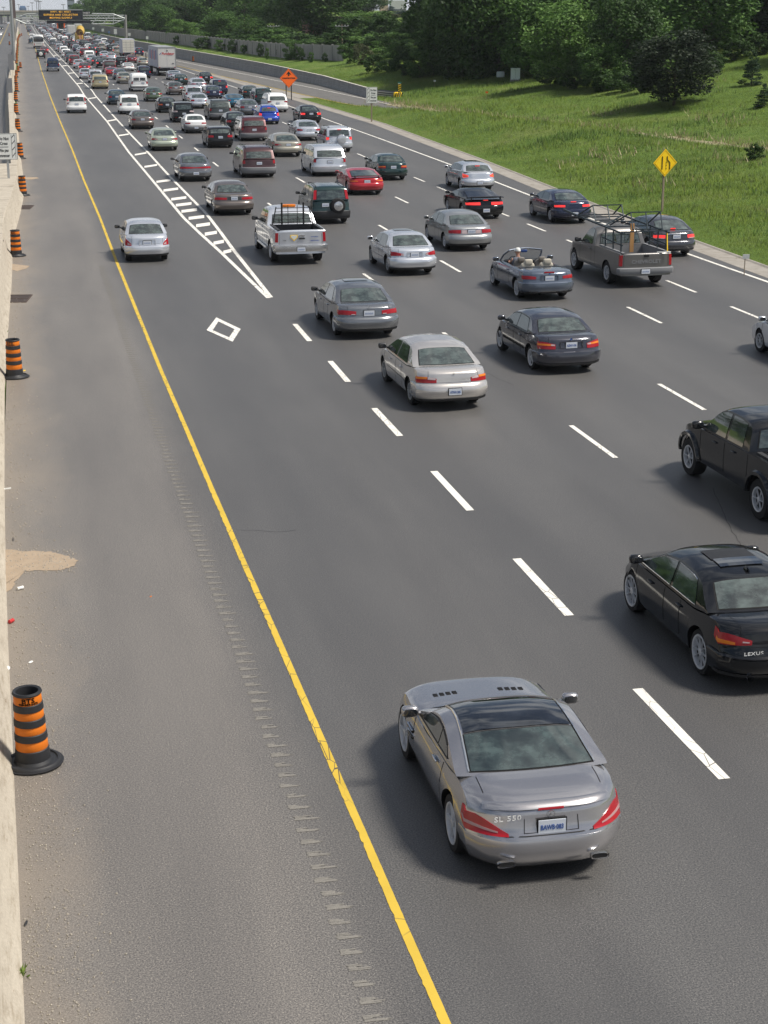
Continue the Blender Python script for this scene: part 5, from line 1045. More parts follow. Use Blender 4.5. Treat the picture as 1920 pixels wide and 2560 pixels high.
litter('paper_scrap','tiny orange scrap lying alone on the shoulder',377,1492,MB().rbox((0,0,.006),(.06,.022,.012),ORNG,.8,3))
litter('tyre_scrap','thin black scrap of tyre beside the wall',65,2310,MB().rbox((0,0,.01),(.12,.03,.02),RUBB,.9,3))
litter('wooden_lath','short pale strip of wood lying on the sand by the wall',8,1224,MB().box((0,0,.01),(.32,.03,.02),SIGNW))
litter('tyre_scrap','small dark twig of rubber on the sand',35,1350,MB().bar((-.09,0,.01),(.08,.03,.02),.008,RUBB,5))
litter('paper_scrap','yellow scrap lying beside the second barrel',61,927,MB().rbox((0,0,.008),(.14,.05,.016),SYEL,.8,3))
# weeds in the wall joint
WG=leafmat('weed_leaf',(.10,.17,.03),(.14,.22,.04),(.2,.28,.07))
for px,py,lab in ((53,2436,'small green weed in the wall joint closest to us'),(11,833,'small green weed at the wall foot behind the second barrel'),(6,905,'tiny weed at the wall foot in front of the second barrel'),(4,925,'lowest tiny weed at the wall foot by the second barrel')):
    p=at(px,py); mb=MB()
    for i in range(26):
        a=rng.uniform(0,6.28); l=rng.uniform(.04,.13); c=Vector((rng.uniform(-.05,.05),rng.uniform(-.06,.06),0)); d_=Vector((math.cos(a),math.sin(a),rng.uniform(.4,1.6))).normalized(); q=d_.orthogonal()*.012
        mb.add([c,c+d_*l*.6+q,c+d_*l,c+d_*l*.6-q],[(0,1,2,3)],WG)
    tag(obj('weed_plant',mb,None,None,(p.x,p.y,0)),lab,'weed')
# cables hanging on the wall
for ps,lab in ((((33,470),(34,485),(38,497),(45,497)),'thin dark cable hanging down the wall to the barrel under the sign'),(((8,600),(9,620),(14,634),(20,641)),'thin dark cable hanging down the wall behind the third barrel')):
    P=[at(*q,h) for q,h in zip(ps,(.95,.6,.25,.03))]; mb=MB()
    for a,b in zip(P[:-1],P[1:]): mb.bar(a,b,.014,SEAM,5)
    tag(obj('cable',mb,None,40),lab,'cable')
# ---------------------------------------------------------------- median pole and sign backs
p=at(36,151,1.03); t=thing('lighting_pole','very tall thick steel lighting pole standing on the median wall','lighting pole',(p.x,p.y,1.0)); 
obj('pole',MB().bar((0,0,0),(-.0,0,34),.26,STEEL,16,.19),t,40); obj('base_plate',MB().box((0,0,.03),(.7,.6,.08),DKMET),t)
q=at(38.5,46,13); t2=thing('brown_pole','thick brown column rising above the gantry end','column',(0,0,0)); 
bp=at(37,109,1.02); sc_=(bp-Vector((0,0,HC))).length
t2.location=(bp.x,bp.y,0); obj('column',MB().box((.1,0,22.2),(1.15,.5,30),simple_noise('brown_paint',(.13,.10,.10),(.17,.13,.125),.5,.7)),t2)
for px,py,w_,h_,lab in ((28,216,.50,1.35,'grey sign seen from the back on the median wall, closest of two'),(30,166,.70,2.0,'grey sign seen from the back on the median wall, second one')):
    b=at(px-4 if py>200 else px-2,py+33 if py>200 else py+22,1.03); t=thing('back_of_sign',lab,'sign',(b.x,b.y,1.03),R(4)); obj('post',MB().box((-.12,.05,1.3),(.09,.06,2.6),STEEL),t); obj('sign_panel',MB().box((.08,-.02,1.3 if py>200 else 1.65),(w_,.03,h_),GREYP),t)
# ---------------------------------------------------------------- gantry with message board
GY=505.0
def gx(px,y=None): # world x and z at the gantry plane for a photo pixel
    dd=ray(px,y); k=GY/dd.y; return dd.x*k,HC+dd.z*k
t=thing('sign_gantry','steel truss gantry spanning the whole highway on two posts','gantry')
TRM=principled('truss_steel',(.45,.48,.47),.5,.3)
Pz=lambda px,py,dy=0:(lambda a:Vector((a[0],GY+dy,a[1])))(gx(px,py))
xr_,_=gx(315,90); xl_,_=gx(37,90); zt_=gx(200,36)[1]
obj('post',MB().bar((xr_,GY,0),(xr_,GY,gx(315,37)[1]),.42,CONC2,10),t,40); obj('post',MB().bar((xl_,GY,0),(xl_,GY,gx(37,44)[1]),.42,principled('post_paint',(.40,.38,.33),.6),10),t,40)
bx=MB()
for dy in (0,2.2):
    for py in (38.5,46,52): bx.bar(Pz(40,py+3*(1-.9) if False else py,dy),Pz(311,py,dy),.13,TRM,6)
n=36
for i in range(n):
    a,b=40+271*i/n,40+271*(i+.5)/n; c=40+271*(i+1)/n
    bx.bar(Pz(a,46),Pz(b,38.5),.07,TRM,4); bx.bar(Pz(b,38.5),Pz(c,46),.07,TRM,4)
    if i%3==0: bx.bar(Pz(a,46),Pz(a,52),.07,TRM,4); bx.bar(Pz(a,38.5),Pz(a,38.5,2.2),.07,TRM,4)
obj('truss',bx,t,40)
for mir in (0,1):
    f=(lambda px:px) if not mir else (lambda px:38+(311-px)*1.0)
    o=MB(); pts=[(229,59.5),(283,60),(311,48),(311,46),(283,35),(229,34)]
    for a,b in zip(pts[:-1],pts[1:]): o.bar(Pz(f(a[0]),a[1],-1.0),Pz(f(b[0]),b[1],-1.0),.15,TRM,6)
    for a,b in (((229,59.5),(251,34.5)),((256,60),(277,36)),((283,60),(283,35))): o.bar(Pz(f(a[0]),a[1],-1.0),Pz(f(b[0]),b[1],-1.0),.12,TRM,5)
    obj('service_cage',o,t,40)
t=thing('message_board','large black electronic message board with amber lettering hung on the gantry','message board'); NAVY=principled('board_black',(.012,.014,.022),.5)
a,b=Pz(96.5,24.5,-1.6),Pz(206.5,49.5,-1.6); cx_,cz_=(a.x+b.x)/2,(a.z+b.z)/2; wd,ht=b.x-a.x,a.z-b.z
obj('board',MB().box((cx_,GY-1.2,cz_),(wd,.8,ht),NAVY),t); e=MB()
for dx,dz,sx_,sz_ in ((0,ht/2,wd+.3,.22),(0,-ht/2,wd+.3,.15),(wd/2,0,.15,ht),(-wd/2,0,.15,ht)): e.box((cx_+dx,GY-1.25,cz_+dz),(sx_,.9,sz_),TRM if dz>0 else SYEL if False else DKMET)
obj('board_frame',e,t); AMB=principled('amber_lamps',(.8,.4,.03),.5,emit=(1,.55,.08),es=.45); l=MB()
for s,f in (('HWY. 401 WEST',.80),('EXPRESS AND COLLECTOR',.50),('MOVING SLOWLY',.20)): l.join(textmb(s,ht*.255,AMB,.012,xs=1.0,space=1.15).shift((cx_,GY-1.62,cz_-ht/2+ht*f)))
obj('lettering',l,t)
t=thing('lane_sign_panel','long thin black panel under the amber message board','sign'); a,b=Pz(117,51,-1.2),Pz(226,58,-1.2); obj('panel',MB().box(((a.x+b.x)/2,GY-1.1,(a.z+b.z)/2),(b.x-a.x,.3,a.z-b.z),NAVY),t)
t=thing('small_message_board','small dark sign box at the end of the amber message board','sign'); a,b=Pz(207.5,28.5,-1.2),Pz(224.5,37,-1.2); obj('panel',MB().box(((a.x+b.x)/2,GY-1.1,(a.z+b.z)/2),(b.x-a.x,.3,a.z-b.z),NAVY),t); obj('lettering',textmb('WEST',.75,SIGNW,.01).shift(((a.x+b.x)/2,GY-1.28,(a.z+b.z)/2)),t)
# ---------------------------------------------------------------- far overpass, buildings, lamp poles
OY=1250
def oz(px,py): dd=ray(px,py); k=OY/dd.y; return dd.x*k,HC+dd.z*k
t=thing('overpass_bridge','long pale concrete overpass crossing the highway in the far distance','overpass'); x0,x1=oz(-60,30)[0],oz(230,30)[0]; z0,z1_=oz(60,36)[1],oz(60,28.5)[1]
obj('deck',MB().box(((x0+x1)/2,OY,(z0+z1_)/2),(x1-x0,14,z1_-z0),simple_noise('far_concrete',(.34,.34,.27),(.42,.41,.34),.05,.9)),t); obj('girder',MB().box(((x0+x1)/2,OY,z0-.5),(x1-x0,10,1.2),DKMET),t)
for px in (3,20,52,78,120,160,200): x=oz(px,40)[0]; obj('pier',MB().box((x,OY,(z0-1)/2),(1.6,8,z0-1),CONC2),t)
obj('parapet',MB().box(((x0+x1)/2,OY-7.1,z1_+.2),(x1-x0,.3,.9),CONC),t)
def bld(name,label,pxs,ytop,Y,mat,steps=None,win=True):
    f=lambda px,py:(lambda dd:(dd.x*Y/dd.y,HC+dd.z*Y/dd.y))(ray(px,py)); x0,z_=f(pxs[0],ytop); x1,_=f(pxs[1],ytop)
    t=thing(name,label,'building',((x0+x1)/2,Y,0)); w_=x1-x0; obj('wall',MB().box((0,w_*.3,z_/2),(w_,w_*.6,z_),mat),t)
    if steps: obj('roof_block',MB().box((0,w_*.3,z_+steps/2-.1),(w_*.78,w_*.45,steps),mat),t)
    if win:
        n=max(3,int(z_/3.4))
        for i in range(1,n):
            zz=z_*i/n
            if zz>HC*.5: obj('window_band',MB().box((0,-.05,zz),(w_*.94,.1,1.3),GLASS),t)
    return t
bld('office_tower','blue glass office tower far away above the overpass',(48,65.5),18.5,2600,principled('tower_blue',(.10,.22,.42),.4),3.2*.7)
bld('apartment_tower','grey apartment tower rising behind the trees by the message board',(167,185),-18,1100,principled('tower_grey',(.22,.25,.30),.7))
def lamp(px,py,Y,lab,hd=1.4):
    f=(lambda dd:(dd.x*Y/dd.y,HC+dd.z*Y/dd.y))(ray(px,py)); t=thing('high_mast_lamp',lab,'lamp post',(f[0],Y,0),0,'far high mast lamps'); obj('pole',MB().bar((0,0,0),(0,0,f[1]),.22,GREYP,8,.14),t); obj('lamp_head',MB().rbox((0,0,f[1]),(hd*2,hd*2,.5),GREYP,.7,4),t)
for a in ((9,18,1200,'small lamp mast seen furthest to the side across the overpass'),(46.5,11,1500,'lamp mast just beside the blue office tower'),(70,15.5,1500,'lamp mast on the far side of the blue office tower'),(80,7,1150,'lamp mast of middle height before the message board'),(91,2,1000,'first of the tall lamp masts over the message board'),(95.5,-3,950,'tallest lamp mast over the message board'),(99.5,3.5,1050,'last of the tall lamp masts over the message board'),(158,11.5,1100,'lamp mast alone against the sky above the message board')): lamp(*a)
# ---------------------------------------------------------------- trees
LEAF={'oak':leafmat('leaf_oak',(0.024,0.057,0.015),(0.043,0.093,0.022),(0.067,0.126,0.034)),'lime':leafmat('leaf_lime',(0.065,0.136,0.030),(0.108,0.213,0.047),(0.159,0.269,0.075)),'mid':leafmat('leaf_mid',(0.043,0.100,0.026),(0.075,0.156,0.036),(0.115,0.213,0.053)),
  'plum':leafmat('leaf_plum',(.014,.026,.013),(.022,.038,.018),(.045,.062,.038)),'pine':leafmat('leaf_pine',(0.016,0.042,0.020),(0.027,0.060,0.027),(0.039,0.077,0.037)),'blue':leafmat('leaf_spruce',(0.039,0.071,0.076),(0.061,0.098,0.108),(0.089,0.131,0.141)),'olive':leafmat('leaf_olive',(0.078,0.093,0.045),(0.111,0.131,0.063),(0.155,0.169,0.096))}
BARK=simple_noise('bark',(.06,.048,.038),(.11,.09,.07),3,.9,(1,1,.25),.4,True)
def crown_mesh(kind,seed,n=9000,shape='round',leaf=.034):
    """unit tree: height 1, crown radius about .36; leaves are small quads in clumps, uneven outline"""
    g=np.random.default_rng(seed); cl=[]
    if shape=='cone':
        for i in range(70):
            h=g.uniform(.06,.97); r=.27*(1-h)**.85+.01; a=g.uniform(0,6.283); q=r*g.uniform(.45,1); cl.append((q*math.cos(a),q*math.sin(a),h-.03*q,.045+.09*(1-h)*.6,.035))
    else:
        lo=.03 if shape=='round' else .0
        for i in range(84 if shape=='round' else 44):
            u=g.uniform(-1,1); a=g.uniform(0,6.283); rr=g.uniform(.35,1)**.6; s=math.sqrt(1-u*u)
            hz=.5*(1+lo)+u*.5*(.93-lo)*rr; w_=.31 if shape=='round' else .42
            prof_=(1.0 if u>-.2 else 1.0-.25*(-u-.2)); cl.append((w_*rr*s*math.cos(a)*prof_,w_*rr*s*math.sin(a)*prof_,hz,g.uniform(.07,.12),g.uniform(.075,.125)))
    cl=np.array(cl); wts=cl[:,3]**2; k=g.choice(len(cl),n,p=wts/wts.sum()); C=cl[k]
    v=g.normal(size=(n,3)); v/=np.linalg.norm(v,axis=1)[:,None]; rad=g.uniform(.55,1.08,n)[:,None]
    P=C[:,:3]+v*rad*np.c_[C[:,3],C[:,3],C[:,4]]
    nn=v*.7+g.normal(size=(n,3))*.6+np.array([0,0,.35]); nn/=np.linalg.norm(nn,axis=1)[:,None]
    t=np.cross(nn,g.normal(size=(n,3))); t/=np.linalg.norm(t,axis=1)[:,None]; b=np.cross(nn,t); s=(leaf*g.uniform(.5,1.25,n))[:,None]
    V=np.stack([P-t*s*.5,P+b*s*.32,P+t*s*.6,P-b*s*.30],1).reshape(-1,3); V[:,2]=np.maximum(V[:,2],.0)
    me=bpy.data.meshes.new('crown'); me.vertices.add(4*n); me.vertices.foreach_set('co',V.ravel().astype(np.float32)); me.loops.add(4*n); me.loops.foreach_set('vertex_index',np.arange(4*n,dtype=np.int32))
    me.polygons.add(n); me.polygons.foreach_set('loop_start',np.arange(0,4*n,4,dtype=np.int32)); me.update(calc_edges=True); me.materials.append(LEAF[kind]); me.validate(); return me
def trunk_mesh(seed,shape):
    g=np.random.default_rng(seed); mb=MB(); pts=[Vector((0,0,-.03)),Vector((.01,0,.15)),Vector((-.01,.01,.32)),Vector((.01,0,.55))]; rs=[.026,.018,.014,.006]
    for a,b,r,q in zip(pts[:-1],pts[1:],rs[:-1],rs[1:]): mb.bar(a,b,r,BARK,8,q)
    if shape!='cone':
        for i in range(11):
            h=g.uniform(.10,.5); a=g.uniform(0,6.28); l=g.uniform(.18,.34); s=Vector((0,0,h)); e=s+Vector((math.cos(a)*l,math.sin(a)*l,l*g.uniform(.4,1))); m_=s.lerp(e,.5)+Vector((0,0,-.02)); mb.bar(s,m_,.010,BARK,5,.006); mb.bar(m_,e,.006,BARK,5,.002)
    return mb.mesh('trunk',50)
TR={}
def tree_meshes(kind,shape,v):
    k=(kind,shape,v)
    if k not in TR: TR[k]=(crown_mesh(kind,hash((len(kind)*7+ord(kind[0]),len(shape),v))%9999,{'round':12000,'bush':4200,'cone':6500}[shape],shape,{'round':.030,'bush':.055,'cone':.028}[shape]),trunk_mesh(v,shape))
    return TR[k]
def put_tree(loc,H,kind,shape,wd,label,group,rot=None,name=None):
    cm,tm=tree_meshes(kind,shape,int(rng.integers(0,3)) if shape=='round' else int(rng.integers(0,2)))
    nm=name or {'round':'leafy_tree','bush':'green_bush','cone':'conifer_tree'}[shape]; t=thing(nm,label,'bush' if shape=='bush' else 'tree',loc,rng.uniform(0,6.28) if rot is None else rot,group)
    a=link('crown',cm,t); b=link('trunk',tm,t); base={'round':.36,'bush':.46,'cone':.28}[shape]; s=(wd/2/base,wd/2/base,H); a.scale=s; a.location=(0,0,-.045*H if shape=='round' else 0); b.scale=(H*.9,H*.9,H)
    return t
def tree_px(px,Y,ytop,kind,shape,wpx,label,group=None,name=None):
    dd=ray(px,100); x=dd.x/dd.y*Y; z=T(x,Y); d2=ray(px,ytop); k=Y/d2.y; zt=HC+d2.z*k; dep=(Vector((x,Y,z))-Vector((0,0,HC))).length
    return put_tree((x,Y,z-.1),max(1.0,zt-z),kind,shape,wpx*dep/FPX,label,group,name=name)
def tree_at(px,py,ytop,kind,shape,wpx,label,group=None,name=None):
    p=att(px,py); return tree_px(px,p.y,ytop,kind,shape,wpx,label,group,name)
# (left to right)
# the row behind the noise fence and the woods behind that
gA='trees in the unbroken row behind the noise fence'; lA='leafy green tree in the unbroken row behind the noise fence'
gB='far woodland trees behind the gantry'; lB='small far tree of the woodland behind the gantry'
gC='trees of the dark wood above the bank'; lC='tall tree deep in the dark wood above the grass bank'
for i,(px,Y,yt,w_,kd) in enumerate([(178,1000,20,26,'mid'),(196,900,6,36,'mid'),(214,950,-6,40,'oak'),(236,800,-16,50,'mid'),(262,850,-24,55,'oak'),(290,720,-22,60,'mid'),(318,760,-34,60,'oak'),(345,650,-20,66,'mid'),(170,1500,28,30,'mid'),(186,1400,18,30,'oak')]): tree_px(px,Y,yt,kd,'round',w_*1.5,lB,gB)
for i,(px,Y,yt,w_,kd) in enumerate([(372,560,-30,90,'mid'),(410,600,-44,100,'lime'),(400,470,6,80,'mid'),(455,540,-56,110,'mid'),(498,560,-40,110,'oak'),(535,470,-52,120,'mid'),(575,500,-60,120,'lime'),(612,430,-50,120,'mid'),(650,460,-60,130,'oak'),(690,400,-44,120,'mid'),(560,380,22,90,'mid'),(640,360,40,80,'mid'),(690,345,58,80,'oak')]): tree_px(px,Y,yt,kd,'round',w_*1.25,lA,gA)
tree_px(455,420,44,'lime','round',88,'bright green rounded tree right behind the noise fence beyond the trailer')
tree_px(800,330,-90,'oak','round',230,'very large dark tree towering over the noise fence end')
tree_px(735,360,-60,'oak','round',150,'dark tree standing beside the very large dark one',None)
tree_px(905,300,22,'lime','round',150,'light green tree with a broad top near the house roof')
tree_px(893,292,74,'lime','round',110,'lower light green tree just past the noise fence end')
tree_px(960,290,62,'mid','round',110,'mid green rounded tree below the house roof')
tree_px(975,420,14,'blue','cone',60,'blue green spruce with its tip near the pale towers'); tree_px(1006,400,26,'blue','cone',62,'blue green spruce standing in front of the house')
tree_px(1030,480,26,'olive','round',90,'olive tinted tree behind the blue spruces'); tree_px(1062,430,12,'pine','cone',50,'dark narrow conifer against the small patch of sky'); tree_px(1082,400,24,'lime','round',70,'small light green tree below the small patch of sky')
tree_px(900,520,-16,'oak','round',110,'dark tree behind the light green one by the pale towers'); tree_px(1048,520,14,'oak','round',46,'small dark round tree top against the sky')
tree_px(985,380,52,'olive','round',80,'greyish olive tree between the spruces and the house roof')
# front trees of the dark wood
for px,py,yt,w_,kd,lab in [(1125,188,-60,130,'oak','first dark tree of the wood, where it meets the small sky patch'),(1165,190,-90,170,'oak','dark tree of the wood right behind the tall utility cabinet side'),(1245,184,-110,190,'mid','mid green tree above the low utility box'),(1345,192,-60,170,'mid','mid green tree of the wood just past the tall cabinet'),(1420,214,-20,180,'lime','lighter green tree in the middle of the wood edge'),(1512,226,98,120,'mid','smaller tree in front of the wood with its whole top showing'),(1570,214,-60,170,'oak','dark tree between the smaller tree and the round dark one'),(1615,196,30,130,'lime','light green tree peeping over the round dark tree'),(1760,150,-120,220,'mid','feathery mid green tree behind the round dark tree'),(1850,118,-150,260,'pine','very dark tree at the edge of the wood near the two pines'),(1930,112,-160,240,'oak','very dark tree over the open slope, cut by the picture edge')]:
    tree_at(px,py,yt,kd,'round',w_*1.25,lab)
for i,(px,Y,w_,kd) in enumerate([(1120,250,120,'oak'),(1150,240,190,'mid'),(1210,235,200,'oak'),(1280,230,200,'oak'),(1350,225,210,'lime'),(1430,215,210,'oak'),(1500,210,210,'mid'),(1570,205,210,'oak'),(1650,195,230,'mid'),(1720,190,230,'oak'),(1790,190,230,'oak'),(1870,185,240,'oak'),(1950,180,260,'oak'),(1130,300,200,'oak'),(1320,290,220,'oak'),(1500,270,230,'oak'),(1680,255,240,'oak'),(1860,240,250,'oak'),(2020,170,260,'oak'),(2100,150,260,'oak')]): tree_px(px,Y,-140-20*(i%3),kd,'round',w_*1.1,lC,gC)
tree_at(1692,262,60,'plum','round',235,'dense rounded tree with very dark greyish leaves on the bank',None,'dark_leaf_tree')
tree_at(1886,212,122,'pine','cone',62,'small dark pine alone on the open slope'); tree_at(1921,266,205,'pine','cone',56,'small dark pine cut by the picture edge, lower than the other')
for i in range(30):
    px=rng.uniform(330,930); Y=rng.uniform(470,700); tree_px(px,Y,-30+rng.uniform(-20,20),['mid','oak','oak','lime'][i%4],'round',rng.uniform(90,150),'green tree deep in the wood behind the noise fence','trees deep behind the noise fence')
for i in range(30):
    px=1120+i*33; tree_px(px,max(178,[205,228,190,215][i%4]-(px-1070)*.03+rng.uniform(-6,6)),-160,['oak','mid','oak','oak'][i%4],'round',230,lC,gC)
for i in range(30):
    f=i/29; k_=f*(len(NP)-1); a_=int(min(len(NP)-2,k_)); q_=NP[a_].lerp(NP[a_+1],k_-a_); w_=NP[a_+1]-NP[a_]; w_.normalize(); o_=Vector((w_.y,-w_.x,0))*(-1 if w_.y<0 else 1)
    q_=q_+o_*rng.uniform(5,9); put_tree((q_.x,q_.y,T(q_.x,q_.y)-.4),rng.uniform(2.2,3.8),['oak','mid','oak','lime'][i%4],'bush',rng.uniform(7,10),'tall leafy thicket pressed against the back of the noise fence','thicket behind the noise fence')
for i in range(26):
    y_=172+i*5.2; x_=lerpt(RAMPR,y_)+[23,30,26,34][i%4]+(8 if y_<185 else 0); put_tree((x_,y_,T(x_,y_)-.4),rng.uniform(3,5.5),'oak','bush',rng.uniform(6,9),'dark bush closing the foot of the wood','bushes along the foot of the wood')
# low dark undergrowth closing the foot of the wood
for i,(px,py,yt,w_) in enumerate([(1085,190,130,70),(1120,196,140,70),(1160,192,150,60),(1350,200,150,60),(1380,214,150,90),(1440,224,160,90),(1500,230,170,90),(1560,232,170,90),(1610,232,170,70),(1780,185,120,90),(1720,180,130,70),(1840,150,90,90),(1900,138,80,90)]): tree_at(px,py,yt,'oak','bush',w_,'dark bush closing the foot of the wood',"bushes along the foot of the wood")
# bushes before and beyond the fence
for px,py,yt,w_,kd,lab in [(442,112,88,20,'oak','single dark bush against the fence, nearest to the trailer'),(506,124,90,50,'oak','wide dark bush hiding the fence under the bright tree'),(549,129,96,28,'mid','round bush on the fence next to the wide dark one'),(581,134,96,24,'oak','tall narrow bush on the fence in the middle of its run'),(609,136,109,18,'mid','small pointed bush against the fence'),(650,143,104,17,'oak','tall thin climber bush against the fence'),(667,149,116,12,'mid','very thin climber on the fence beside the taller one'),(695,142,119,10,'oak','tiny ivy clump on the fence face'),(724,151,98,38,'mid','large two tone bush covering the fence before its end'),(749,153,112,26,'oak','dark bush leaning on the fence after the large one'),(777,156,127,17,'mid','small leafy bush at the fence foot'),(812,155,130,15,'oak','last small bush on the fence before its end'),
    (873,160,104,58,'mid','round mid green bush hiding the fence end'),(905,162,106,50,'olive','brownish bush beside the round one at the fence end'),(935,182,130,60,'oak','dark bush lowest on the bank above the guardrail'),(975,180,128,60,'mid','mid green bush on the bank above the guardrail'),(1010,190,120,70,'oak','dark spreading bush halfway to the wood'),(1050,196,120,80,'mid','large loose bush touching the edge of the wood'),(945,150,110,60,'lime','pale bush higher on the bank beyond the fence end'),(1000,150,95,80,'mid','mid green bush below the brick house'),(1055,160,95,80,'oak','dark bush between the house and the wood'),(1903,400,372,48,'oak','dark low shrub alone in the open grass by the picture edge')]:
    tree_at(px,py,yt,kd,'bush',w_*1.15,lab)
# scrub on the slope: low broad weeds, individually placed clumps that nobody could count
def veg(name,label,n,mat_,hfun,pfun,cat='grass'):
    V=[];F=[]; rr=random.Random(5); c=0
    for i in range(n):
        x,y=pfun(rr)
        if x is None: continue
        z=T(x,y); h,wd,k=hfun(rr,x,y)
        for j in range(k):
            a=rr.uniform(0,6.283); ox,oy=rr.gauss(0,wd),rr.gauss(0,wd); ln=h*rr.uniform(.5,1.15); dx,dy=math.cos(a),math.sin(a); w_=h*.075*rr.uniform(.7,1.5)
            bx,by=x+ox,y+oy; lean=ln*rr.uniform(.2,1.0); V+=[(bx-dy*w_,by+dx*w_,z-.04),(bx+dy*w_,by-dx*w_,z-.04),(bx+dx*lean,by+dy*lean,z+ln)]; F.append((c,c+1,c+2)); c+=3
    me=bpy.data.meshes.new(name); me.from_pydata(V,[],F); me.materials.append(mat_); o=link(name,me); tag(o,label,cat,None,'stuff'); return o
GB=leafmat('grass_blade',(.115,.182,.025),(.14,.215,.034),(.18,.25,.055),.85)
def pg(rr):
    y=1/rr.uniform(1/235.,1/40.); o=rr.random()**1.1*58+.25; x=lerpt(CURB,y)+o
    if lerpt(RAMPL,y)-.3<x<lerpt(RAMPR,y)+(.7 if y>183 else .1): return None,None
    if y>186 and x<lerpt(RAMPR,y): return None,None
    q=FW.dot(Vector((x,y,-HC))); px=RT.dot(Vector((x,y,0)))/q*FPX+960
    if px>1990 or px<600: return None,None
    return x,y
def hg(rr,x,y):
    p=.5+.5*math.sin(x*.55+y*.31+1.7*math.sin(y*.17+x*.2)); near=sstep(0,3.5,x-lerpt(CURB,y)); far=max(1,y/90)
    return (.09+.07*near+.12*p*near)*far**.35,.17*far**.6,6
veg('grass','long green grass covering the strip and the bank beside the road',84000,GB,hg,pg)
WB=leafmat('broad_weed',(.055,.115,.018),(.08,.15,.024),(.11,.19,.04),.7)
CW=[(rng.uniform(0,1),rng.uniform(0,1)) for _ in range(150)]
def pw(rr):
    a,b=CW[rr.randrange(len(CW))]; y=1/(1/210.+(1/46.-1/210.)*a); x=lerpt(CURB,y)+3+b*38; y+=rr.gauss(0,1.1); x+=rr.gauss(0,1.6)
    if x<lerpt(CURB,y)+1.6 or lerpt(RAMPL,y)-.6<x<lerpt(RAMPR,y)+.8: return None,None
    return x,y
veg('weeds','darker broad leaved weeds growing in patches through the grass',6000,WB,lambda rr,x,y:(.34*max(1,y/100)**.3,.22,6),pw,'weeds')
DS=leafmat('dry_stem',(.26,.22,.12),(.34,.30,.18),(.45,.40,.27))
def pdz(rr):
    if rr.random()<.4:
        y=rr.uniform(100,175); x=lerpt(RAMPR,y)+rr.gauss(0,.9); return x,y
    a,b=CW[rr.randrange(40)]; y=1/(1/150.+(1/50.-1/150.)*a); y+=rr.gauss(0,1.6); return lerpt(CURB,y)+3+b*30+abs(rr.gauss(0,2.2)),y
veg('dry_grass','dry straw coloured stems scattered over the strip and along the ramp verge',2600,DS,lambda rr,x,y:(.42,.16,2),pdz,'grass')
# ---- house, towers and poles behind
def upole(px,py,ytop,lab,arms=((.9,.94),),wd=.16,leg=False):
    p=att(px,py); dd=ray(px,ytop); z=HC+dd.z*p.y/dd.y; t=thing('utility_pole',lab,'utility pole',(p.x,p.y,p.z)); h=z-p.z; obj('pole',MB().bar((0,0,0),(0,0,h),wd,WOOD,8,wd*.7),t)
    if leg: obj('second_pole',MB().bar((-.55,.2,0),(-.45,.2,h*.75),wd*.8,WOOD,8,wd*.6),t)
    m2=MB()
    for aw,ah in arms:
        m2.box((0,-.1,h*ah),(aw*2,.12,.12),GREYP)
        for s in (-1,-.5,.5,1): m2.bar((s*aw*.95,-.1,h*ah),(s*aw*.95,-.1,h*ah+.22),.05,SIGNW,5)
    obj('crossarm',m2,t); return t
upole(855,128,61,'brown double utility pole with one crossarm above the fence end',((1.0,.93),),.14,True); upole(684,112,62,'grey utility pole with a wide crossarm amid the trees',((1.1,.92),),.1); upole(611,76,48,'brown utility pole top showing over the bushes',((.8,.6),),.18); upole(558,78,56,'thinner utility pole between trees further away',((.6,.7),),.13)
p=att(1000,96); dd=ray(1000,72); t=thing('brick_house','brick bungalow with a low reddish grey roof among the trees','house',(p.x+2,p.y+60,p.z)); hz=HC+dd.z*(p.y+60)/dd.y-p.z; hz=max(3.2,hz)
obj('wall',MB().box((0,0,hz*.35),(16,8,hz*.7),simple_noise('brick_wall',(.22,.11,.08),(.28,.16,.12),2,.9)),t); obj('roof',MB().prism([(-8.6,hz*.68),(8.6,hz*.68),(6.4,hz),(-6.4,hz)],-4.6,4.6,simple_noise('roof_shingle',(.16,.13,.12),(.22,.18,.17),3,.9),'y'),t)
obj('chimney',MB().box((1.2,-1,hz+.3),(.8,.8,.9),SIGNW),t); obj('window',MB().box((-3,-4.03,hz*.38),(1.8,.08,1.1),GLASS),t); obj('window',MB().box((3.5,-4.03,hz*.38),(1.8,.08,1.1),GLASS),t)
bld('beige_tower','beige apartment tower top beside the paler block above the trees',(951,971),-30,900,simple_noise('beige_render',(.48,.36,.27),(.55,.42,.32),.2,.9)); bld('pale_block','pale grey apartment block above the blue spruces',(978,1016),1,800,simple_noise('pale_render',(.42,.43,.43),(.5,.5,.5),.2,.9))

for i in range(15):  # tree row out of view, added for the car windows to reflect
    y_=2+i*15; x_=-38-rng.uniform(0,8); put_tree((x_,y_,-.1),rng.uniform(9,13),['oak','mid','oak'][i%3],'round',rng.uniform(12,17),'unseen leafy tree added for window reflections on the far side of the other roadway','unseen trees added beyond the other roadway')
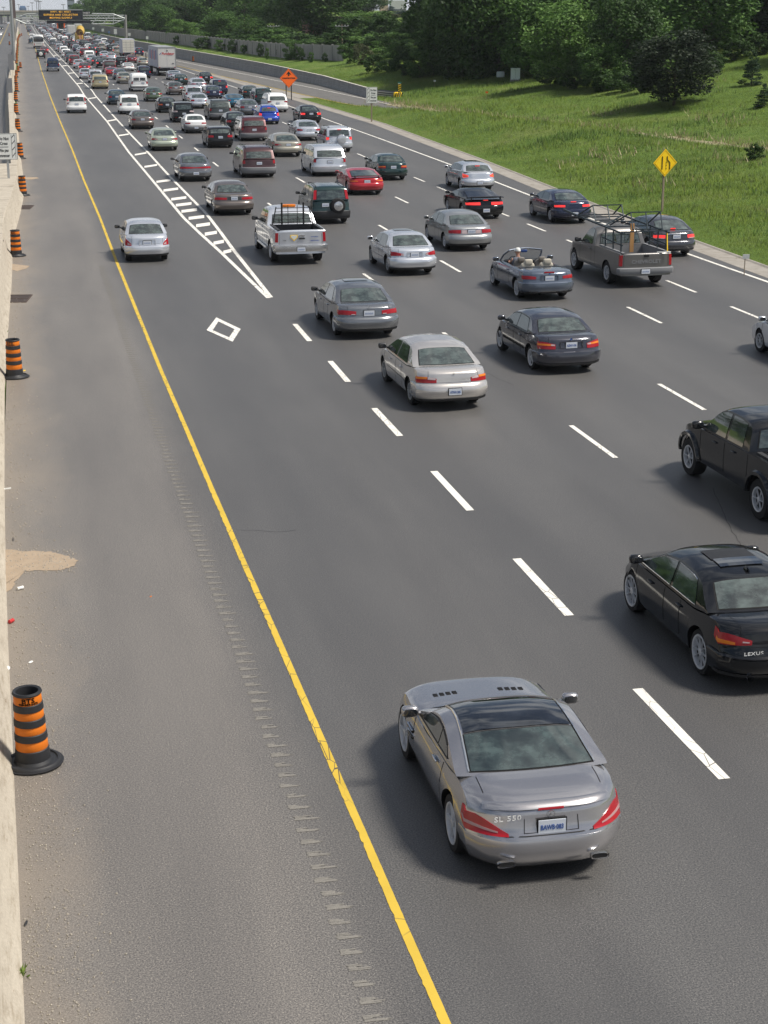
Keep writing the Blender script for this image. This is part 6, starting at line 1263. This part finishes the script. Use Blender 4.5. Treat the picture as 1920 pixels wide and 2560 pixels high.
# ---------------------------------------------------------------- the vehicles
V=[ # kind, column and row between the rear tyres, colour, detail level, heading, lit, label
('sl',1318,2106,'slsilver',0,-.2,0,'silver two seat coupe with black glass roof, closest car to us'),
('lexus',1883,1671,'black',0,1.2,0,'black sedan with sunroof, cut by the picture edge below the black pickup'),
('taco',2005,1289,'black',0,1.7,0,'black crew cab pickup truck cut by the picture edge'),
('malibu',1108,1006,'lightgold',0,1.6,0,'pale gold silver sedan with amber and red lamps, right behind the grey sedan'),
('bmw',1399,919,'bmwgrey',0,2.0,0,'dark grey sedan with three band lamps, one lane over from the pale gold silver sedan'),
('sonata',906,834,'grey',0,1.2,0,'grey sedan with dark sunroof and slim red lamps, nearest to the painted diamond'),
('conv',1351,741,'bluegrey',0,1.6,0,'open top grey convertible with cream rear seats'),
('fpick',739,651,'silver',0,1.0,0,'silver pickup truck with an amber beacon bar on its roof'),
('chev',1580,706,'pickup',0,1.8,0,'brownish grey pickup truck carrying a welded steel frame'),
('civic',1022,681,'silver',0,2.0,0,'silver sedan with red corner lamps between the silver pickup and the convertible'),
('accent',366,649,'silver',0,.6,0,'small silver sedan alone in the carpool lane'),
('kia',1162,621,'grey@',0,1.8,0,'silver grey sedan with a wide bright panel between its red lamps'),
('buick',580,533,'taupe',0,.8,0,'brownish grey large sedan just ahead of the silver pickup'),
('firebird',1200,543,'black',0,1.8,1,'black sports coupe with a raised tail wing'),
('sunfire',1417,554,'navy',0,1.8,1,'dark blue sedan with lit lamps ahead of the frame carrying pickup'),
('newcivic',1668,636,'darkgrey',0,1.8,1,'dark grey sedan beside the grass, half hidden by the steel frame'),
('crv',820,555,'darkgreen',0,1.2,0,'dark green SUV with an exposed spare wheel on its back'),
('eagle',909,484,'red',0,1.4,0,'bright red coupe with a black glass top'),
('hatch',1188,475,'silver',0,1.8,1,'silver hatchback near the grass edge with a lit high brake lamp'),
('pontiac',486,450.5,'grey',0,.8,0,'grey sedan with one lamp band across its tail, beside the painted rungs'),
('jetta',975,448,'darkgreen',0,1.6,0,'dark green boxy sedan beyond the red coupe'),
('caravan',643,441,'brown',0,1.2,0,'dark plum minivan with a grey bumper and roof rack, nearer of the two plum ones'),
('minivan',818,437.5,'silver',0,1.4,0,'silver minivan beyond the dark green SUV'),
('camry',716,390,'beige',1,1.2,1,'champagne coloured sedan with a lit lamp in its rear window'),
('rav',843,378.5,'silver',1,1.5,1,'silver SUV with a round covered spare wheel'),
('camry',410,375,'palegreen',1,.6,0,'pale green sedan beside the painted rungs'),
('wagon',548.5,368,'black',1,1.0,0,'black station wagon with silver roof rails'),
('caravan',632,351,'maroon',1,1.2,0,'maroon minivan further on, just behind the blue hatchback'),
('lexussil',768,350,'silver',1,1.4,0,'silver sedan between the champagne sedan and the dark one by the edge line'),
('corolla',488,332,'white',1,1.0,0,'white small sedan with a grey lower body'),
('sedan',591,327,'black',1,1.2,0,'black sedan mostly hidden by the maroon minivan'),
('taurus',355.5,321.5,'taupe',1,.6,0,'brownish silver sedan next to the painted carpool lines, behind the white SUV'),
('sx4',671,310,'blue',1,1.4,1,'bright blue hatchback with a lit roof lamp'),
('sedan',773.5,307,'black',1,1.6,1,'black sedan with strong red lamps next to the grass tip'),
('rx',457.5,305,'black',1,1.0,0,'black SUV with clear silvery tail lamps'),
('caravan',549,299,'darkgreen@g',1,1.2,0,'dark green grey minivan in the middle lanes'),
('sedan',622,289,'grey',1,1.3,0,'grey sedan ahead of the bright blue hatchback'),
('escape',323,284.5,'white',1,.6,0,'white SUV with upright red lamps next to the carpool lines'),
('crvwhite',192,282,'white',1,.3,0,'white SUV alone in the carpool lane, second vehicle in it'),
('jetta',417,281,'black',1,1.0,0,'black sedan with a small dark sunroof behind the green sedan'),
('sienna',691,279.6,'white',1,1.5,0,'white minivan at the edge line near the orange diamond sign'),
('sedan',497.6,270.7,'silver',1,1.1,0,'silver sedan with a framed plate, ahead of the dark green minivan'),
('coupe',586.6,268,'teal',1,1.3,0,'teal blue coupe beside the blue hatchback'),
('suvrails',656.5,262,'darkgreen',1,1.5,0,'dark SUV mostly hidden by the white minivan'),
('sedan',292,261,'teal@d',1,.6,0,'dark blue sedan half hidden by the white SUV with upright lamps'),
('suvrails',484,255,'silver',1,1.1,0,'silver SUV with roof rails ahead of the framed plate sedan'),
('newcivic',384.5,253.3,'green',1,.9,0,'sage green sedan behind the white cargo van'),
('sedan',534,248.5,'navy',1,1.2,0,'navy sedan with one glaring lamp, beside the silver railed SUV'),
('jetta',625,246.7,'darkgreen',1,1.4,0,'dark green sedan signalling amber near the gore'),
('newcivic',439,237,'taupe',1,1.0,0,'taupe sedan in the middle lanes beside the white cargo van'),
('suv',548,236,'navy',1,1.3,1,'dark navy SUV with a lit roof brake lamp'),
('van',348,228,'white',1,.8,0,'white cargo van with two rear windows'),
('buick',495.5,226,'silver',1,1.1,0,'silver old sedan with a dark red lamp band'),
('minivan',250.6,221.6,'gold',1,.5,0,'gold minivan beside the carpool lines'),
('jetta',452,212.5,'darkgreen',1,1.0,0,'dark sedan just behind the small silver one near the delivery trailer'),
('sedan',514,208.5,'black',1,1.3,1,'black sedan with lit lamps alone near the gore edge'),
('sedan',311.4,208.6,'beige',1,.8,0,'beige sedan beside the white cargo van'),
('suv',239,207,'silver',1,.5,0,'pale grey SUV just ahead of the gold minivan'),
('celica',436,199.8,'silver',1,1.0,0,'small silver hatchback right beside the delivery trailer tail'),
('sedan',300,199,'bluegrey',1,.8,0,'blue grey sedan right ahead of the beige one'),
('newcivic',214.5,197.5,'silver',1,.5,0,'silver sedan ahead of the pale grey SUV near the carpool line'),
('suv',360.6,195.3,'navy',1,.9,0,'navy SUV ahead of the white cargo van'),
('coupe',279.6,190,'red',1,.7,0,'bright red small car in the middle of the queue'),
('sedan',212,179.5,'darkred',2,.5,1,'dark maroon small car ahead of the silver one near the carpool line'),
('minivan',274.5,179.5,'brown',1,.7,0,'brown minivan right ahead of the bright red small car'),
('oldvan',132.8,178,'vanblue',1,.2,0,'dark blue old van with silver bumper in the carpool lane'),
('celica',320.8,177.7,'white',1,.8,0,'white coupe with round lamps'),
('hatch',197.6,171,'silver',1,.4,1,'pale silver hatchback with lit lamps high on its corners'),
('sedan',254.3,169.3,'black',1,.6,1,'dark sedan with a lit red lamp beside the brown minivan'),
('suv',302.7,166.7,'black',1,.8,0,'black SUV ahead of the white coupe'),
('sedan',358.4,165.2,'beige',1,.9,0,'pale sedan close behind the white box truck'),
('sedan',242,163,'darkgrey',2,.6,1,'dark sedan between the lit sedan and the silver one'),
('suv',186,161.8,'darkred',2,.4,1,'dark red SUV ahead of the pale silver hatchback'),
('sedan',230,157.6,'silver',2,.6,1,'silver sedan with lit lamps behind the white minivan'),
('sedan',330.2,157.4,'darkred',1,.9,0,'dark red sedan under the white box truck'),
('sedan',177,155.5,'teal@d',2,.4,0,'bluish sedan half hidden behind the dark red SUV'),
('hatch',278.8,151.2,'silver',1,.8,1,'silver hatchback with lit lamps behind the small sedan'),
('minivan',223.9,149.4,'white',1,.6,1,'white minivan with red lit corners in the queue'),
('suv',173.5,149,'grey',2,.4,0,'grey SUV beside the carpool line, ahead of the bluish sedan'),
('sedan',262,146.2,'silver',2,.7,1,'silver sedan with a lit lamp ahead of the silver hatchback'),
('suv',102.5,145.7,'black@w',1,.1,0,'black SUV with a white spare wheel cover'),
('suv',166,143.6,'white',2,.3,0,'white topped SUV right ahead of the grey one'),
('suv',210.9,141,'darkred',2,.5,1,'dark red SUV with a lit roof lamp'),
('suv',250,140,'black',2,.6,1,'black SUV with a lit lamp ahead of the silver sedans'),
('suv',348,139.6,'navy',2,.9,1,'dark SUV beside the white box truck near the ramp'),
('suv',292.5,135.6,'beige',2,.7,1,'pale SUV with lit lamps beside the white box truck'),
('suv',160,135.6,'white',2,.3,0,'white SUV two places ahead of the grey SUV'),
('sedan',202.4,134.8,'silver',2,.5,0,'silver sedan ahead of the dark red SUV'),
('sedan',111.5,133,'darkred',2,.1,1,'dark maroon car between the bus and the black SUV'),
('sedan',191.8,131,'navy',2,.5,0,'navy car hidden behind the silver sedan'),
('suv',276,130,'black',2,.7,0,'dark low car with open look beside the pale SUV'),
('sedan',231,127.6,'darkgrey',2,.6,1,'dark sedan with one glowing red lamp'),
('sedan',191,126.6,'silver',2,.5,0,'light grey sedan beside the dark red car'),
('sedan',146,122.3,'greenish',2,.3,1,'dull green sedan with a lit lamp near the carpool line'),
('smallpick',221.7,121.8,'darkgreen',2,.6,0,'dark green small pickup'),
('sedan',186.2,121,'maroon',2,.5,0,'maroon sedan in the queue'),
('sedan',264,120,'silver',2,.6,0,'silver sedan with a pale blue roof behind the dark ones'),
('suv',179,119,'black',2,.4,0,'black SUV ahead of the maroon sedan'),
('sedan',218.5,118,'black',2,.6,0,'black sedan ahead of the dark green pickup'),
('sedan',296,118.3,'navy',2,.8,0,'dark blue car partly behind the white box truck'),
('suv',170,117,'grey',2,.4,0,'grey SUV with a spare wheel near the carpool side'),
('suv',131.8,115,'grey',2,.2,0,'grey car close to the carpool line behind two white ones'),
('suv',214.5,114,'darkred',2,.5,0,'red SUV just behind the cement mixer'),
('suv',247,114,'silver',2,.6,0,'silver SUV near the ramp behind the white ones'),
('suv',134,111,'white',2,.2,0,'white SUV beside the carpool line, far up the queue'),
('suv',261,110.6,'white',2,.7,0,'white SUV close to the ramp edge'),
('hatch',79,109,'teal@d',2,.0,0,'teal small car squeezed between the bus and the yellow line'),
('suv',231.5,108,'darkgrey',2,.6,0,'dark SUV behind the white hatchback'),
('smallpick',162.5,103.8,'white',2,.4,0,'white pickup far up the queue'),
('smallpick',184,102.6,'palegreen',2,.5,0,'pale green pickup beside the cement mixer'),
('hatch',220,102.2,'white',2,.6,0,'white hatchback nearer of two white ones ahead of the red SUV'),
('sedan',248.7,100.3,'grey',2,.6,0,'grey sedan near the ramp'),
('suv',80.5,97.5,'white',2,.0,0,'white SUV ahead of the bus in the carpool lane'),
('suv',239,97.2,'navy',2,.6,1,'dark SUV with a lit lamp furthest along the ramp side'),
('suv',220,92.8,'white',2,.6,0,'white SUV further of two white ones beyond the mixer'),
('sedan',73,80.6,'navy',2,0,0,'dark low car in the carpool lane beyond the white SUV'),('suv',70.5,73.8,'grey',2,0,0,'grey car in the carpool lane before the dark low one'),('sedan',66.5,63,'navy',2,0,0,'dark car in the carpool lane under the gantry end'),('suv',69,56,'white',2,0,0,'white car furthest up the carpool lane'),
]
principled('paint_grey@',(0,0,0)); PAINTS['grey@']=principled('paint_warm_silver',(.33,.34,.345),.3,.6,coat=.9); PAINTS['darkgreen@g']=principled('paint_green_grey',(.055,.065,.065),.3,.4,coat=.9)
PAINTS['teal@d']=principled('paint_deep_teal',(.02,.05,.075),.3,.3,coat=.9); PAINTS['black@w']=PAINTS['black'] if 'black' in PAINTS else paint('black')
TY['suvspare']=mk(SUVD,spare=(0,.86,.36,SIGNW))
made={}
for i,(k,px,py,pt,lod,hd,lit,lab) in enumerate(V):
    if pt=='black@w': k='suvspare'; KIND[k]='suv'
    nm,cat=CATS[KIND[k]]; p=at(px,py); o=place_vehicle(nm,k,TY[k],(p.x,p.y,0),R(hd),pt,lab,cat,lod,'traffic queued and moving on the highway',bool(lit)); made[i]=o
# the car cut by the edge behind the dark pickup
p=at(1906,879); t=place_vehicle('sedan_car','sedan',TY['sedan'],(p.x+.8,p.y-2.7,0),R(1.7),'silver','silver sedan nose cut by the picture edge above the black pickup','car',1,'traffic queued and moving on the highway')
# far unresolved part of the queue, lane by lane
FL='tiny far car in the dense queue beyond the bus and the gantry'; fg='tiny far cars in the dense queue'
cols=['grey','silver','black','darkgrey','white','darkgrey','bluegrey','grey','silver','maroon','beige','black']; used=[(at(v[1],v[2]).x,at(v[1],v[2]).y) for v in V]
used+=[(at(x,y).x,at(x,y).y) for x,y in ((97,121),(201,110),(417,190),(322,147),(180,92),(198,88),(163,88))]
for li,x0 in enumerate((9.2,12.7,16.0,19.3,22.6)):
    y=395+li*9; kk=0
    while y<1180:
        x=x0-.35+rng.uniform(-.3,.3)-.0006*(y-400)
        if all(abs(x-a)>2.3 or abs(y-b)>8.5 for a,b in used) and rng.random()<.9:
            kd=['sedan','suv','hatch','sedan','minivan','suv'][int(rng.integers(0,6))]; nm,cat=CATS[KIND[kd]]; place_vehicle(nm,kd,TY[kd],(x,y,0),R(.4),cols[int(rng.integers(0,len(cols)))],FL,cat,2,fg,bool(rng.random()<.35))
        y+=rng.uniform(8.5,13)+(y-400)*.008
# oncoming traffic beyond the wall
def front_lamps(t,p): 
    c=Car(p,.5); L=p.get('L',4.75)
    for sg in (-1,1): P=c.low(sg*.72,L,c.tz(.72,L,.66)); obj('headlight',MB().rbox((P.x,P.y+.03,P.z),(.30,.10,.18),HEADL,.7,3),t)
for px,py,kd,pt,lab in ((4,74,'suv','black','dark SUV with bright headlights coming the other way'),(-1,90,'sedan','white','white car coming the other way at the picture edge'),(6,57,'sedan','grey','car with headlights furthest along the other roadway'),(13,59,'sedan','maroon','oncoming car with headlights beside the far yellow line'),(21,60,'suv','silver','oncoming car with headlights just short of the lighting pole'),(-3,62,'suv','grey','oncoming pale vehicle behind the dark SUV')):
    p=at(px,py); t=thing('oncoming_'+CATS[KIND[kd]][0],lab,'car',(p.x,p.y,0),R(180),'oncoming cars with headlights'); o=link('body',far_mesh(kd,TY[kd]),t); setm(o,paint(pt),LRED); front_lamps(t,TY[kd])
# ---------------------------------------------------------------- large vehicles
def wheels(t,spots,r=.5,w_=.28,sp=6):
    k=(r,w_,sp,True,'HUBCAP',.58)
    if k not in WC: a,b=wheelmb(k); WC[k]=(a.mesh('wheel',35),b.mesh('rim',35),a,b)
    for x,y in spots: w=link('wheel',WC[k][0],t,(x,y,r),math.pi if x>0 else 0); link('rim',WC[k][1],w)
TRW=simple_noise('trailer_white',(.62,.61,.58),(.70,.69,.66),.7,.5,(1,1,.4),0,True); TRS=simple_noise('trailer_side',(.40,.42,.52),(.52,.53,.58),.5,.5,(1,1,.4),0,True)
p=at(417,190); t=thing('delivery_trailer','large white semi trailer with red and blue lettering on its rear doors','trailer',(p.x+.1,p.y,0),R(1.2),'trucks in the queue')
W_,H_,L_=2.6,4.0,14.5; bb=MB().box((0,L_/2,2.6),(W_,L_,H_-1.15),TRS); obj('box_body',bb,t)
dr_=MB().box((-.635,-.02,2.58),(1.23,.05,H_-1.35),TRW).box((.635,-.02,2.58),(1.23,.05,H_-1.35),TRW); obj('rear_door',MB().box((-.635,-.02,2.58),(1.23,.05,H_-1.35),TRW),t); obj('rear_door',MB().box((.635,-.02,2.58),(1.23,.05,H_-1.35),TRW),t)
fr=MB()
for a in ((0,0,H_-.0,2.6,.14),(0,0,1.22,2.6,.16),(-1.27,0,2.6,.08,2.8),(1.27,0,2.6,.08,2.8)): fr.box((a[0],-.01,a[2]),(a[3],.12,a[4]),STEEL)
obj('rear_frame',fr,t); l=textmb('Purolator',.50,principled('lettering_red',(.55,.02,.03),.5),.014,shear=.25,xs=.92).shift((.14,-.055,3.12)); l.add([(-1.12,-.056,2.98),(-.98,-.056,2.98),(-.72,-.056,3.30),(-.80,-.056,3.30)],[(0,1,2,3)],principled('lettering_blue',(.03,.05,.3),.5)); l.box((.45,-.05,2.86),(.75,.01,.03),GREYP); obj('lettering',l,t)
m_=MB().box((.05,-.06,3.55),(.22,.02,.16),GREYP).box((.85,-.06,1.75),(.32,.02,.16),GREYP); obj('door_placard',m_,t)
s_=MB()
for q in range(5): s_.box((-1.305,3+q*2.2,2.9-.1*(q%2)),(.02,1.3,1.3),principled('trailer_blue',(.09,.11,.32),.5) if q%2==0 else principled('trailer_red',(.45,.12,.14),.5))
obj('side_pattern',s_,t); obj('roof',MB().box((0,L_/2,H_+.03),(2.55,L_-.1,.05),STEEL),t)
ub=MB().box((0,.15,.62),(2.3,.12,.14),SIGNW).box((-.75,.15,.85),(.1,.1,.5),DKMET).box((.75,.15,.85),(.1,.1,.5),DKMET); obj('rear_underride_bar',ub,t); obj('chassis',MB().box((0,5,.98),(1.0,9.5,.25),DKMET).box((0,2,.7),(2.2,2.8,.2),DKMET),t)
wheels(t,[(s*1.05,y) for s in (-1,1) for y in (1.4,2.65)],.5,.5)
for sg in (-1,1): obj('tail_light',MB().box((sg*1.1,-.08,1.22),(.22,.03,.09),LRED),t)
tt=thing('tractor_truck','white highway tractor pulling the lettered trailer','truck',(p.x+.1-.0209*13.2,p.y+13.2,0),R(1.2)); obj('cab',MB().rbox((0,3.2,2.2),(2.4,2.6,2.9),TRW,.35,4).rbox((0,5.4,1.5),(2.1,2.6,1.5),TRW,.4,4),tt,40); obj('chassis',MB().box((0,2.4,.8),(1.0,7.0,.3),DKMET),tt); wheels(tt,[(s*1.05,y) for s in (-1,1) for y in (.2,1.5,5.6)],.5,.4)
for sg in (-1,1): obj('side_mirror',MB().box((sg*1.42,4.5,2.4),(.12,.2,.9),BLK),tt)
def boxtruck(px,py,W_,H_,L_,label,name,side,door,lo=1.1,sc_=1,cab=(.6,.6,.6)):
    p=at(px,py); t=thing(name,label,'truck',(p.x,p.y,0),R(1),'trucks in the queue'); obj('box_body',MB().box((0,L_/2,(H_+lo)/2),(W_,L_,H_-lo),side),t)
    obj('rear_door',MB().box((0,-.03,(H_+lo)/2),(W_-.25,.06,H_-lo-.25),door),t); f=MB()
    for i in range(1,5): f.box((0,-.064,lo+.1+(H_-lo-.25)*i/5),(W_-.3,.01,.03),GREYP)
    for x in (-.45,.45): f.box((x*W_/2.6,-.066,(H_+lo)/2),(.03,.012,H_-lo-.6),GREYP)
    obj('door_seam',f,t); obj('chassis',MB().box((0,L_/2,.85),(1.0,L_,.3),DKMET).box((0,.1,.6),(W_-.4,.12,.14),DKMET),t); obj('cab',MB().rbox((0,L_+1.1,1.5),(2.1,2.2,2.0),TRW,.35,4),t,40)
    for sg in (-1,1): obj('tail_light',MB().box((sg*W_*.4,-.05,lo-.12),(.2,.05,.1),LRED),t)
    wheels(t,[(s*.95,y) for s in (-1,1) for y in (1.6,L_+.9)],.46,.35); return t
boxtruck(322,147,2.5,3.75,7.0,'white box truck with a plain pale roll up door','box_truck',TRS,simple_noise('door_cream',(.66,.63,.54),(.72,.69,.6),.7,.5,bump=0,obj=True))
boxtruck(180,92,2.6,4.0,12,'white semi trailer with two rear doors ahead of the pale green pickup','semi_trailer',TRW,TRW); boxtruck(198,87,2.6,4.0,12,'cream semi trailer furthest of the two beside each other','semi_trailer',TRW,simple_noise('door_cream2',(.6,.6,.5),(.66,.64,.52),.7,.5,bump=0,obj=True))
p=at(153,79); t=thing('orange_truck','orange framed truck with a dark rear opening far up the queue','truck',(p.x,p.y,0),R(1),'trucks in the queue'); f=MB()
for x in (-1.5,1.5): f.box((x,0,2.4),(.55,2,4.4),SORG)
f.box((0,0,4.3),(3.4,3,1.1),SORG); obj('frame',f,t); obj('box_body',MB().box((0,3,2.2),(2.6,6,3.4),principled('tarp_green',(.03,.05,.03),.8)),t); wheels(t,[(-1,1),(1,1),(-1,5),(1,5)],.5,.4)
# cement mixer
p=at(201.5,110.5); t=thing('cement_mixer_truck','yellow and brown cement mixer truck seen from behind','truck',(p.x,p.y,0),R(1),'trucks in the queue'); MY=principled('mixer_yellow',(.50,.33,.06),.6); MBn=simple_noise('mixer_brown',(.16,.07,.03),(.25,.12,.05),2,.7)
dmb=MB().lathe([(.45,-.2),(.7,0),(1.0,1.0),(1.15,2.2),(1.1,3.6),(.7,4.6),(.05,4.7)],MY,24); obj('drum',MB().join(dmb,Matrix.Translation((.32,.9,3.0))@Matrix.Rotation(R(-74),4,'X')),t,40)
obj('drum_mouth',MB().join(MB().lathe([(.05,.12),(.75,.10),(.95,-.12),(1.0,-.1),(.92,.3)],MBn,20),Matrix.Translation((-.12,.72,3.15))@Matrix.Rotation(R(-80),4,'X')),t,40)
obj('chute',MB().grid([[(x*.35+k*.05,.7-k*.45,2.55-k*.45-.12*math.cos(x*1.5)) for x in (-1,-.5,0,.5,1)] for k in range(4)],MBn),t,40); obj('rear_frame',MB().box((-.95,.8,1.8),(.25,.4,2.3),principled('dull_yellow',(.30,.22,.06),.7)).box((.95,.8,1.5),(.2,.4,1.6),MBn).box((0,.5,1.2),(2.3,.25,.3),MBn),t); obj('chassis',MB().box((0,3.5,.95),(1.1,7,.3),DKMET).box((0,.2,.75),(2.3,.15,.25),BLK),t)
obj('cab',MB().rbox((0,7.3,1.9),(2.3,2.2,2.4),MY,.35,4),t,40); wheels(t,[(s*1.0,y) for s in (-1,1) for y in (1.5,2.8,7.2)],.52,.45)
for sg in (-1,1): obj('tail_light',MB().box((sg*.95,.1,.80),(.2,.06,.1),LRED),t)
# bus
p=at(97.5,121.5); t=thing('coach_bus','white and black bus in the carpool lane','bus',(p.x,p.y,0),R(.2)); BW=principled('bus_white',(.74,.75,.74),.35)
obj('body',MB().rbox((0,6,1.70),(2.55,12,2.70),BW,.18,8),t,40); obj('rear_window',MB().rbox((0,.18,2.22),(2.44,.5,1.20),GLASSD,.25,6),t,40); obj('roof_cap',MB().rbox((0,6,3.02),(2.50,11.9,.42),BW,.35,6),t,40)
obj('rear_panel',MB().box((0,-.02,1.0),(2.1,.06,.75),principled('bus_panel',(.6,.59,.56),.5)).box((0,-.06,1.20),(1.2,.02,.06),GREYP),t); obj('rear_bumper',MB().rbox((0,.02,.52),(2.5,.3,.34),DKMET,.4,4),t,40)
for sg in (-1,1): obj('tail_light',MB().box((sg*1.08,-.05,1.0),(.14,.04,.5),LRED),t); obj('side_mirror',MB().rbox((sg*1.5,11.8,2.3),(.2,.15,.5),BLK,.4,3),t)
wheels(t,[(s*1.08,y) for s in (-1,1) for y in (3.0,9.2)],.48,.3)
# ---------------------------------------------------------------- the welded frame on the pickup, with straps and a board
pk=[o for o in sc.objects if o.parent is None and str(o.get('label','')).startswith('brownish grey pickup truck carrying')][0]; FRM=principled('frame_steel',(.030,.045,.055),.55,.4)
t=thing('welded_frame','dark welded steel frame tied over the bed and cab of the pickup','steel frame',pk.location,pk.rotation_euler.z); f=MB()
b=lambda a,c,r=.028: f.bar(a,c,r,FRM,4)
for x in (-.82,.82):
    for y in (.35,1.1,1.85): b((x,y,1.0),(x*1.02,y,1.86))
    b((x*1.02,.15,1.86),(x*1.02,4.9,1.96),.035); b((x,.25,1.45),(x,2.2,1.50))
for y in (.35,1.85,3.2,4.7): b((-.84,y,1.90),(.84,y,1.90))
for x in (-.2,.35,.9): b((x,.9,1.88),(x,1.15,2.46),.022)
for x in (-.65,-.1,.45): b((x,3.4,1.94),(x,3.7,2.44),.022)
b((-.2,.9,1.9),(.9,.9,1.9)); b((-.2,1.15,2.46),(.9,1.15,2.46),.025); b((-.65,3.7,2.44),(.45,3.7,2.44),.025); b((-.65,3.4,1.94),(.45,3.4,1.94)); b((-.2,1.15,2.46),(-.5,2.3,1.9)); b((.9,1.15,2.46),(.9,2.3,1.9)); b((-.65,3.7,2.44),(-.8,4.9,1.95)); b((.45,3.7,2.44),(.6,4.9,1.95)); b((-.84,2.0,1.9),(.84,4.6,1.95)); b((-.84,4.9,1.96),(-.84,6.3,2.02),.05); b((-.84,4.9,1.96),(.84,4.9,1.96))
obj('frame_bars',f,t)
t=thing('wooden_board','orange brown wooden board standing upright in the pickup bed','board',pk.location,pk.rotation_euler.z); obj('board',MB().box((.12,1.75,1.50),(.14,.05,1.0),simple_noise('pine_board',(.42,.22,.08),(.5,.28,.12),4,.8,(1,1,.2),0,True)),t)
t=thing('strap_bundle','pale rope and yellow straps tied at the corner of the pickup bed','strap',pk.location,pk.rotation_euler.z); obj('rope',MB().bar((.78,.1,1.22),(.84,.35,1.86),.02,SYEL,5).bar((.4,.12,1.2),(.86,-.02,1.22),.022,SIGNW,5).bar((-.8,1.85,1.88),(-.7,2.1,1.3),.015,SIGNW,5),t)
# ---------------------------------------------------------------- driver of the convertible
cv=[o for o in sc.objects if o.parent is None and str(o.get('label','')).startswith('open top grey')][0]
def person(label,root,loc):
    t=tag(link('person',None,None,root.location,root.rotation_euler.z),label,'person'); bm=bmesh.new(); lay=bm.verts.layers.skin.verify()
    pts=[((0,0,.72),.15),((0,-.03,.90),.155),((0,-.06,1.05),.16),((0,-.05,1.15),.055),((0,-.03,1.22),.055),((0,-.01,1.30),.085),((0,0,1.37),.080),
      ((-.19,-.05,1.06),.065),((-.26,.10,.88),.048),((-.18,.36,.92),.034),((-.17,.44,.94),.03),((.19,-.05,1.06),.065),((.26,.10,.88),.048),((.16,.36,.92),.034),((.13,.44,.94),.03),
      ((-.10,.15,.66),.10),((-.12,.50,.68),.075),((.10,.15,.66),.10),((.12,.50,.68),.075)]
    vs=[bm.verts.new(Vector(p)+Vector(loc)) for p,_ in pts]
    for v,(_,r) in zip(vs,pts): v[lay].radius=(r,r*.85)
    for a,c in ((0,1),(1,2),(2,3),(3,4),(4,5),(5,6),(2,7),(7,8),(8,9),(9,10),(2,11),(11,12),(12,13),(13,14),(0,15),(15,16),(0,17),(17,18)): bm.edges.new((vs[a],vs[c]))
    vs[0][lay].use_root=True; me=bpy.data.meshes.new('body'); bm.to_mesh(me); bm.free(); me.materials.append(SKIN); o=link('body',me,t)
    o.modifiers.new('skin','SKIN'); s=o.modifiers.new('sub','SUBSURF'); s.levels=2; s.render_levels=2
    x,y,z=loc; sh=MB(); SHR=principled('shirt_grey',(.12,.13,.16),.8)
    sh.rbox((x,y-.05,z+.93),(.44,.30,.44),SHR,.6,6); obj('shirt',sh,t,60)
    obj('cap',MB().lathe([(.005,.10),(.06,.09),(.098,.03),(.10,-.02)],SIGNW,16,'z',(x,y-.01,z+1.36)).box((x,y+.13,z+1.345),(.15,.12,.015),SIGNW),t,50)
    hd=MB()
    for fx in (-.035,.035): hd.rbox((x+fx,y+.082,z+1.315),(.028,.012,.014),BLK,.7,3)
    hd.rbox((x,y+.10,z+1.285),(.024,.034,.04),SKIN,.7,3); hd.rbox((x,y+.088,z+1.245),(.05,.012,.012),principled('lips',(.3,.1,.08),.6),.7,3)
    for fx in (-.088,.088): hd.rbox((x+fx,y,z+1.30),(.02,.045,.06),SKIN,.7,3)
    obj('face',hd,t,50)
    for sx in (-1,1):
        h=MB(); c=Vector((x+sx*.15,y+.45,z+.95)); h.rbox(c,(.075,.09,.035),SKIN,.6,4)
        for k in range(4): a=c+Vector((-.028+.019*k,.04,.005)); m2=a+Vector((0,.03,.012)); h.bar(a,m2,.0088,SKIN,6); h.bar(m2,m2+Vector((0,.012+.004*(k in(1,2)),-.026)),.008,SKIN,6,.006)
        a=c+Vector((-sx*.038,.0,.0)); h.bar(a,a+Vector((-sx*.022,.030,.006)),.0095,SKIN,6,.007); obj('hand',h,t,50)
    return t
person('driver in a white cap sitting in the open convertible',cv,(-.37,2.42,0))

# ---------------------------------------------------------------- air
hz=MB().box((100,1250,130),(2600,2700,262.4),'PAINT'); 
hm=bpy.data.materials.new('haze_air'); hm.use_nodes=True; tt=hm.node_tree; tt.nodes.clear(); o_=tt.nodes.new('ShaderNodeOutputMaterial'); pv=tt.nodes.new('ShaderNodeVolumePrincipled')
pv.inputs['Color'].default_value=(.82,.88,.95,1); pv.inputs['Density'].default_value=.00010; pv.inputs['Anisotropy'].default_value=.2; tt.links.new(pv.outputs[0],o_.inputs['Volume'])
hz.mats=[hm]; h_=obj('haze',hz); tag(h_,'thin pale summer haze over the whole scene','haze',None,'stuff')
